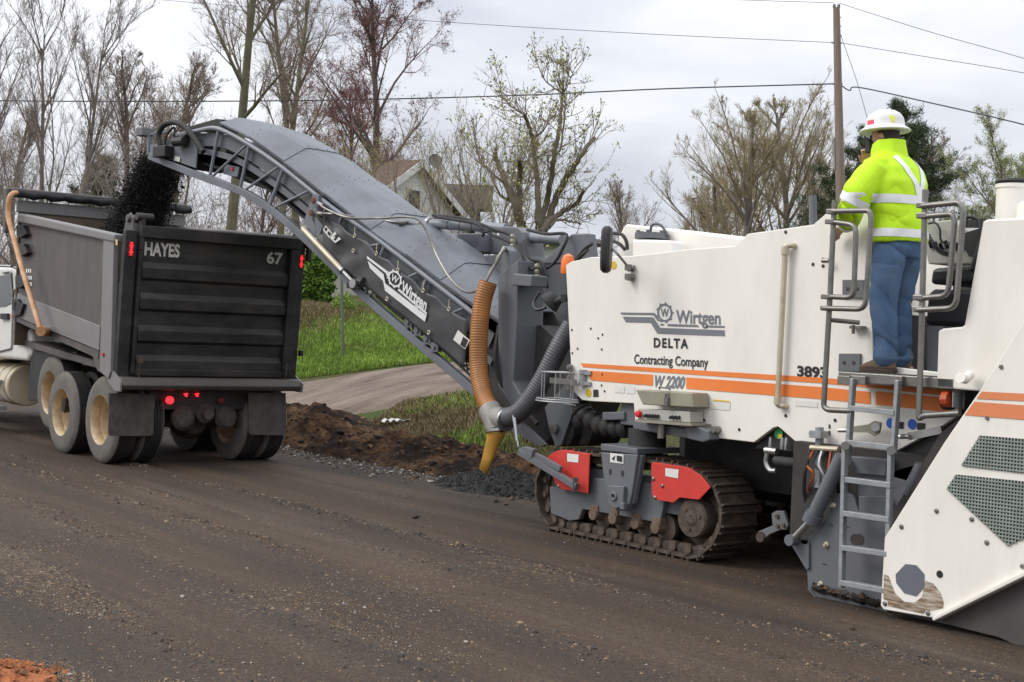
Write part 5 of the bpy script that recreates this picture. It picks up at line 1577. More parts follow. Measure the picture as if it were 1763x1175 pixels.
# flattened yellow nozzle
vs, fs = [], []
n0, n1 = S(856, 738, 7.97), S(832, 812, 7.93)
prof = [(0, .09, .09), (.10, .092, .085), (.3, .085, .055), (.65, .074, .034), (1, .066, .02)]
ax = (n1 - n0); sd_ = V(1, 0, 0) - ax.normalized() * ax.normalized().x; sd_.normalize(); th_ = ax.normalized().cross(sd_)
for (u, w_, h_) in prof:
    for j in range(20):
        a = 2 * math.pi * j / 20; vs.append(n0 + ax * u + sd_ * (w_ * math.cos(a)) + th_ * (h_ * math.sin(a)))
for i in range(4):
    for j in range(20):
        j2 = (j + 1) % 20; fs.append((i * 20 + j, i * 20 + j2, (i + 1) * 20 + j2, (i + 1) * 20 + j))
t = MB(); t.add(vs, fs); nz_o = t.build('hose_nozzle', M_HOSE_Y, mm, smooth=True); s_ = nz_o.modifiers.new('solid', 'SOLIDIFY'); s_.thickness = .006
# wire basket
t = MB(); W0 = [S(920, 640, 7.78), S(975, 638, 7.78)]
zb, zt2 = S(945, 688, 7.75).z, S(945, 640, 7.75).z
x0b, x1b = S(929, 680, 7.7).x, S(975, 680, 7.7).x
for z_, ex in ((zt2, 0), (zb + .01, .04), (zb - .01, .05)):
    t.tube([V((x0b + x1b) / 2 + ((x1b - x0b) / 2 + ex) * math.cos(a), 7.75 + (.12 + ex * .6) * math.sin(a), z_) for a in np.linspace(0, 6.283, 26)], .006, 6)
for a in np.linspace(0, 6.283, 7)[:-1]:
    q = V((x0b + x1b) / 2 + (x1b - x0b) / 2 * math.cos(a), 7.75 + .12 * math.sin(a), 0); t.tube([q + V(0, 0, zt2), q + V(0, 0, zb)], .005, 6)
t.bar(V(x0b, 7.75, zb - .005), V(x1b + .05, 7.77, zb - .03), .01, .008); t.bar(V(x0b + .05, 7.68, zb - .01), V(x1b, 7.82, zb - .01), .01, .008)
t.build('wire_basket', M_GALV, mm, smooth=True)
t = MB(); t.box(V(x0b + .01, 7.80, zb + .14), V(x1b, 7.815, zb + .19)); t.box(S(978, 672, 7.86), S(986, 628, 7.88)); 
for y in (632, 650, 668): q = S(982, y, 7.85); t.cyl(q, q + V(0, -.03, 0), .02, 8)
t.build('basket_bracket', M_RAIL, mm)

# ------------------------------------------------------------------ millings falling from the conveyor
rng = np.random.default_rng(21)
P, R = [], []
HC = C(285, 280, .5)
for k in range(52000):
    u = rng.random() ** .8
    ctr = C(278 - 50 * u ** 1.05, 272 + 134 * u, .5)
    hw_ = .14 + .15 * u; sp_y = .26 + .06 * u
    fine_ = rng.random() < .55
    strand = .5 * math.sin(11 * u + 2.1 * round(rng.random() * 7))
    q = ctr + CA * (hw_ * (rng.normal() * .62 if fine_ else rng.triangular(-1, 0, 1) * 1.02) + .03 * strand) + CPN * (rng.uniform(-1, 1) * sp_y + rng.normal() * .08) + V(0, 0, rng.normal() * .06)
    P.append(tuple(q)); R.append(.0025 + rng.random() * .005 if fine_ else min(.022, rng.gamma(1.6, .0036) + .004))
o = stones('falling_millings', P, R, None, rng, flatz=1.0, mats=[M_MILL, mat('black_millings_b', (.011, .011, .011), .8, var=.4, scale=30)])
tag(o, 'black asphalt millings pouring from the conveyor into the truck', 'millings', kind='stuff')
# ------------------------------------------------------------------ dump truck
tr_ = thing('dump_truck', (-17.5, 7.46, 0), 'black and grey dump truck seen from behind being loaded by the conveyor', 'dump truck')
BO_ = V(-15.0, 6.33, 1.076); _ph = .07
BF, BU = V(-math.cos(_ph), 0, math.sin(_ph)), V(math.sin(_ph), 0, math.cos(_ph))
BW, BH, BL = 2.19, 1.717, 3.75
def B(l_, w_, h_):
    return BO_ + BF * l_ + EY * w_ + BU * h_
def bbox(mb, l0, l1, w0, w1, h0, h1):
    mb.obox(B((l0 + l1) / 2, (w0 + w1) / 2, (h0 + h1) / 2), BF * (l1 - l0) / 2, EY * (w1 - w0) / 2, BU * (h1 - h0) / 2)
M_BED = mat('bed_side_paint', (.085, .078, .074), .5, var=.14, scale=1.6, dirt=(.16, .12, .09), damt=.35, dscale=1.6, stretch=(3, 1, .7))
M_BED2 = mat('bed_band_paint', (.20, .195, .195), .5, var=.08, scale=1.6, dirt=(.2, .17, .14), damt=.3, dscale=2.4)
M_BEDIN = mat('bed_inside', (.085, .065, .048), .8, var=.3, scale=4, dirt=(.15, .09, .05), damt=.6)
M_TG = mat('tailgate_paint', (.010, .010, .011), .55, var=.3, scale=2, dirt=(.065, .056, .048), damt=.75, dscale=1.6, stretch=(1, 1, 3.0))
M_RIM = mat('cream_rim', (.60, .46, .28), .5, var=.2, scale=5, dirt=(.26, .15, .075), damt=.85, dscale=4)
M_TYRE = mat('tyre_rubber', (.022, .021, .02), .8, var=.25, scale=6, dirt=(.07, .06, .05), damt=.5, dscale=3)
M_WALL = mat('tyre_wall_dusty', (.15, .14, .125), .85, var=.2, scale=5, dirt=(.07, .065, .06), damt=.7, dscale=3)
M_CAB = mat('cab_white', (.72, .72, .68), .4, var=.04, scale=2, dirt=(.4, .36, .28), damt=.3, dscale=2, coat=.2)
M_GLASS = mat('dark_glass', (.015, .018, .02), .08, var=.1)
M_LED = mat('lit_red_lamp', (1.0, .02, .03), .3, emit=2.5, var=.02)
M_ARM = mat('tarp_arm', (.50, .24, .09), .45, var=.2, scale=6, dirt=(.62, .56, .48), damt=.7, dscale=3)
# floor, walls
t = MB(); bbox(t, 0, BL, .05, BW - .05, -.02, .06)
bed = t.build('dump_bed', M_BED, tr_)
bed['label'] = 'dusty dark grey dump bed, front slightly raised'
t = MB()
side = SL([(32, 376), (196, 412), (186, 640), (168, 640), (150, 590), (24, 552), (30, 470)], 6.27); t.prism(side, EY * .05); t.build('side_wall', M_BED, bed, bevel=.006)
t = MB(); bbox(t, .0, BL, BW + .01, BW + .06, -.02, 1.69); t.build('side_wall', M_BED, bed, bevel=.006)
t = MB(); t.prism(SL([(30, 367), (197, 403), (196, 418), (31, 383)], 6.21), EY * .13); t.build('top_rail', M_BED2, bed, bevel=.02)
t = MB(); bbox(t, -.0, BL, BW - .02, BW + .11, 1.66, 1.76); t.build('top_rail', M_BED2, bed, bevel=.02)
t = MB(); t.prism(SL([(42, 511), (172, 562), (170, 604), (22, 543), (30, 505)], 6.245), EY * .05); t.build('lower_band', M_BED2, bed, bevel=.006)
t = MB(); t.prism(SL([(22, 544), (170, 605), (169, 618), (24, 552)], 6.262), EY * .08); t.build('lower_sill', M_BED, bed)
t = MB(); t.prism(SL([(178, 409), (196, 412), (190, 640), (186, 652), (171, 640)], 6.225), EY * .06); t.build('corner_post', M_BED2, bed, bevel=.006)
t = MB(); q = S(178, 611, 6.22); t.cyl(q, q + V(0, -.012, 0), .022, 12); t.build('side_marker', mat('red_lens', (.5, .02, .02), .3), bed)
t = MB(); q = S(203, 416, 6.22)
flat(t, SL([(199.5, 412), (203, 413), (202.5, 423), (199.5, 422)], 6.23), OUT); t.build('amber_reflector', mat('pale_amber', (.7, .5, .25), .4), bed)
# headboard with tarpaulin roller
xh = S(36, 376, 6.27).x
zh = SX(45, 333, xh).z
yr = 6.33 + BW + .1
t = MB(); t.box((xh - .05, 6.25, 1.3), (xh, yr, zh - .1)); hb2 = t.build('headboard', M_BEDIN, bed)
t = MB(); t.box((xh - .06, 6.22, zh - .26), (xh + .02, yr, zh - .10)); t.build('headboard_rail', M_BED2, bed, bevel=.01)
t = MB(); n_ = 30
pts = [V(xh + .06, 6.15 + (yr - 6.1) * k / n_, zh - .02 + .012 * math.sin(k * 1.7)) for k in range(n_ + 1)]
t.tube(pts, [.058 + .009 * math.sin(k * 2.3) for k in range(n_ + 1)], 12); t.build('tarpaulin_roll', mat('tarp_black', (.02, .02, .022), .6, var=.3, scale=8, bump=.4, bscale=20), bed, smooth=True)
t = MB(); t.box((xh - .12, 6.12, zh - .02), (xh + .1, yr, zh + .05)); t.box((xh - .1, 6.06, zh - .55), (xh + .02, 6.13, zh + .05)); t.build('tarpaulin_housing', M_BED, bed, bevel=.02)
t = MB(); t.tube(round_path([SX(45, 331, xh) + V(0, 0, 0), S(16, 333, 6.05), S(13, 372, 6.05), S(40, 470, 6.05), S(71, 572, 6.05)], .12), .034, 10); t.cyl(S(70, 571, 6.03), S(82, 571, 6.26), .06, 12)
t.build('tarpaulin_arm', M_ARM, bed, smooth=True)
t = MB(); t.tube([S(296, 355, 8.75), S(302, 395, 8.75)], .035, 10); t.build('tarpaulin_arm', M_CAB, bed, smooth=True)
for (x, y) in ((36, 400), (38, 432), (34, 487), (28, 527)):
    t = MB(); t.prism(SL([(x - 8, y - 12), (x + 2, y - 12), (x + 9, y + 3), (x - 2, y + 10), (x - 8, y + 6)], 6.2), EY * .08); t.build('bracket', M_BLACK, bed, bevel=.004)
t = MB()
for (x, y, w_) in ((45, 463, 9), (46, 475, 9), (46, 486, 7)):
    for k in range(3):
        flat(t, SL([(x + k * 3.4, y), (x + 2.4 + k * 3.4, y + .5), (x + 2.4 + k * 3.4, y + 7), (x + k * 3.4, y + 6.5)], 6.27), OUT)
t.build('lettering', M_PRINT_W, bed)
# rear corner posts and tailgate
t = MB(); bbox(t, -.03, .06, -.07, .075, -.05, 1.66); t.build('rear_post', M_TG, bed, bevel=.008)
t = MB(); bbox(t, -.03, .06, BW - .03, BW + .075, -.05, 1.66); t.build('rear_post', M_TG, bed, bevel=.008)
for w_ in (.002, BW + .025):
    t = MB(); bbox(t, -.045, -.03, w_ - .028, w_ + .028, 1.36, 1.53); hl = t.build('tail_lamp', mat('red_lens', (.5, .02, .02), .3), bed, bevel=.01)
    for k, (dy, dz) in enumerate(((0, .065), (-.012, .04), (.012, .04), (0, .015), (0, -.012), (-.012, -.035), (.012, -.035), (0, -.06))):
        s_ = MB(); q = B(-.046, w_ + dy, 1.445 + dz); s_.lathe(q, -BF, [(0, .010), (.004, .009), (.006, .003)], 8); s_.build('diode', M_LED, hl)
t = MB(); bbox(t, -.04, .02, .09, BW - .04, .0, 1.62)
tg = t.build('tailgate', M_TG, tr_)
tg['label'] = 'black ribbed tailgate with painted name and number'
def tg_bar(l0, w0, w1, h0, h1, nm='frame_bar'):
    t = MB(); bbox(t, l0, -.04, w0, w1, h0, h1); t.build(nm, M_TG, tg, bevel=.008)
tg_bar(-.11, .09, BW - .035, 1.59, 1.725)
tg_bar(-.07, .09, .135, .02, 1.588); tg_bar(-.10, BW - .155, BW - .035, .02, 1.588)
tg_bar(-.10, .136, BW - .156, .0, .075)
for h_ in (1.215, .86, .49, .145):
    t = MB()
    prof = [(0, h_ - .12), (-.038, h_ - .085), (-.038, h_ + .03), (0, h_ + .10)]
    a = [B(-.04 + l_, .14, hh) for l_, hh in prof]; t.prism(a, EY * (BW - .30)); t.build('rib', M_TG, tg, bevel=.006)
    t = MB()
NTG = BF * -1
def TGp(x, y, l_=-.047):
    return onpl(x, y, B(l_, 0, 0), BF)
t = MB()
text_on(t, 'HAYES', TGp(248.5, 439), TGp(309, 443), TGp(249.5, 417.5), bold=.035)
text_on(t, '67', TGp(459, 453), TGp(486.5, 455), TGp(459.6, 434.5), bold=.03)
t.build('lettering', mat('faded_white_letters', (.5, .48, .44), .6, var=.2, scale=12), tg)
# hinges at the top corners, latch pin, chains
for w_ in (.03, BW + .03):
    t = MB()
    t.prism([B(-.02, w_, 1.60), B(.28, w_, 1.62), B(.24, w_, 1.80), B(.14, w_, 1.86), B(.06, w_, 1.80)], EY * .03)
    t.prism([B(-.02, w_ + .1, 1.60), B(.28, w_ + .1, 1.62), B(.24, w_ + .1, 1.80), B(.14, w_ + .1, 1.86), B(.06, w_ + .1, 1.80)], EY * .03)
    t.cyl(B(.14, w_ - .03, 1.79), B(.14, w_ + .18, 1.79), .045, 14); t.build('hinge', M_BED, bed, bevel=.006)
    t = MB(); bbox(t, -.10, -.02, w_ + .055, w_ + .10, 1.45, 1.84); t.cyl(B(-.06, w_ + .0, 1.82), B(-.06, w_ + .2, 1.82), .045, 14); t.build('hinge_arm', M_TG, tg, bevel=.006)
for w_ in (.16, BW - .12):
    t = MB()
    for k in range(9):
        q = B(-.125, w_, .16 - k * .03); t.tube([q + (EY if k % 2 else BF) * (.011 * math.cos(a)) + V(0, 0, .019 * math.sin(a)) for a in np.linspace(0, 6.283, 9)], .0045, 5)
    t.build('chain', M_TRACK, tg)
t = MB(); bbox(t, -.13, -.1, .14, .20, .15, .22); t.build('latch', M_TRACK, tg)
t = MB(); bbox(t, -.08, -.02, BW + .09, BW + .13, .27, .34); t.build('latch', M_TG, bed)
# apron below the gate
t = MB()
pr = [(.10, -.02), (-.13, -.015), (-.16, -.03), (-.20, -.10), (-.17, -.15), (-.08, -.17), (.10, -.14)]
t.prism([B(l_, -.06, h_) for l_, h_ in pr], EY * (BW + .13)); t.build('apron', mat('apron_paint', (.075, .066, .06), .5, var=.2, scale=3, dirt=(.16, .13, .1), damt=.5, stretch=(1, .5, 3)), bed, bevel=.012)
t = MB(); t.prism([B(l_, -.085, h_) for l_, h_ in ((.22, .05), (.02, .03), (-.20, -.06), (-.20, -.17), (-.05, -.18), (.16, -.1))], EY * .02); t.prism([B(l_, BW + .075, h_) for l_, h_ in ((.22, .05), (.02, .03), (-.20, -.06), (-.20, -.17), (-.05, -.18), (.16, -.1))], EY * .02); t.build('end_plate', M_BED2, bed)
# frame, axles, rear cross member with lamps
t = MB()
for y in (7.02, 7.82): t.box((-22.5, y, .72), (-15.15, y + .09, .98))
t.box((-15.25, 6.75, .66), (-15.13, 8.2, .90)); t.box((-15.3, 7.1, .58), (-15.12, 7.35, .7)); t.box((-15.3, 7.6, .58), (-15.12, 7.85, .7))
frm = t.build('truck_frame', M_DARK, tr_, bevel=.01)
t = MB(); t.lathe(V(-15.57, 7.46, .5), V(1, 0, 0), [(-.24, .05), (-.2, .16), (-.08, .22), (.08, .22), (.2, .15), (.24, .05)], 22); t.cyl(V(-15.57, 6.64, .5), V(-15.57, 8.28, .5), .085, 16); t.cyl(V(-16.82, 6.64, .5), V(-16.82, 8.28, .5), .085, 16); t.build('axle', mat('muddy_axle', (.07, .058, .048), .85, var=.4, scale=8, bump=.5), tr_, smooth=True)
t = MB(); t.lathe(V(-15.14, 7.46, .62), V(1, 0, 0), [(0, .12), (.03, .12), (.06, .07), (.12, .07)], 18)
for y in (7.18, 7.74): t.lathe(V(-15.12, y, .56), V(1, 0, 0), [(-.1, .13), (.0, .15), (.05, .1), (.06, .02)], 16)
t.build('hitch', mat('muddy_axle', (.07, .058, .048)), frm, smooth=True)
for (x, y, r, lit) in ((293, 689.5, .045, 1), (321, 680, .026, 1), (340, 680, .026, 1), (381, 690, .045, 0)):
    q = SX(x, y, -15.09); t = MB()
    t.lathe(q, V(1, 0, 0), [(-.03, r), (.005, r), (.012, r * .7), (.014, .005)], 16 if r > .03 else 3)
    t.build('tail_lamp', M_LED if lit else mat('dim_red_lens', (.16, .012, .012), .4), frm)
# mud flaps
for q in (((188, 677), (267, 679), (264, 748), (258, 751), (190, 751), (187, 745)), ((428, 677), (492, 677), (493, 745), (489, 750), (432, 749), (428, 744))):
    t = MB(); t.prism([SX(x, y, -14.99) for x, y in q], V(-.02, 0, 0)); t.build('mud_flap', mat('mud_flap', (.05, .046, .042), .8, var=.3, scale=6, dirt=(.13, .11, .09), damt=.7, dscale=4), tr_)
# wheels
def wheel_mesh():
    ty = MB()
    R0 = .515
    prof = [(0.0, .30), (.0, .36), (.006, .44), (.02, .485), (.045, R0 - .006)]
    y = .05
    for k in range(5):
        prof += [(y, R0), (y + .026, R0), (y + .028, R0 - .014), (y + .036, R0 - .014), (y + .038, R0)]
        y += .038
    prof += [(.245, R0 - .006), (.265, .485), (.28, .44), (.285, .36), (.285, .30)]
    ty.lathe((0, 0, 0), (0, 1, 0), prof, 44)
    rm = MB(); rm.lathe((0, 0, 0), (0, 1, 0), [(.03, .302), (.004, .304), (.0, .298), (.012, .288), (.03, .274), (.10, .262), (.115, .268), (.13, .258), (.205, .248), (.215, .225), (.21, .17), (.215, .13), (.20, .11), (.165, .105), (.16, .06), (.158, .01)], 36)
    # inner face visible: build dish as open surface
    nut = MB()
    for k in range(10):
        a = k * math.pi / 5; nut.cyl((.185 * math.cos(a), .21, .185 * math.sin(a)), (.185 * math.cos(a), .17, .185 * math.sin(a)), .015, 6)
    out = []
    for nm, b_, m_ in (('tyre', ty, M_TYRE), ('rim', rm, M_RIM), ('wheel_nut', nut, M_RIM)):
        me = bpy.data.meshes.new(nm); f = b_.f
        if nm == 'rim': f = [q for q in f if len(q) == 4 or q == f[-1]]
        if nm == 'tyre': f = [q for q in f if len(q) == 4]
        me.from_pydata(b_.v, [], f); me.materials.append(m_)
        if nm == 'tyre':
            me.materials.append(M_WALL)
            me.polygons.foreach_set('material_index', [1 if (max(me.vertices[i].co.y for i in p.vertices) < .0451 or min(me.vertices[i].co.y for i in p.vertices) > .2449) else 0 for p in me.polygons])
        if nm != 'wheel_nut':
            me.polygons.foreach_set('use_smooth', [True] * len(me.polygons)); me.set_sharp_from_angle(angle=math.radians(38))
        out.append((nm, me))
    return out
WM = wheel_mesh()
def wheel(x, y, z, flip, sc=1.0):
    w_ = bpy.data.objects.new('wheel', None); COL.objects.link(w_); w_.parent = tr_; w_.location = V(x, y, z) - tr_.location; w_.empty_display_size = .1
    if flip: w_.rotation_euler = (0, 0, math.pi)
    w_.scale = (sc, 1, sc)
    for nm, me in WM:
        o = bpy.data.objects.new(nm, me); COL.objects.link(o); o.parent = w_; o.rotation_euler = (0, random.Random(x * 7 + y).uniform(0, 6), 0)
for x, z in ((-15.57, .515), (-16.82, .515)):
    for y, f in ((6.33, 0), (6.945, 1), (8.58, 1), (7.965, 0)):
        wheel(x, y, z, f)
_lw = S(84, 676, 6.42)
for y, f in ((6.42, 0), (8.50, 1)):
    wheel(_lw.x, y, _lw.z, f, .95)
for y, f in ((6.36, 0), (8.55, 1)):
    wheel(-22.6, y, .50, f, .97)
# mud guard over the lift axle, fuel tank, cab
t = MB(); t.prism(SL([(53, 606), (130, 606), (140, 625), (100, 618), (80, 622), (72, 645), (68, 690), (48, 690)], 6.45), EY * .5); t.build('mud_guard', M_BLACK, tr_, bevel=.01)
t = MB(); a = S(46, 664, 6.7); t.cyl(V(a.x - 1.5, 6.72, a.z), V(a.x, 6.72, a.z), .29, 26); tank_ = t.build('fuel_tank', mat('tank_cream', (.58, .50, .36), .4, var=.1, scale=3, dirt=(.3, .22, .12), damt=.5), tr_, smooth=True, bevel=.02)
t = MB()
for dx in (.12, .4, 1.1): t.cyl(V(a.x - dx - .04, 6.72, a.z), V(a.x - dx, 6.72, a.z), .297, 26)
t.build('tank_strap', M_STEEL, tank_, smooth=True)
t = MB(); t.box(V(a.x - 1.4, 6.33, a.z - .36), V(a.x - .25, 6.52, a.z - .31)); t.box(V(a.x - 1.4, 6.33, a.z + .02), V(a.x - .2, 6.46, a.z + .06)); t.build('step', M_GALV, tank_)
t = MB()
cabp = SL([(-170, 640), (-170, 560), (-120, 540), (-60, 470), (-40, 461), (22, 459), (34, 470), (45, 560), (52, 575), (53, 612), (46, 622), (0, 617)], 6.42)
t.prism(cabp, EY * 2.05); cab = t.build('cab', M_CAB, tr_, bevel=.05, seg=3)
t = MB(); t.prism(SL([(53, 566), (100, 585), (108, 606), (60, 604)], 6.75), EY * 1.4); t.build('cab_fairing', M_CAB, cab, bevel=.02)
t = MB(); t.prism(SL([(-30, 480), (8, 474), (20, 470), (24, 520), (8, 528), (-35, 530)], 6.41), EY * .02); t.build('window', M_GLASS, cab)
t = MB(); t.tube(round_path(SL([(5, 470), (18, 468), (22, 520), (20, 600), (-5, 606)], 6.405), .05), .012, 6); t.build('door_seam', mat('seam_grey', (.25, .25, .24), .6), cab)
t = MB(); t.tube([S(33, 466, 6.3), S(31, 482, 6.3)], .02, 8); t.tube(smooth_pts(SL([(34, 498), (25, 500), (22, 515), (24, 528)], 6.3), 5), .022, 8); t.tube([S(-30, 457, 6.25), S(20, 459, 6.25), S(30, 464, 6.4)], .018, 8); t.build('grab_handle', M_STEEL, cab, smooth=True)
t = MB(); t.prism(SL([(24, 520), (40, 524), (34, 542), (24, 545)], 6.2), EY * .25); t.prism(SL([(0, 540), (12, 540), (12, 550), (0, 550)], 6.38), EY * .05); t.build('tail_bracket', M_BLACK, cab)
t = MB(); flat(t, SL([(19, 541), (22, 542), (22, 549), (19, 548)], 6.41), OUT); t.build('marker_lamp', mat('orange_lens', (.8, .2, .03), .3), cab)
# load inside the bed
g = 18
vs, fs = [], []
for i in range(g + 1):
    for j in range(g + 1):
        l_, w_ = .1 + (BL - .2) * i / g, .06 + (BW - .1) * j / g
        h_ = .45 + .75 * math.exp(-((l_ - 1.7) / .8) ** 2 - ((w_ - 1.25) / .8) ** 2) + .12 * float(fbm(l_ * 2, w_ * 2, 77))
        vs.append(tuple(B(l_, w_, h_)))
for i in range(g):
    for j in range(g):
        a = i * (g + 1) + j; fs.append((a, a + g + 1, a + g + 2, a + 1))
t = MB(); t.add(vs, fs); ldm = t.build('load_heap', M_MILL, None, smooth=True); tag(ldm, 'heap of black millings lying inside the dump bed', 'millings')
# ------------------------------------------------------------------ worker on the platform
ft = S(1540, 630, 7.98)
PX, PY, PZ = ft.x, 7.98, zt + .004
wk = thing('person', (PX, PY, PZ), 'worker in lime jacket, jeans and white hard hat standing on the machine platform', 'person')
HS = (S(1525, 187, 7.98).z - PZ) / 1.86          # figure scale
def W(x, y, z):                                   # figure space: -x is forward, -y his left hand
    return V(PX + (x - .20 * max(0, z - 1.0)) * HS, PY + y * HS, PZ + (z - .03 * max(0, min(1, (z - 1.58) / .1))) * HS)   # he leans forward
def rings(mb, rs, n=24):
    """loft of ellipses: (centre, half-axis a, half-axis b)"""
    vs, fs = [], []
    for (c, a, b_) in rs:
        for j in range(n):
            t = 2 * math.pi * j / n; vs.append(c + a * math.cos(t) + b_ * math.sin(t))
    for i in range(len(rs) - 1):
        for j in range(n):
            j2 = (j + 1) % n; fs.append((i * n + j, i * n + j2, (i + 1) * n + j2, (i + 1) * n + j))
    fs.append(tuple(range(n - 1, -1, -1))); fs.append(tuple((len(rs) - 1) * n + j for j in range(n)))
    mb.add(vs, fs)
def horiz(mb, lst):
    rings(mb, [(W(cx, cy, z), V(rx * HS, 0, 0), V(0, ry * HS, 0)) for (cx, cy, z, rx, ry) in lst])
def limb(mb, pts, rad, n=18):
    p = smooth_pts([W(*q) for q in pts], 6)
    k = len(p); r = [float(np.interp(i / (k - 1), np.linspace(0, 1, len(rad)), rad)) * HS for i in range(k)]
    mb.tube(p, r, n)
    for q, rr in ((p[0], r[0]), (p[-1], r[-1])):
        mb.lathe(q - V(0, 0, rr * .9), V(0, 0, 1), [(0, .02), (rr * .3, rr * .75), (rr * .9, rr * .97), (rr * 1.5, rr * .75), (rr * 1.8, .02)], 14)
def remeshed(mb, name, m, vox, parent, fold=None, smooth_it=4):
    me = bpy.data.meshes.new(name)
    me.from_pydata([tuple(v) for v in mb.v], [], mb.f)
    ob = bpy.data.objects.new(name, me); COL.objects.link(ob)
    md = ob.modifiers.new('r', 'REMESH'); md.mode = 'VOXEL'; md.voxel_size = vox
    sm = ob.modifiers.new('s', 'SMOOTH'); sm.factor = .5; sm.iterations = smooth_it
    dg = bpy.context.evaluated_depsgraph_get()
    m2 = bpy.data.meshes.new_from_object(ob.evaluated_get(dg))
    bpy.data.objects.remove(ob)
    base = root_loc(parent)
    co = np.empty(len(m2.vertices) * 3); m2.vertices.foreach_get('co', co); co = co.reshape(-1, 3)
    nr = np.empty(len(m2.vertices) * 3); m2.vertices.foreach_get('normal', nr); nr = nr.reshape(-1, 3)
    if fold is not None:
        co = co + nr * fold(co)[:, None]
    m2.vertices.foreach_set('co', (co - np.array(base)).ravel())
    m2.materials.clear(); m2.materials.append(m)
    m2.polygons.foreach_set('use_smooth', [True] * len(m2.polygons))
    m2.update()
    o = bpy.data.objects.new(name, m2); COL.objects.link(o); o.parent = parent
    return o
M_SKIN = mat('skin', (.58, .31, .23), .5, var=.08, scale=20)
M_HAIR = mat('hair', (.05, .04, .035), .8, var=.3, scale=60)
M_LIME = mat('lime_jacket', (.55, .86, .02), .6, var=.05, scale=5, spec=.3)
M_REFL = mat('reflective_tape', (.80, .81, .82), .4, var=.03, scale=20)
M_JEAN = mat('denim', (.058, .115, .22), .85, var=.22, scale=9, dirt=(.15, .21, .30), damt=.5, dscale=5, bump=.1, bscale=200)
M_BOOT = mat('brown_boot', (.13, .08, .045), .7, var=.2, scale=14)
M_HAT = mat('hard_hat', (.74, .73, .69), .35, var=.03, scale=6, dirt=(.5, .46, .4), damt=.3, dscale=6)
# the body: one continuous mesh, head to feet
bd = MB()
LS, LE, LH = (0, -.21, 1.42), (-.13, -.33, 1.15), (-.32, -.20, 1.02)
RS, RE, RH = (-.02, .21, 1.42), (-.26, .30, 1.22), (-.25, .10, 1.46)
horiz(bd, [(0, 0, .86, .10, .15), (0, 0, .95, .12, .17), (0, 0, 1.1, .11, .155), (0, 0, 1.3, .12, .18), (0, 0, 1.43, .10, .19), (0, 0, 1.49, .06, .09), (-.01, 0, 1.56, .055, .06), (-.02, 0, 1.62, .06, .062)])
horiz(bd, [(-.04, .0, 1.57, .05, .045), (-.035, 0, 1.60, .075, .062), (-.03, 0, 1.66, .09, .074), (-.02, 0, 1.72, .098, .078), (-.015, 0, 1.78, .09, .072), (-.01, 0, 1.82, .05, .045)])
horiz(bd, [(-.122, 0, 1.655, .012, .018), (-.128, 0, 1.67, .018, .016), (-.118, 0, 1.70, .012, .011)])      # nose
horiz(bd, [(-.105, 0, 1.615, .012, .024), (-.108, 0, 1.625, .014, .026), (-.105, 0, 1.635, .012, .024)])     # mouth
for s_ in (-1, 1):
    horiz(bd, [(.0, s_ * .078, 1.645, .014, .010), (.004, s_ * .086, 1.67, .022, .013), (.0, s_ * .084, 1.70, .02, .011)])  # ears
    limb(bd, [(0, s_ * .10, .90), (-.02 if s_ < 0 else -.06, s_ * .12, .50), (.02 if s_ < 0 else -.03, s_ * .13, .08)], [.10, .075, .05])
    horiz(bd, [(-.03, s_ * .13, .03, .10, .035), (-.02, s_ * .13, .07, .06, .035), (.01, s_ * .13, .12, .045, .04)])
limb(bd, [LS, LE, LH], [.055, .045, .03]); limb(bd, [RS, RE, RH], [.055, .045, .03])
def hand(mb, w, d, pal, side):
    """palm from wrist w along d; fingers curl towards pal; the thumb leaves the palm's side"""
    w, d, pal, side = Vector(w), Vector(d).normalized(), Vector(pal).normalized(), Vector(side).normalized()
    c = w + d * .05
    mb.obox(W(*c), d * (.048 * HS), side * (.04 * HS), pal * (.014 * HS))
    for k, (o_, L) in enumerate(((-.031, .072), (-.010, .082), (.011, .077), (.030, .060))):
        p0 = w + d * .088 + side * o_; p1 = p0 + d * L * .42 + pal * .008; p2 = p1 + d * L * .18 + pal * L * .36; p3 = p2 - d * L * .18 + pal * L * .24
        mb.tube([W(*p) for p in (p0 - d * .02, p0, p1, p2, p3)], [.0105 * HS, .0105 * HS, .010 * HS, .0092 * HS, .0075 * HS], 10)
    q0 = w + d * .025 - side * .03; q1 = q0 - side * .028 + d * .028 + pal * .012; q2 = q1 + d * .03 + pal * .02; 
    mb.tube([W(*p) for p in (q0, q1, q2, q2 + d * .012 + pal * .014)], [.014 * HS, .0125 * HS, .011 * HS, .008 * HS], 10)
hand(bd, LH, (-.75, .25, -.35), (-.2, .1, -1), (.3, .9, 0))
hand(bd, RH, (.05, -.35, .9), (.6, -.8, 0), (.8, .5, 0))
body = remeshed(bd, 'body', M_SKIN, .0085, wk, smooth_it=3)
# eyes and hair
ey = MB()
for s_ in (-1, 1): ey.lathe(W(-.112, s_ * .032, 1.695), V(-1, 0, 0), [(0, .012 * HS), (.006, .009 * HS), (.009, .002)], 10)
ey.build('eye', M_PRINT_K, body)
hr = MB(); horiz(hr, [(.03, 0, 1.60, .055, .055), (.02, 0, 1.64, .072, .07), (.0, 0, 1.70, .086, .082), (-.005, 0, 1.78, .092, .078), (0, 0, 1.81, .05, .05)])
remeshed(hr, 'hair', M_HAIR, .009, wk, smooth_it=2)
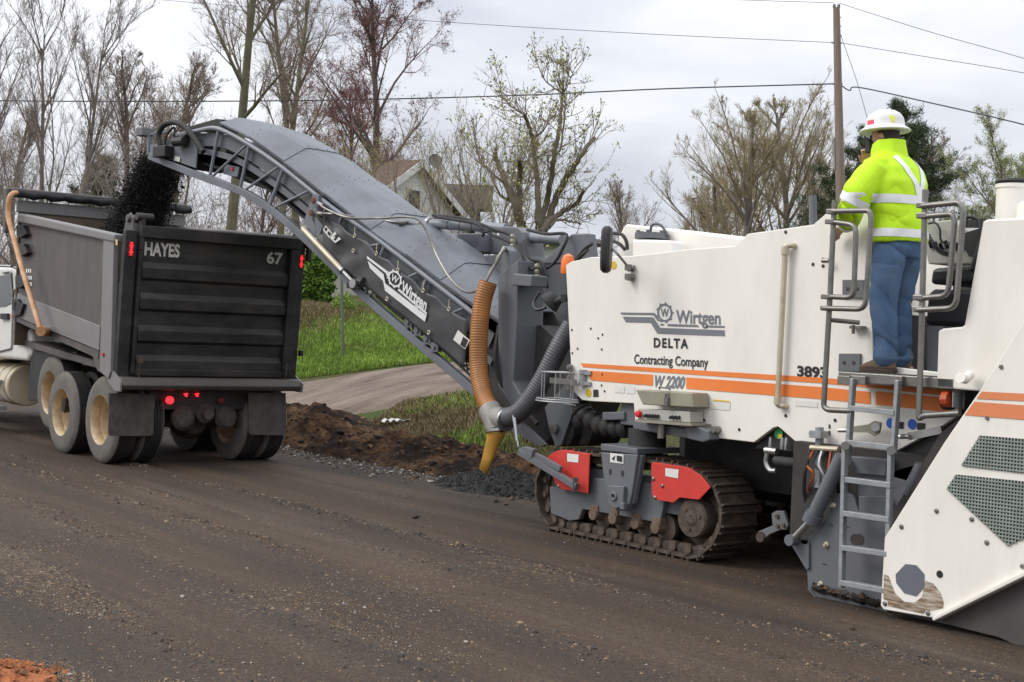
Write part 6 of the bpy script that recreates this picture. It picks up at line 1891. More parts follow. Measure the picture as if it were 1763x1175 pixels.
# jacket
jk = MB()
horiz(jk, [(.0, 0, .905, .168, .222), (.0, 0, .93, .176, .232), (.0, 0, 1.05, .178, .232), (.005, 0, 1.2, .185, .246), (.015, 0, 1.32, .188, .258), (.015, 0, 1.42, .165, .25), (.01, 0, 1.48, .135, .20), (-.0, 0, 1.525, .108, .14), (-.012, 0, 1.57, .095, .104)])
limb(jk, [(0, -.19, 1.40), (-.08, -.30, 1.25), (-.16, -.32, 1.12), (-.24, -.26, 1.06), (-.295, -.215, 1.03)], [.112, .108, .10, .086, .07])
limb(jk, [(0, .19, 1.40), (-.14, .27, 1.28), (-.26, .30, 1.22), (-.26, .2, 1.33), (-.25, .13, 1.42)], [.10, .092, .085, .072, .06])
def crease(a, sharp=2.2):                        # sharp valleys between soft ridges
    return 1 - np.abs(np.sin(a)) ** (1 / sharp) * 1.0
def fold_j(co):
    x, y, z = (co[:, 0] - PX) / HS, (co[:, 1] - PY) / HS, (co[:, 2] - PZ) / HS
    n1, n2 = fbm(y * 4 + z * 2 + x * 3, z * 5 - y * 3 + x * 2, 91, 2), fbm(y * 8 + x * 6, z * 6 + x * 4, 93, 2)
    f = .026 * (n1 - .5) + .006 * (n2 - .5)
    low = np.clip((1.34 - z) / .3, 0, 1)
    f -= .013 * low * np.clip(n1 * 2 - .5, 0, 1) * crease(z * 17 + y * 13 + 6 * n1)
    f -= .010 * low * crease(z * 21 - y * 15 + 5 * n2) * np.clip(n2 * 2 - .7, 0, 1)
    arm = np.exp(-((x + .2) / .13) ** 2) * (y < -.18)
    f -= .014 * arm * crease(14 * (y + x) + 20 * z + 4 * n1)
    f -= .010 * np.exp(-((y + .17) / .05) ** 2) * np.exp(-((z - 1.22) / .12) ** 2) * crease(z * 24 + 3 * n2)
    return f * HS
jacket = remeshed(jk, 'jacket', M_LIME, .008, wk, fold_j)
# collar, standing and folded
cl = MB(); n_ = 40
vs, fs = [], []
for i in range(n_):
    a = 2 * math.pi * i / n_
    for (r_, z_, dx) in ((.088, 1.50, 0), (.098, 1.555, 0), (.106, 1.635, .01), (.114, 1.64, .014), (.122, 1.58, .0), (.128, 1.50, .0)):
        wv = .004 * math.sin(a * 7)
        vs.append(W(-.012 + dx + (r_ + wv) * math.cos(a) * 1.0, (r_ + wv) * math.sin(a) * 1.04, z_ - .035 * max(0, -math.cos(a)) + .01 * math.cos(a)))
for i in range(n_):
    for j in range(5):
        a, b_ = i * 6 + j, ((i + 1) % n_) * 6 + j
        fs.append((a, b_, b_ + 1, a + 1))
cl.add(vs, fs); cl.build('collar', M_LIME, jacket, smooth=True, angle=70)
# reflective tape laid on the jacket's surface
from mathutils.bvhtree import BVHTree
_base = root_loc(wk)
bvh = BVHTree.FromPolygons([v.co + _base for v in jacket.data.vertices], [tuple(p.vertices) for p in jacket.data.polygons])
def tape(rows, name='reflective_band', closed=True, far=.6):
    """rows: list of lists of (origin, direction); every ray goes outwards to the cloth"""
    vs, fs = [], []
    nr_, nc = len(rows), len(rows[0])
    for r_ in rows:
        for (o_, d_) in r_:
            d_ = d_.normalized(); hit = bvh.ray_cast(o_, d_, far)
            p = hit[0] if hit[0] is not None else o_ + d_ * (.2 if far > .5 else .10 * HS)
            out = d_ if d_.dot(hit[1] if hit[1] is not None else d_) > 0 else -d_
            vs.append(p + out * .005)
    for i in range(nr_ - 1):
        for j in range(nc if closed else nc - 1):
            j2 = (j + 1) % nc; fs.append((i * nc + j, i * nc + j2, (i + 1) * nc + j2, (i + 1) * nc + j))
    t = MB(); t.add(vs, fs); o = t.build(name, M_REFL, jacket, smooth=True, angle=80)
    return o
def ring_rows(c0, c1, u, v_, nr_=4, nc=72):
    return [[(c0.lerp(c1, i / (nr_ - 1)), u * math.cos(2 * math.pi * j / nc) + v_ * math.sin(2 * math.pi * j / nc)) for j in range(nc)] for i in range(nr_)]
EX, EYv = V(1, 0, 0), V(0, 1, 0)
tape(ring_rows(W(0, 0, 1.165), W(0, 0, 1.225), EX, EYv))
tape(ring_rows(W(0, 0, .935), W(0, 0, .992), EX, EYv))
for A, B_ in (((-.105, -.308, 1.205), (-.138, -.316, 1.158)), ((-.25, -.252, 1.053), (-.28, -.228, 1.038))):
    a, b_ = W(*A), W(*B_); ax = (b_ - a).normalized(); u = ax.orthogonal().normalized(); v_ = ax.cross(u)
    tape(ring_rows(a, b_, u, v_, 4, 40), far=.128 * HS)
# straps over the shoulders, crossing on the back
for pth in ([(-.115, 1.50), (-.10, 1.44), (-.065, 1.36), (-.03, 1.29), (-.012, 1.222)], [(.115, 1.50), (.10, 1.44), (.065, 1.36), (.03, 1.29), (.012, 1.222)]):
    rows = []
    pts = smooth_pts([V(0, y, z) for y, z in pth], 6)
    for off in (-.025, -.008, .008, .025):
        rows.append([(W(.0, p.y + off, p.z + off * .35 * (1 if pth[0][0] < 0 else -1)), V(1, 0, 0)) for p in pts])
    tape(rows, closed=False)
# jeans
jn_ = MB()
horiz(jn_, [(.0, 0, .80, .125, .165), (.0, 0, .88, .145, .185), (.0, 0, .96, .142, .18), (.0, 0, 1.0, .135, .172)])
limb(jn_, [(.0, -.095, .88), (-.015, -.115, .66), (-.03, -.125, .48), (.0, -.13, .28), (.02, -.13, .13), (.02, -.13, .10)], [.122, .108, .092, .085, .082, .083])
limb(jn_, [(-.0, .095, .88), (-.05, .11, .66), (-.07, .12, .48), (-.05, .125, .28), (-.03, .125, .13), (-.03, .125, .10)], [.122, .108, .092, .085, .082, .083])
def fold_p(co):
    x, y, z = (co[:, 0] - PX) / HS, (co[:, 1] - PY) / HS, (co[:, 2] - PZ) / HS
    n1, n2 = fbm(y * 5 + x * 4, z * 4 + x * 3, 95, 2), fbm(y * 9 + x * 6, z * 7, 97, 2)
    f = .026 * (n1 - .5) + .004 * (n2 - .5)
    f -= .026 * crease(z * 34 + 7 * x + 8 * n1 + 6 * y) * np.exp(-((z - .14) / .11) ** 2) * (.4 + n2)
    f -= .016 * crease(z * 22 + 14 * y + 9 * x + 5 * n1) * np.exp(-((z - .50) / .15) ** 2) * np.clip(n2 * 2 - .4, 0, 1)
    f -= .015 * crease(z * 26 - 17 * np.abs(y) + 5 * n1) * np.exp(-((z - .83) / .09) ** 2)
    return f * HS
jeans = remeshed(jn_, 'jeans', M_JEAN, .0075, wk, fold_p)
# boots
for s_, dx in ((-1, .02), (1, -.03)):
    bt_ = MB()
    rings(bt_, [(W(dx + cx, s_ * .13, z), V(rx * HS, 0, 0), V(0, ry * HS, 0)) for (cx, z, rx, ry) in ((-.06, .025, .150, .050), (-.06, .042, .148, .051), (-.045, .062, .125, .049), (-.02, .085, .088, .047), (.02, .12, .058, .046), (.025, .15, .05, .043))])
    remeshed(bt_, 'boot', M_BOOT, .009, wk, smooth_it=3)
    so = MB(); rings(so, [(W(dx + cx, s_ * .13, z), V(rx * HS, 0, 0), V(0, ry * HS, 0)) for (cx, z, rx, ry) in ((-.06, .0, .152, .052), (-.06, .022, .156, .055), (-.06, .03, .152, .052))]); so.build('boot_sole', mat('sole_dark', (.05, .035, .025), .8), wk, smooth=True)
# hard hat with full brim
ht = MB(); hc = W(-.02, 0, 1.725)
prof = [(-.002, .166), (.004, .168), (.012, .160), (.028, .138), (.04, .128), (.07, .125), (.10, .116), (.125, .098), (.145, .068), (.155, .03), (.157, .002)]
ht.lathe(hc, V(-.04, 0, 1), [(a * HS, r * HS) for a, r in prof], 40)
ht.v = [tuple(Vector((hc.x + (v[0] - hc.x) * 1.10, v[1], v[2]))) for v in ht.v]
hat = ht.build('hard_hat', M_HAT, wk, smooth=True, angle=40)
rb = MB(); rb.tube([W(-.02 + (.118 * math.cos(a)) * 1.15, .118 * math.sin(a), 1.86 + .012 * math.cos(a)) for a in np.linspace(-1.2, 1.2, 3)], .001, 4)
hb = BVHTree.FromPolygons([v.co + _base for v in hat.data.vertices], [tuple(p.vertices) for p in hat.data.polygons])
def hat_sticker(a0, a1, z0, z1, m, nm, taper=0):
    vs, fs = [], []
    for i in range(3):
        z = z0 + (z1 - z0) * i / 2
        for j in range(7):
            a = a0 + (a1 - a0) * (j / 6 * (1 - taper * (1 - i / 2)) + taper * (1 - i / 2) * .5)
            o_ = W(-.02, 0, z); d_ = V(math.cos(a), math.sin(a), 0); h_ = hb.ray_cast(o_, d_, .5)
            vs.append((h_[0] if h_[0] is not None else o_ + d_ * .13) + d_ * .003)
    for i in range(2):
        for j in range(6):
            q = i * 7 + j; fs.append((q, q + 1, q + 8, q + 7))
    t = MB(); t.add(vs, fs); t.build(nm, m, hat, smooth=True)
hat_sticker(math.radians(-86), math.radians(-116), 1.765, 1.795, mat('pink_sticker', (.85, .09, .16), .4), 'sticker')
hat_sticker(math.radians(-36), math.radians(-22), 1.775, 1.822, mat('bright_yellow_sticker', (.85, .85, .05), .4), 'sticker', .5)
rd_ = MB(); q = W(-.165, .0, 1.615); rd_.box(q - V(.02, .03, .05), q + V(.02, .03, .05))
tag(rd_.build('handheld_radio', M_BLACK, None, bevel=.006), 'small black handheld radio at the mouth of the worker in lime jacket', 'radio')
# ------------------------------------------------------------------ trees
def unit(v):
    return v / np.maximum(np.linalg.norm(v, axis=-1, keepdims=True), 1e-9)
NPT = 6
def bare_tree(seed, H, r0, lean=(0, 0), first=.25, spread=.9, counts=(12, 6, 5, 4), up=.35, wig=.10, stems=1, ratio=(.5, .55, .55, .55), rmin=.0055, gnarl=1.0, env=None):
    """levels of branches as arrays: (points B x NPT x 3, radii B x NPT) per level"""
    g = np.random.default_rng(seed)
    lv = []
    st = np.zeros((stems, 3)); st[:, :2] = g.normal(size=(stems, 2)) * .12 * (stems > 1)
    d = np.tile(np.array([lean[0], lean[1], 1.0]), (stems, 1)) + g.normal(size=(stems, 3)) * (.05 if stems == 1 else .30)
    L = np.full(stems, H) * (1 if stems == 1 else g.uniform(.75, 1.05, stems)); R = np.full(stems, r0) * (1 if stems == 1 else g.uniform(.55, 1.0, stems))
    d = unit(d)
    for k in range(len(counts) + 1):
        nB = len(st)
        P = np.empty((nB, NPT, 3)); P[:, 0] = st; dd = d.copy()
        seg = L / (NPT - 1)
        for i in range(1, NPT):
            dd = unit(dd + g.normal(size=(nB, 3)) * wig * gnarl * (1 + .5 * k) + np.array([0, 0, up * (.25 if k == 0 else .14)]))
            P[:, i] = P[:, i - 1] + dd * seg[:, None]
        if env is not None and k >= 1:                      # keep the crown inside a rounded, lumpy envelope
            cz, rx, rz = env
            az_ = np.arctan2(P[..., 1], P[..., 0])
            lump = (1 + .13 * np.sin(az_ * 3 + seed) + .09 * np.sin(az_ * 5 + P[..., 2] * 1.3 + seed)) * (.84 + .07 * k)
            q = (P[..., 0] ** 2 + P[..., 1] ** 2) / (rx * H * lump) ** 2 + ((P[..., 2] - cz * H) / (rz * H * lump)) ** 2
            ins = np.where(q > 1, 0, 1); first_out = np.where(ins.min(1) == 0, ins.argmin(1), NPT - 1)
            fac = np.clip(first_out / (NPT - 1), .45 if k > 2 else .25, 1) * np.where(first_out < NPT - 1, g.uniform(.8, 1.15, nB), 1)
            P = st[:, None] + (P - st[:, None]) * fac[:, None, None]; L = L * np.clip(fac, .6, 1)
        tp = np.linspace(1, .28 if k == 0 else .13 if k < len(counts) else .35, NPT)
        rad = np.maximum(R[:, None] * tp[None], rmin * .6)
        lv.append((P, rad))
        if k == len(counts): break
        c = counts[k]
        t = g.uniform(first if k == 0 else .18, 1.0, (nB, c)); t = np.sort(t, 1); t[:, -1] = .98
        x = t * (NPT - 1); i0 = np.minimum(x.astype(int), NPT - 2); fr = x - i0
        bi = np.arange(nB)[:, None]
        S0 = P[bi, i0] * (1 - fr)[..., None] + P[bi, i0 + 1] * fr[..., None]
        D0 = unit(P[bi, i0 + 1] - P[bi, i0])
        rr = rad[bi, i0]
        az = g.normal(size=(nB, c, 3)); az = unit(az - D0 * (az * D0).sum(-1, keepdims=True))
        ang = g.uniform(.35, 1.0, (nB, c))[..., None] * spread
        D1 = unit(D0 * np.cos(ang) + az * np.sin(ang) + np.array([0, 0, up * .5]))
        L1 = L[:, None] * ratio[k] * g.uniform(.6, 1.15, (nB, c)) * (1.15 - .62 * t)
        R1 = np.maximum(np.minimum(rr * .6, R[:, None] * (.40 if k == 0 else .44) * (1.1 - .5 * t)), rmin)
        st, d, L, R = S0.reshape(-1, 3), D1.reshape(-1, 3), L1.ravel(), R1.ravel()
    return lv
def tubes_np(lvs, sides):
    V_, F_ = [], []; off = 0
    for (P, rad), n_ in zip(lvs, sides):
        B_ = len(P); NP_ = P.shape[1]
        T_ = np.gradient(P, axis=1); T_ = unit(T_)
        ref = np.where(np.abs(T_[..., 2:3]) < .9, np.array([0, 0, 1.0]), np.array([1.0, 0, 0]))
        u = unit(np.cross(T_, ref)); w = np.cross(T_, u)
        a = np.arange(n_) * 2 * np.pi / n_
        v = P[:, :, None] + (u[:, :, None] * np.cos(a)[None, None, :, None] + w[:, :, None] * np.sin(a)[None, None, :, None]) * rad[:, :, None, None]
        V_.append(v.reshape(-1, 3))
        b_, i, j = np.meshgrid(np.arange(B_), np.arange(NP_ - 1), np.arange(n_), indexing='ij')
        q = off + b_ * NP_ * n_ + i * n_
        j2 = (j + 1) % n_
        F_.append(np.stack([q + j, q + j2, q + n_ + j2, q + n_ + j], -1).reshape(-1, 4)); off += B_ * NP_ * n_
    return np.concatenate(V_), np.concatenate(F_)
def np_mesh(name, v, f, mats, mi=None, smooth=False):
    me = bpy.data.meshes.new(name)
    k = f.shape[1]
    me.vertices.add(len(v)); me.vertices.foreach_set('co', v.astype(np.float32).ravel())
    me.loops.add(f.size); me.loops.foreach_set('vertex_index', f.astype(np.int32).ravel())
    me.polygons.add(len(f)); me.polygons.foreach_set('loop_start', (np.arange(len(f)) * k).astype(np.int32))
    for m_ in mats: me.materials.append(m_)
    if mi is not None: me.polygons.foreach_set('material_index', mi.astype(np.int32))
    if smooth: me.polygons.foreach_set('use_smooth', np.ones(len(f), bool))
    me.update(calc_edges=True); me.validate()
    return me
def leaf_quads(pts, size, g, jit=.05, flat_=0.0):
    k = len(pts); p = pts + g.normal(size=(k, 3)) * jit
    a = unit(g.normal(size=(k, 3))); b_ = unit(np.cross(a, g.normal(size=(k, 3))))
    s = size * g.uniform(.5, 1.4, (k, 1))
    v = np.stack([p - a * s, p - b_ * s * .55, p + a * s, p + b_ * s * .55], 1).reshape(-1, 3)
    f = np.arange(k * 4).reshape(-1, 4)
    return v, f
def bark(name, col, var=.3):
    return mat(name, col, .9, var=var, scale=3, dirt=tuple(c * 1.5 for c in col), damt=.5, dscale=2, spec=.1)
BK_G, BK_B, BK_D, BK_M = bark('bark_grey', (.20, .175, .155)), bark('bark_brown', (.18, .145, .115)), bark('bark_dark', (.11, .09, .08)), bark('bark_mossy', (.145, .135, .09))
TW_G, TW_B, TW_Y, TW_R = bark('twig_grey', (.27, .235, .215)), bark('twig_brown', (.26, .21, .17)), bark('twig_yellow', (.33, .275, .17)), bark('twig_red', (.23, .135, .13))
LF_R, LF_Y, LF_G, LF_D = leafm('bud_red', (.22, .075, .075)), leafm('bud_yellow', (.34, .33, .11)), leafm('leaf_spring', (.23, .29, .08)), leafm('leaf_dark', (.06, .075, .028))
def make_tree_meshes(name, seed, bk, tw, buds=None, bsize=.03, bfrac=1.0, bclump=1, **kw):
    lv = bare_tree(seed, **kw)
    v, f = tubes_np(lv[:2], (9, 6)); tm = np_mesh('trunk', v, f, [bk], smooth=True)
    rest = lv[2:]
    rest[-1] = (rest[-1][0][:, [0, 2, 5]], rest[-1][1][:, [0, 2, 5]]); rest[-2] = (rest[-2][0][:, [0, 1, 3, 5]], rest[-2][1][:, [0, 1, 3, 5]])
    v, f = tubes_np(rest, [5 if i == 0 else 3 for i in range(len(rest))])
    mats = [tw]; mi = np.zeros(len(f), int)
    if buds is not None:
        g = np.random.default_rng(seed + 99)
        tips = np.concatenate([P[:, 2:].reshape(-1, 3) for P, r in lv[-1:]])
        if bfrac < 1: tips = tips[g.random(len(tips)) < bfrac]
        if bclump > 1: tips = np.repeat(tips, bclump, 0)
        lvv, lf = leaf_quads(tips, bsize, g, .06)
        mats = [tw] + (buds if isinstance(buds, list) else [buds])
        mi = np.concatenate([mi, 1 + g.integers(0, len(mats) - 1, len(lf))]); f = np.concatenate([f, lf + len(v)]); v = np.concatenate([v, lvv])
    cm = np_mesh('crown', v, f, mats, mi)
    return tm, cm
def place_tree(ms, name, px, base_y, depth, rot, sc, label, group=None, zoff=-.15, cat='tree'):
    p = PD(px, base_y, depth)
    z = t1(p.x, p.y) + zoff
    o = thing(name, (p.x, p.y, z), label, cat, group)
    o.rotation_euler = (0, 0, rot); o.scale = (sc, sc, sc) if not isinstance(sc, tuple) else sc
    for nm, me in zip(('trunk', 'crown'), ms):
        c = bpy.data.objects.new(nm, me); COL.objects.link(c); c.parent = o
    return o
def px_height(y_top, x, depth, z0):
    return PD(x, y_top, depth).z - z0
TA = make_tree_meshes('a', 1, BK_G, TW_G, H=11, r0=.14, first=.14, spread=.72, counts=(17, 8, 7, 5), up=.36, wig=.06, ratio=(.56, .46, .55, .6))
TB = make_tree_meshes('b', 2, BK_M, TW_B, H=14, r0=.19, first=.34, spread=1.0, counts=(17, 9, 7, 6), up=.16, wig=.05, ratio=(.34, .5, .55, .6))
TC = make_tree_meshes('c', 3, BK_D, TW_R, [LF_R, LF_R, LF_D], .024, .6, H=10, r0=.17, first=.2, spread=1.0, counts=(20, 9, 7, 6), up=.2, wig=.06, ratio=(.56, .52, .52, .58), env=(.62, .36, .42))
TD = make_tree_meshes('d', 4, BK_G, TW_Y, [LF_Y], .015, .08, H=9, r0=.2, first=.08, spread=.95, counts=(26, 10, 8, 7), up=.36, wig=.06, ratio=(.74, .5, .52, .6), rmin=.0048, env=(.55, .40, .47))
TE = make_tree_meshes('e', 5, BK_B, TW_B, None, H=8.2, r0=.15, first=.10, spread=.95, counts=(20, 9, 7, 6), up=.32, wig=.08, ratio=(.7, .52, .54, .6), env=(.56, .38, .46))
TF = make_tree_meshes('f', 6, BK_G, TW_Y, [LF_Y, LF_G], .022, .22, H=4.6, r0=.045, first=.15, spread=.7, counts=(8, 6, 4), up=.25, wig=.08, ratio=(.55, .5, .5), stems=6)
TG_ = make_tree_meshes('g', 7, BK_B, TW_G, [LF_G, LF_Y, LF_G], .026, 1.0, 2, H=8, r0=.17, first=.2, spread=1.0, counts=(15, 9, 7, 5), up=.3, wig=.08, ratio=(.55, .52, .5, .5))
TREES = [
    (TA, 'bare_tree', 70, 43, 0.3, .80, 'bare tree with many upright limbs behind the truck cab, far left'),
    (TA, 'bare_tree', 112, 47, 2.1, .85, 'bare grey tree just right of the leftmost upright tree'),
    (TA, 'bare_tree', -20, 50, 4.0, .92, 'bare tree cut off by the left edge of the picture'),
    (TE, 'bare_tree', 205, 52, 1.0, 1.15, 'spreading bare tree above the left side of the dump bed'),
    (TB, 'tall_tree', 385, 44, 1.2, 1.05, 'tall tree with a straight mossy trunk rising behind the conveyor end'),
    (TE, 'bare_tree', 300, 58, 3.0, 1.25, 'leaning bare tree between the falling millings and the tall trunk'),
    (TB, 'tall_tree', 468, 56, 3.4, .98, 'slim tall bare tree, first right of the mossy trunk'),
    (TB, 'tall_tree', 522, 60, 5.2, 1.05, 'slim tall bare tree, second right of the mossy trunk'),
    (TC, 'maple_tree', 645, 45, .4, 1.02, 'maple with red buds and dark clumps behind the white house'),
    (TC, 'maple_tree', 590, 52, 2.5, .80, 'smaller reddish maple half hidden by the conveyor cover'),
    (TC, 'maple_tree', 440, 64, 4.1, .75, 'faint reddish tree low between the tall bare trunks'),
    (TF, 'budding_shrub', 690, 39, 1.4, .95, 'thin budding shrub across the window of the white gable'),
    (TF, 'budding_shrub', 752, 38, .5, 1.0, 'budding multi-stemmed shrub in front of the right rake of the white gable'),
    (TF, 'budding_shrub', 815, 46, 2.2, 1.25, 'budding shrub behind the dark roof'),
    (TF, 'budding_shrub', 845, 38, 4.2, 1.05, 'yellow-green shrub left of the forked pruned tree'),
    (TE, 'bare_tree', 1062, 72, .2, .92, 'rounded bare tree between the forked tree and the light pole'),
    (TE, 'bare_tree', 1165, 85, 2.8, .78, 'small distant bare tree left of the light pole'),
    (TE, 'bare_tree', 1000, 68, 5.1, .55, 'low brown bare tree behind the machine hood'),
    (TD, 'round_tree', 1272, 56, .9, .98, 'wide round bare tree left of the utility pole'),
    (TD, 'round_tree', 1352, 60, 2.7, 1.12, 'tall yellowish bare tree just left of the utility pole'),
    (TD, 'round_tree', 1225, 64, 4.4, .78, 'lower round bare tree left of the wide round one'),
    (TD, 'round_tree', 1420, 66, 5.6, .92, 'round bare tree right behind the utility pole'),
    (TE, 'bare_tree', 1425, 52, 4.4, .62, 'brown tangled bare tree behind the foot of the utility pole'),
    (TE, 'bare_tree', 1575, 62, 1.9, 1.12, 'fine-twigged bare tree behind the worker right of the pine'),
    (TG_, 'leafing_tree', 1740, 48, .6, .82, 'tree with fresh green leaves at the right edge'),
    (TG_, 'leafing_tree', 1660, 56, 2.6, .72, 'thinly leaved tree between the pine and the green tree'),
    (TE, 'bare_tree', 250, 75, 2.2, 1.2, 'distant bare tree behind the stream of millings'),
    (TE, 'bare_tree', 560, 70, .9, 1.1, 'distant bare tree behind the smaller maple'),
    (TE, 'bare_tree', 20, 70, 3.3, 1.25, 'distant brown tree behind the leftmost trunks'),
]
for k, (ms, nm, px, dep, rot, sc, lb) in enumerate(TREES):
    place_tree(ms, nm, px, 560, dep, rot, sc, lb, {'bare_tree': 'bare trees behind the road', 'tall_tree': 'tall bare trees', 'maple_tree': 'reddish maples', 'budding_shrub': 'budding shrubs by the house', 'round_tree': 'round bare trees', 'leafing_tree': 'trees coming into leaf'}[nm])
# the forked, pruned tree: limbs follow the photograph
FT = 31.0
limbs = [([(905, 520), (905, 440), (898, 395), (885, 350), (872, 318), (858, 285), (852, 262)], .15, .07), ([(905, 440), (897, 380), (894, 335), (895, 300), (894, 275)], .12, .07), ([(925, 520), (928, 420), (927, 380), (926, 330), (922, 285), (917, 240), (908, 212), (902, 196)], .13, .04),
         ([(927, 395), (940, 350), (950, 300), (955, 265), (963, 220), (968, 175), (969, 148)], .11, .03), ([(930, 420), (945, 375), (962, 330), (985, 290), (1005, 260), (1023, 238)], .13, .055), ([(930, 400), (950, 378), (975, 362), (995, 348), (1005, 328)], .10, .05),
         ([(902, 196), (890, 190), (870, 172), (860, 155)], .035, .015), ([(917, 240), (935, 225), (945, 208)], .035, .012), ([(955, 265), (965, 255), (972, 190), (970, 160), (962, 146)], .04, .012), ([(966, 160), (940, 140), (928, 118)], .025, .008), ([(968, 165), (985, 130), (978, 112)], .022, .008), ([(940, 395), (960, 380), (980, 382), (1000, 385)], .05, .02), ([(872, 318), (850, 300), (825, 270), (815, 225)], .05, .015), ([(885, 350), (860, 335), (845, 300)], .05, .02), ([(894, 300), (905, 280), (915, 270)], .03, .01)]
bp = PD(915, 560, FT); fz = t1(bp.x, bp.y) - .1
ftree = thing('forked_tree', (bp.x, bp.y, fz), 'forked tree with thick pruned limbs and sparse yellow-green leaves behind the machine', 'tree')
g = np.random.default_rng(77)
tmb = MB(); tips = []
seeds = []
for q, ra, rb_ in limbs:
    dd = [FT + g.normal() * .0 + .35 * math.sin(i * 1.3 + len(q)) for i in range(len(q))]
    pts = smooth_pts([PD(x, y, d) if not (y == 520) else PD(x, y + 40, FT) for (x, y), d in zip(q, dd)], 5)
    pts = [p + V(*(g.normal(size=3) * .012)) for p in pts]
    n_ = len(pts); tmb.tube(pts, [.78 * (ra + (rb_ - ra) * (i / (n_ - 1)) ** .8) for i in range(n_)], 9)
    for i in range(n_ // 4, n_, 2): seeds.append((np.array(pts[i]), np.array((pts[i] - pts[i - 1]).normalized()), ra * .25))
tmb.build('trunk', bark('bark_patchy', (.16, .14, .10)), ftree, smooth=True, split=False)
st = np.array([s_[0] for s_ in seeds]); dr = np.array([s_[1] for s_ in seeds])
def twig_set(st, dr, L0, r0, g, gen=3, mult=3):
    out = []
    L = np.full(len(st), L0); R = np.full(len(st), r0)
    for k in range(gen):
        st = np.repeat(st, mult, 0); dr = np.repeat(dr, mult, 0); L = np.repeat(L, mult) * g.uniform(.5, 1.1, len(st)); R = np.maximum(np.repeat(R, mult) * .7, .005)
        d = unit(dr + g.normal(size=dr.shape) * .55 + np.array([0, 0, .25]))
        P = np.empty((len(st), NPT, 3)); P[:, 0] = st; dd = d
        for i in range(1, NPT):
            dd = unit(dd + g.normal(size=d.shape) * .12 + np.array([0, 0, .05])); P[:, i] = P[:, i - 1] + dd * (L / (NPT - 1))[:, None]
        out.append((P, R[:, None] * np.linspace(1, .5, NPT)[None]))
        pick = g.integers(2, NPT, len(st)); st = P[np.arange(len(P)), pick]; dr = dd; L = L * .62; mult = 2
    return out
tw = twig_set(st, dr, .85, .016, g, 3, 2)
v, f = tubes_np(tw, (4, 3, 3)); mi = np.zeros(len(f), int)
tp = tw[-1][0][:, 2:].reshape(-1, 3); tp = tp[g.random(len(tp)) < .7]
lv_, lf_ = leaf_quads(tp, .035, g, .05)
cm = np_mesh('crown', np.concatenate([v, lv_]) - np.array(ftree.location), np.concatenate([f, lf_ + len(v)]), [TW_B, LF_Y, LF_G], np.concatenate([mi, 1 + g.integers(0, 2, len(lf_))]))
o = bpy.data.objects.new('crown', cm); COL.objects.link(o); o.parent = ftree

# pine behind the worker, evergreen on the left, leafy bush
def conifer(px, y_top, dep, width, label, name, seed, cols, needles=26000, sparse=.5, layers=15):
    p = PD(px, 560, dep); z0 = t1(p.x, p.y) - .1; H = PD(px, y_top, dep).z - z0
    root = thing(name, (p.x, p.y, z0), label, 'tree', None)
    g = np.random.default_rng(seed)
    t = MB(); t.tube([V(p.x, p.y, z0) + V(.04 * math.sin(i), .04 * math.cos(i * 1.3), H * i / 10) for i in range(11)], [.16 * (1 - i / 11) + .02 for i in range(11)], 8); t.build('trunk', BK_B, root, smooth=True)
    br, pts = [], []
    for k in range(layers):
        u = k / (layers - 1); z = H * (.18 + .80 * u)
        for j in range(7):
            a = g.uniform(0, 6.283); L = width * .5 * (1 - u) ** .75 * g.uniform(.55, 1.15) + .25
            d = np.array([math.cos(a), math.sin(a), g.uniform(-.05, .35)])
            P = np.array([[0, 0, z]]) + d[None] * np.linspace(0, L, NPT)[:, None] + np.array([0, 0, 1])[None] * (np.linspace(0, 1, NPT) ** 2 * L * .12)[:, None]
            br.append(P); m_ = max(3, int(L * 7))
            for q in range(m_):
                t_ = g.uniform(.3, 1.05); pts.append(np.array([0, 0, z]) + d * L * t_ + np.array([0, 0, .12 * L * t_ * t_]) + g.normal(size=3) * .10)
    br = np.array(br); v, f = tubes_np([(br, np.tile(np.linspace(.035, .01, NPT), (len(br), 1)))], (4,))
    pts = np.array(pts); per = max(1, needles // len(pts)); pp = np.repeat(pts, per, 0)
    dirs = unit(g.normal(size=pp.shape) + np.array([0, 0, .35])); Ln = g.uniform(.10, .24, (len(pp), 1)); sd = unit(np.cross(dirs, g.normal(size=pp.shape))) * .013
    c0 = pp + g.normal(size=pp.shape) * .07
    nv = np.stack([c0 - sd, c0 + sd, c0 + dirs * Ln + sd * .3, c0 + dirs * Ln - sd * .3], 1).reshape(-1, 3)
    nf = np.arange(len(pp) * 4).reshape(-1, 4)
    cm = np_mesh('crown', np.concatenate([v, nv]), np.concatenate([f, nf + len(v)]), [BK_B] + cols, np.concatenate([np.zeros(len(f), int), 1 + g.integers(0, len(cols), len(nf))]))
    o = bpy.data.objects.new('crown', cm); COL.objects.link(o); o.parent = root
NEED = [leafm('needle_dark', (.035, .062, .03)), leafm('needle_mid', (.055, .09, .042)), leafm('needle_olive', (.085, .095, .045))]
conifer(1530, 178, 52, 8.2, 'dark green pine behind the worker and the utility pole', 'pine_tree', 3, NEED, 90000, layers=24)
conifer(165, 272, 60, 4.6, 'small olive evergreen above the dump bed at the left', 'evergreen_tree', 5, [NEED[2], leafm('needle_brown', (.10, .095, .05)), NEED[1]], 30000)
conifer(1475, 240, 58, 3.4, 'darker pine partly hidden by the utility pole', 'pine_tree', 8, NEED, 24000)
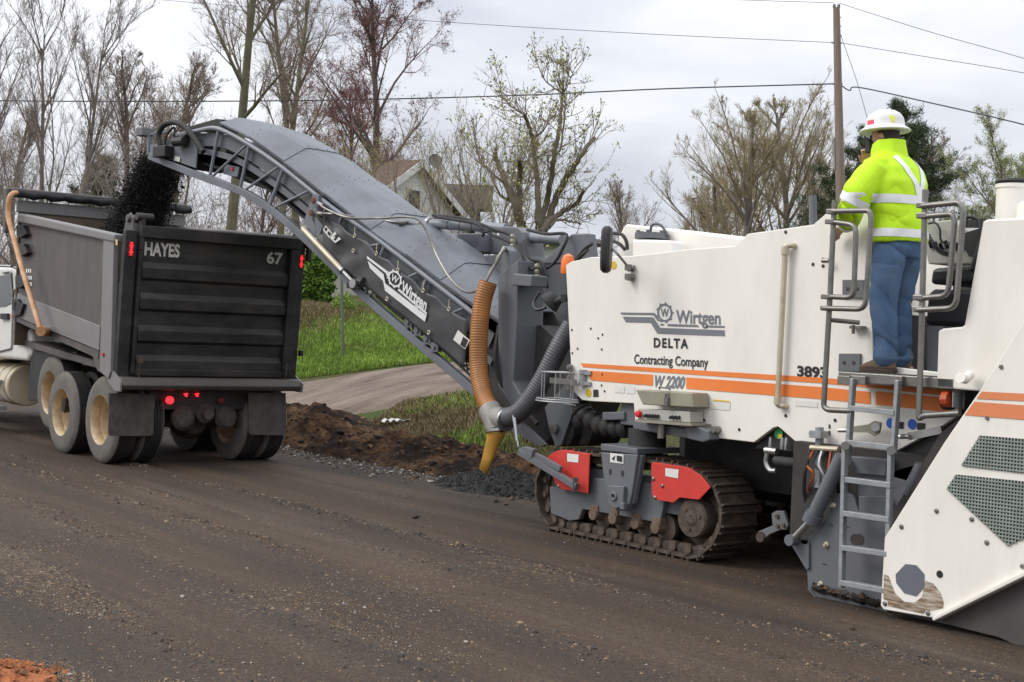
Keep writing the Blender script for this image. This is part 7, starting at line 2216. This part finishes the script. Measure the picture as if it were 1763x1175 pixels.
def bush(px, y0, y1, dep, wpx, label, cols, seed, n=14000, size=.05):
    a = PD(px, y1, dep); top = PD(px, y0, dep); w_ = wpx / PF * dep / 2; h_ = (top.z - a.z)
    root = thing('leafy_bush', (a.x, a.y, a.z - .3), label, 'bush')
    g = np.random.default_rng(seed)
    d = unit(g.normal(size=(n, 3))); r = g.random((n, 1)) ** .33
    lump = 1 + .28 * np.sin(d[:, :1] * 5 + seed) * np.cos(d[:, 1:2] * 6) + .16 * np.sin(d[:, 2:3] * 11 + d[:, :1] * 9)
    p = d * r * lump * np.array([w_, w_, h_ * .5]) + np.array([0, 0, h_ * .5 + .3])
    v, f = leaf_quads(p, size, g, .03)
    cm = np_mesh('foliage', v, f, cols, g.integers(0, len(cols), len(f)))
    o = bpy.data.objects.new('foliage', cm); COL.objects.link(o); o.parent = root
    t = MB()
    for k in range(7):
        an = g.uniform(0, 6.283); t.tube([root.location + V(0, 0, 0), root.location + V(math.cos(an) * w_ * .3, math.sin(an) * w_ * .3, h_ * .4), root.location + V(math.cos(an) * w_ * .6, math.sin(an) * w_ * .6, h_ * .75)], [.03, .02, .01], 6)
    t.build('stem', BK_B, root, split=False)
bush(540, 440, 528, 33.0, 66, 'bright green leafy bush between the tailgate and the grey house wall', [leafm('bush_a', (.10, .19, .025)), leafm('bush_b', (.06, .12, .02)), leafm('bush_c', (.15, .24, .04))], 4)
bush(590, 505, 560, 31.5, 40, 'low weeds at the foot of the metal post', [MG[0], MG[1]], 6, 1500, .03)
# brown thicket of saplings behind everything
def thicket(name, x0, x1, dep0, dep1, h0, h1, n, label, m, seed):
    g = np.random.default_rng(seed)
    xs_ = g.uniform(x0, x1, n); ds = g.uniform(dep0, dep1, n)
    st = []
    for x_, d_ in zip(xs_, ds):
        p = PD(x_, 560, d_); st.append((p.x, p.y, 0))
    st = np.array(st); st[:, 2] = T(st[:, 0], st[:, 1]) - .1
    H = g.uniform(h0, h1, n)
    d = unit(np.array([0, 0, 1.0]) + g.normal(size=(n, 3)) * .16)
    P = np.empty((n, NPT, 3)); P[:, 0] = st; dd = d
    for i in range(1, NPT):
        dd = unit(dd + g.normal(size=d.shape) * .10); P[:, i] = P[:, i - 1] + dd * (H / (NPT - 1))[:, None]
    lv = [(P, np.full((n, NPT), .016) * np.linspace(1, .4, NPT)[None])]
    k2 = 7; bi = np.repeat(np.arange(n), k2); pi = g.integers(1, NPT, n * k2)
    s2 = P[bi, pi]; d2 = unit(np.repeat(dd, k2, 0) * .6 + g.normal(size=(n * k2, 3)) * .6 + np.array([0, 0, .3])); L2 = np.repeat(H, k2) * g.uniform(.12, .38, n * k2)
    for gen in range(2):
        Q = s2[:, None] + d2[:, None] * (L2[:, None] * np.linspace(0, 1, NPT)[None])[..., None] + g.normal(size=(len(s2), NPT, 3)) * .03
        Q[:, 0] = s2
        lv.append((Q, np.full((len(Q), NPT), .010) * np.linspace(1, .5, NPT)[None]))
        bi = np.repeat(np.arange(len(Q)), 3); s2 = Q[bi, g.integers(1, NPT, len(bi))]; d2 = unit(d2[bi] + g.normal(size=(len(bi), 3)) * .7); L2 = L2[bi] * .5
    v, f = tubes_np(lv, (3,) * len(lv))
    o = bpy.data.objects.new(name, np_mesh(name, v, f, [m])); COL.objects.link(o)
    tag(o, label, 'thicket', kind='stuff')
thicket('sapling_thicket', -60, 640, 55, 80, 2.5, 6.5, 420, 'brown thicket of bare saplings behind the truck', TW_B, 5)
thicket('sapling_thicket', 640, 1250, 60, 95, 1.8, 4.0, 300, 'low brown hedge of saplings behind the houses', TW_B, 6)
thicket('sapling_thicket', 1180, 1800, 62, 90, 2.0, 5.0, 330, 'brown brush along the field behind the milling machine', TW_G, 7)

# ------------------------------------------------------------------ houses
RH_, FH_ = Vector((RT.x, RT.y, 0)).normalized(), Vector((FW.x, FW.y, 0)).normalized()
def siding(name, col):
    m, n, l, b = node_mat(name)
    tc = n.new('ShaderNodeTexCoord'); wv = n.new('ShaderNodeTexWave'); wv.wave_type = 'BANDS'; wv.bands_direction = 'Z'; wv.wave_profile = 'SAW'
    wv.inputs['Scale'].default_value = .314 / .15; l.new(tc.outputs['Object'], wv.inputs['Vector'])
    base = ramp(n, l, nz(n, l, tc.outputs['Object'], 2.0, 4), [(.3, tuple(c * .9 for c in col)), (.7, col)])
    l.new(base, b.inputs['Base Color']); b.inputs['Roughness'].default_value = .6
    bump(n, l, b, wv.outputs['Fac'], .9, .02)
    return m
M_SIDE_W, M_SIDE_G = siding('white_siding', (.80, .80, .78)), siding('grey_siding', (.42, .40, .36))
M_ROOF_R = mat('russet_shingles', (.12, .075, .057), .9, var=.3, scale=6, bump=.5, bscale=30)
M_ROOF_D = mat('dark_shingles', (.045, .036, .032), .9, var=.3, scale=6, bump=.5, bscale=30)
M_TRIM = mat('white_trim', (.68, .68, .66), .5, var=.04)
def gable_house(px, y_apex, dep, d_dir, hw, rise, Lr, label, wall, roof, win=True, eave=.35):
    w_dir = Vector((-d_dir.y, d_dir.x, 0));
    if w_dir.dot(RH_) < 0: w_dir = -w_dir
    ap = PD(px, y_apex, dep); gz = t1(ap.x, ap.y) - .3
    root = thing('house', (ap.x, ap.y, gz), label, 'house')
    ez = ap.z - rise
    A = V(ap.x, ap.y, 0)
    t = MB(); sec = [A - w_dir * hw + V(0, 0, gz), A + w_dir * hw + V(0, 0, gz), A + w_dir * hw + V(0, 0, ez), A + V(0, 0, ap.z - .06), A - w_dir * hw + V(0, 0, ez)]
    t.prism(sec, d_dir * Lr); wl2 = t.build('wall', wall, root)
    for s_ in (-1, 1):
        t = MB(); sl = rise / hw; e = hw + eave
        a0 = A - d_dir * .3 + V(0, 0, ap.z); a1 = A - d_dir * .3 + w_dir * (s_ * e) + V(0, 0, ap.z - sl * e)
        t.prism([a0, a1, a1 + V(0, 0, .10), a0 + V(0, 0, .10)], d_dir * (Lr + .6)); t.build('roof', roof, root)
        t = MB(); t.prism([a0 - d_dir * .03 + V(0, 0, -.12), a1 - d_dir * .03 + V(0, 0, -.12), a1 - d_dir * .03 + V(0, 0, .12), a0 - d_dir * .03 + V(0, 0, .12)], d_dir * .03); t.build('rake_board', M_TRIM, root)
    if win:
        c = A + V(0, 0, ap.z - rise * .60) - d_dir * .02 - w_dir * .05
        t = MB(); t.obox(c, w_dir * .36, d_dir * .03, V(0, 0, .42)); wo = t.build('window', M_TRIM, root)
        t = MB(); t.obox(c - d_dir * .03, w_dir * .29, d_dir * .012, V(0, 0, .35)); t.build('pane', M_GLASS, wo)
    return root, A, w_dir, ez, gz
d1_ = (RH_ * -.85 + FH_ * .53).normalized()
hs, A_, wd_, ez_, gz_ = gable_house(715, 281, 42, d1_, 3.4, 2.0, .7, 'white gabled house with russet roof behind the conveyor', M_SIDE_W, M_ROOF_R, eave=.1)
t = MB(); c = A_ - wd_ * 3.41 + d1_ * 1.1 + V(0, 0, 0); t.box((c.x - .06, c.y - .06, gz_), (c.x + .06, c.y + .06, ez_)); t.build('porch_post', mat('brown_post', (.13, .06, .04), .7), hs)
# grey low wing in front
p = PD(600, 525, 36.5); q = PD(660, 525, 36.5); w2 = (RH_ * .97 - FH_ * .24).normalized()
gx = thing('shed', (p.x, p.y, t1(p.x, p.y) - .2), 'low grey clapboard shed at the top of the grass bank', 'shed')
c = PD(605, 500, 37.0); z0 = PD(605, 530, 37).z; z1 = PD(605, 452, 37).z
t = MB(); t.obox(V(c.x, c.y, (z0 + z1) / 2) + FH_ * 1.0 + w2 * .7, w2 * 1.6, w2.cross(V(0, 0, 1)) * .9, V(0, 0, (z1 - z0) / 2)); t.build('wall', M_SIDE_G, gx)
t = MB(); t.obox(V(c.x, c.y, z1 + .06) + FH_ * 1.0 + w2 * .7, w2 * 1.8, w2.cross(V(0, 0, 1)) * 1.1, V(0, 0, .06)); t.build('roof', M_ROOF_D, gx)
gable_house(800, 321, 50, (RH_ * .93 + FH_ * .36).normalized(), 3.0, 1.6, 5.0, 'house with dark shingle roof right of the white gable', M_SIDE_W, M_ROOF_D, win=False) if False else None
# dark-roofed house: its front slope faces the road
def slope_house(xl, xr, y_top, y_eave, dep, label):
    a, b_ = PD(xl, y_top, dep), PD(xr, y_top, dep)
    root = thing('house', (a.x, a.y, t1(a.x, a.y) - .3), label, 'house')
    gz = t1(a.x, a.y) - .3; ze = PD(xl, y_eave, dep).z; zr = (a.z + b_.z) / 2
    u = (b_ - a); u.z = 0; L = u.length; u.normalize(); n_ = V(u.y, -u.x, 0)
    if n_.dot(FH_) > 0: n_ = -n_
    half = 2.4
    t = MB(); A = V(a.x, a.y, 0)
    t.prism([A + n_ * half + V(0, 0, gz), A - n_ * half + V(0, 0, gz), A - n_ * half + V(0, 0, ze), A + V(0, 0, zr - .08), A + n_ * half + V(0, 0, ze)], u * L); t.build('wall', M_SIDE_W, root)
    for s_ in (-1, 1):
        t = MB(); sl = (zr - ze) / half; e = half + .4
        t.prism([A - u * .3 + V(0, 0, zr), A - u * .3 + n_ * (s_ * e) + V(0, 0, zr - sl * e), A - u * .3 + n_ * (s_ * e) + V(0, 0, zr - sl * e + .1), A - u * .3 + V(0, 0, zr + .1)], u * (L + .6 + (.5 if s_ > 0 else 0))); t.build('roof', M_ROOF_D, root)
    return root
slope_house(752, 812, 322, 366, 49, 'house with dark shingle roof right of the white gable')
lw = slope_house(885, 985, 414, 428, 40, 'low white outbuilding behind the machine front')
# satellite dish on a mast
q = PD(750, 277, 43.5); foot = PD(747, 318, 43.5)
t = MB(); nrm = (CO - q).normalized() * .8 + RH_ * .3 + V(0, 0, .35); nrm.normalize()
dish = thing('satellite_dish', (foot.x, foot.y, foot.z - 1.2), 'dark round satellite dish on a thin mast above the house roofs', 'satellite dish')
t.lathe(q - nrm * .06, nrm, [(0, .05), (.015, .14), (.05, .23), (.056, .235), (.045, .22), (.015, .12)], 26); t.build('reflector', mat('dish_grey', (.10, .10, .105), .6), dish, smooth=True)
t = MB(); t.tube([V(foot.x, foot.y, foot.z - 1.2), foot, q - nrm * .08], .022, 8); t.build('mast', M_GALV, dish)
t = MB(); t.tube([q + V(0, 0, -.2), q + nrm * .28 + V(0, 0, -.12), q + nrm * .33], .01, 6); t.build('feed_arm', M_GALV, dish)

# ------------------------------------------------------------------ poles and wires
M_POLE = mat('pole_wood', (.24, .185, .15), .85, var=.2, scale=4, stretch=(6, 6, .4), bump=.05)
dp = 43.0
ptop, pb = PD(1440, 14, dp), PD(1452, 560, dp)
z0 = t1(pb.x, pb.y) - .3
dirp = (pb - ptop); pbot = ptop + dirp * ((ptop.z - z0) / (ptop.z - pb.z))
pole = thing('utility_pole', tuple(pbot), 'tall weathered wooden utility pole left of the worker', 'utility pole')
t = MB(); t.tube([pbot, pbot.lerp(ptop, .5), ptop], [.17, .145, .105], 14); t.build('pole_shaft', M_POLE, pole, smooth=True)
for sx in (-1, 1):
    t = MB(); q = ptop + RH_ * (.07 * sx) + V(0, 0, .0); t.lathe(q, V(0, 0, 1), [(0, .03), (.03, .06), (.06, .04), (.09, .055), (.12, .03)], 12); t.build('insulator', mat('insulator', (.2, .19, .2), .3), pole, smooth=True)
def pole_at(y):
    f = (y - 14) / (560 - 14); return ptop.lerp(pb, f)
t = MB()
for y in (74, 145):
    q = pole_at(y); t.cyl(q - RH_ * .18, q + RH_ * .14, .03, 8)
for y in (30, 45, 62): q = pole_at(y); t.cyl(q + RH_ * .1, q + RH_ * .15, .015, 6)
t.build('pole_bolt', M_GALV, pole)
t = MB(); q = pole_at(265); t.cyl(pole_at(238) - RH_ * .17, pole_at(292) - RH_ * .17, .03, 8); t.build('conduit', M_GALV, pole)
def wire(pts, r, label):
    t = MB(); t.tube(smooth_pts(pts, 10), r, 5); o = t.build('overhead_wire', mat('wire', (.06, .06, .065), .6), None, smooth=True); tag(o, label, 'wire', 'overhead wires')
wire([pole_at(12) - RH_ * .07 + V(0, 0, .12), PD(1230, -2, 44), PD(900, -20, 48), PD(400, -45, 55)], .009, 'topmost overhead wire running left from the pole top')
wire([pole_at(74) - RH_ * .15, PD(1100, 58, 44.5), PD(720, 35, 47), PD(300, 2, 52), PD(-60, -30, 58)], .009, 'second overhead wire running left from the pole')
wire([pole_at(145) - RH_ * .15, PD(1150, 153, 44), PD(880, 165, 45), PD(550, 173, 46.5), PD(200, 175, 48), PD(-80, 173, 50)], .022, 'thick lower overhead cable running left behind the conveyor')
wire([pole_at(12) + RH_ * .07 + V(0, 0, .12), PD(1600, 55, 41), PD(1763, 101, 39), PD(2000, 175, 36)], .009, 'topmost overhead wire running right from the pole top')
wire([pole_at(74) + RH_ * .12, PD(1600, 99, 41), PD(1763, 126, 39), PD(2000, 172, 36)], .009, 'second overhead wire running right from the pole')
wire([pole_at(148) + RH_ * .12, PD(1463, 156, 42.8), PD(1480, 151, 42.5), PD(1600, 177, 41), PD(1763, 215, 39), PD(2000, 280, 36)], .02, 'thick lower overhead cable running right above the hard hat')
wire([pole_at(58) + RH_ * .1, PD(1475, 140, 42), PD(1495, 210, 41), PD(1530, 330, 39)], .010, 'slanting guy wire right of the utility pole')
# light pole, posts
a, b_ = PD(1229, 322, 58), PD(1234, 420, 58)
lp_ = thing('light_pole', (b_.x, b_.y, t1(b_.x, b_.y) - .2), 'thin dark light pole before the round bare tree', 'light pole')
t = MB(); t.tube([V(b_.x, b_.y, t1(b_.x, b_.y) - .2), b_, a], [.11, .10, .075], 10); t.build('pole_shaft', mat('dark_pole', (.10, .075, .065), .8), lp_, smooth=True)
t = MB(); t.tube([PD(1230, 345, 58), PD(1212, 338, 58), PD(1198, 340, 58)], .025, 6); t.build('lamp_arm', M_GALV, lp_)
t = MB(); t.lathe(PD(1195, 341, 58), V(0, 0, -1), [(-.06, .05), (0, .16), (.05, .12), (.07, .02)], 14); t.build('lamp_head', M_TRIM, lp_, smooth=True)
gh = ground_hit(591, 618)
dg_ = (gh - CO).dot(FW)
t = MB(); pt = PD(588, 455, dg_); t.bar(gh - V(0, 0, .1), pt, .05, .035); o = t.build('sign_post', mat('green_post', (.10, .12, .085), .6, var=.15), None); tag(o, 'thin green steel post standing on the grass bank', 'post')
# scrap of white plastic in the grass
P0 = ground_hit(688, 738)
t = MB(); g = random.Random(4); n_ = 12
vs, fs = [], []
for i in range(n_ + 1):
    for j in range(4):
        vs.append((P0.x + (RT * (-.28 + .56 * i / n_)).x + (FH_ * (.06 * j)).x, P0.y + (RT * (-.28 + .56 * i / n_)).y + (FH_ * (.06 * j)).y, t1(P0.x, P0.y) + .06 + .07 * g.random()))
for i in range(n_):
    for j in range(3):
        q = i * 4 + j; fs.append((q, q + 4, q + 5, q + 1))
t.add(vs, fs); o = t.build('plastic_scrap', mat('white_plastic', (.6, .58, .54), .5, var=.05), None); so_ = o.modifiers.new('s', 'SOLIDIFY'); so_.thickness = .006
tag(o, 'crumpled scrap of white plastic in the grass by the driveway', 'litter')
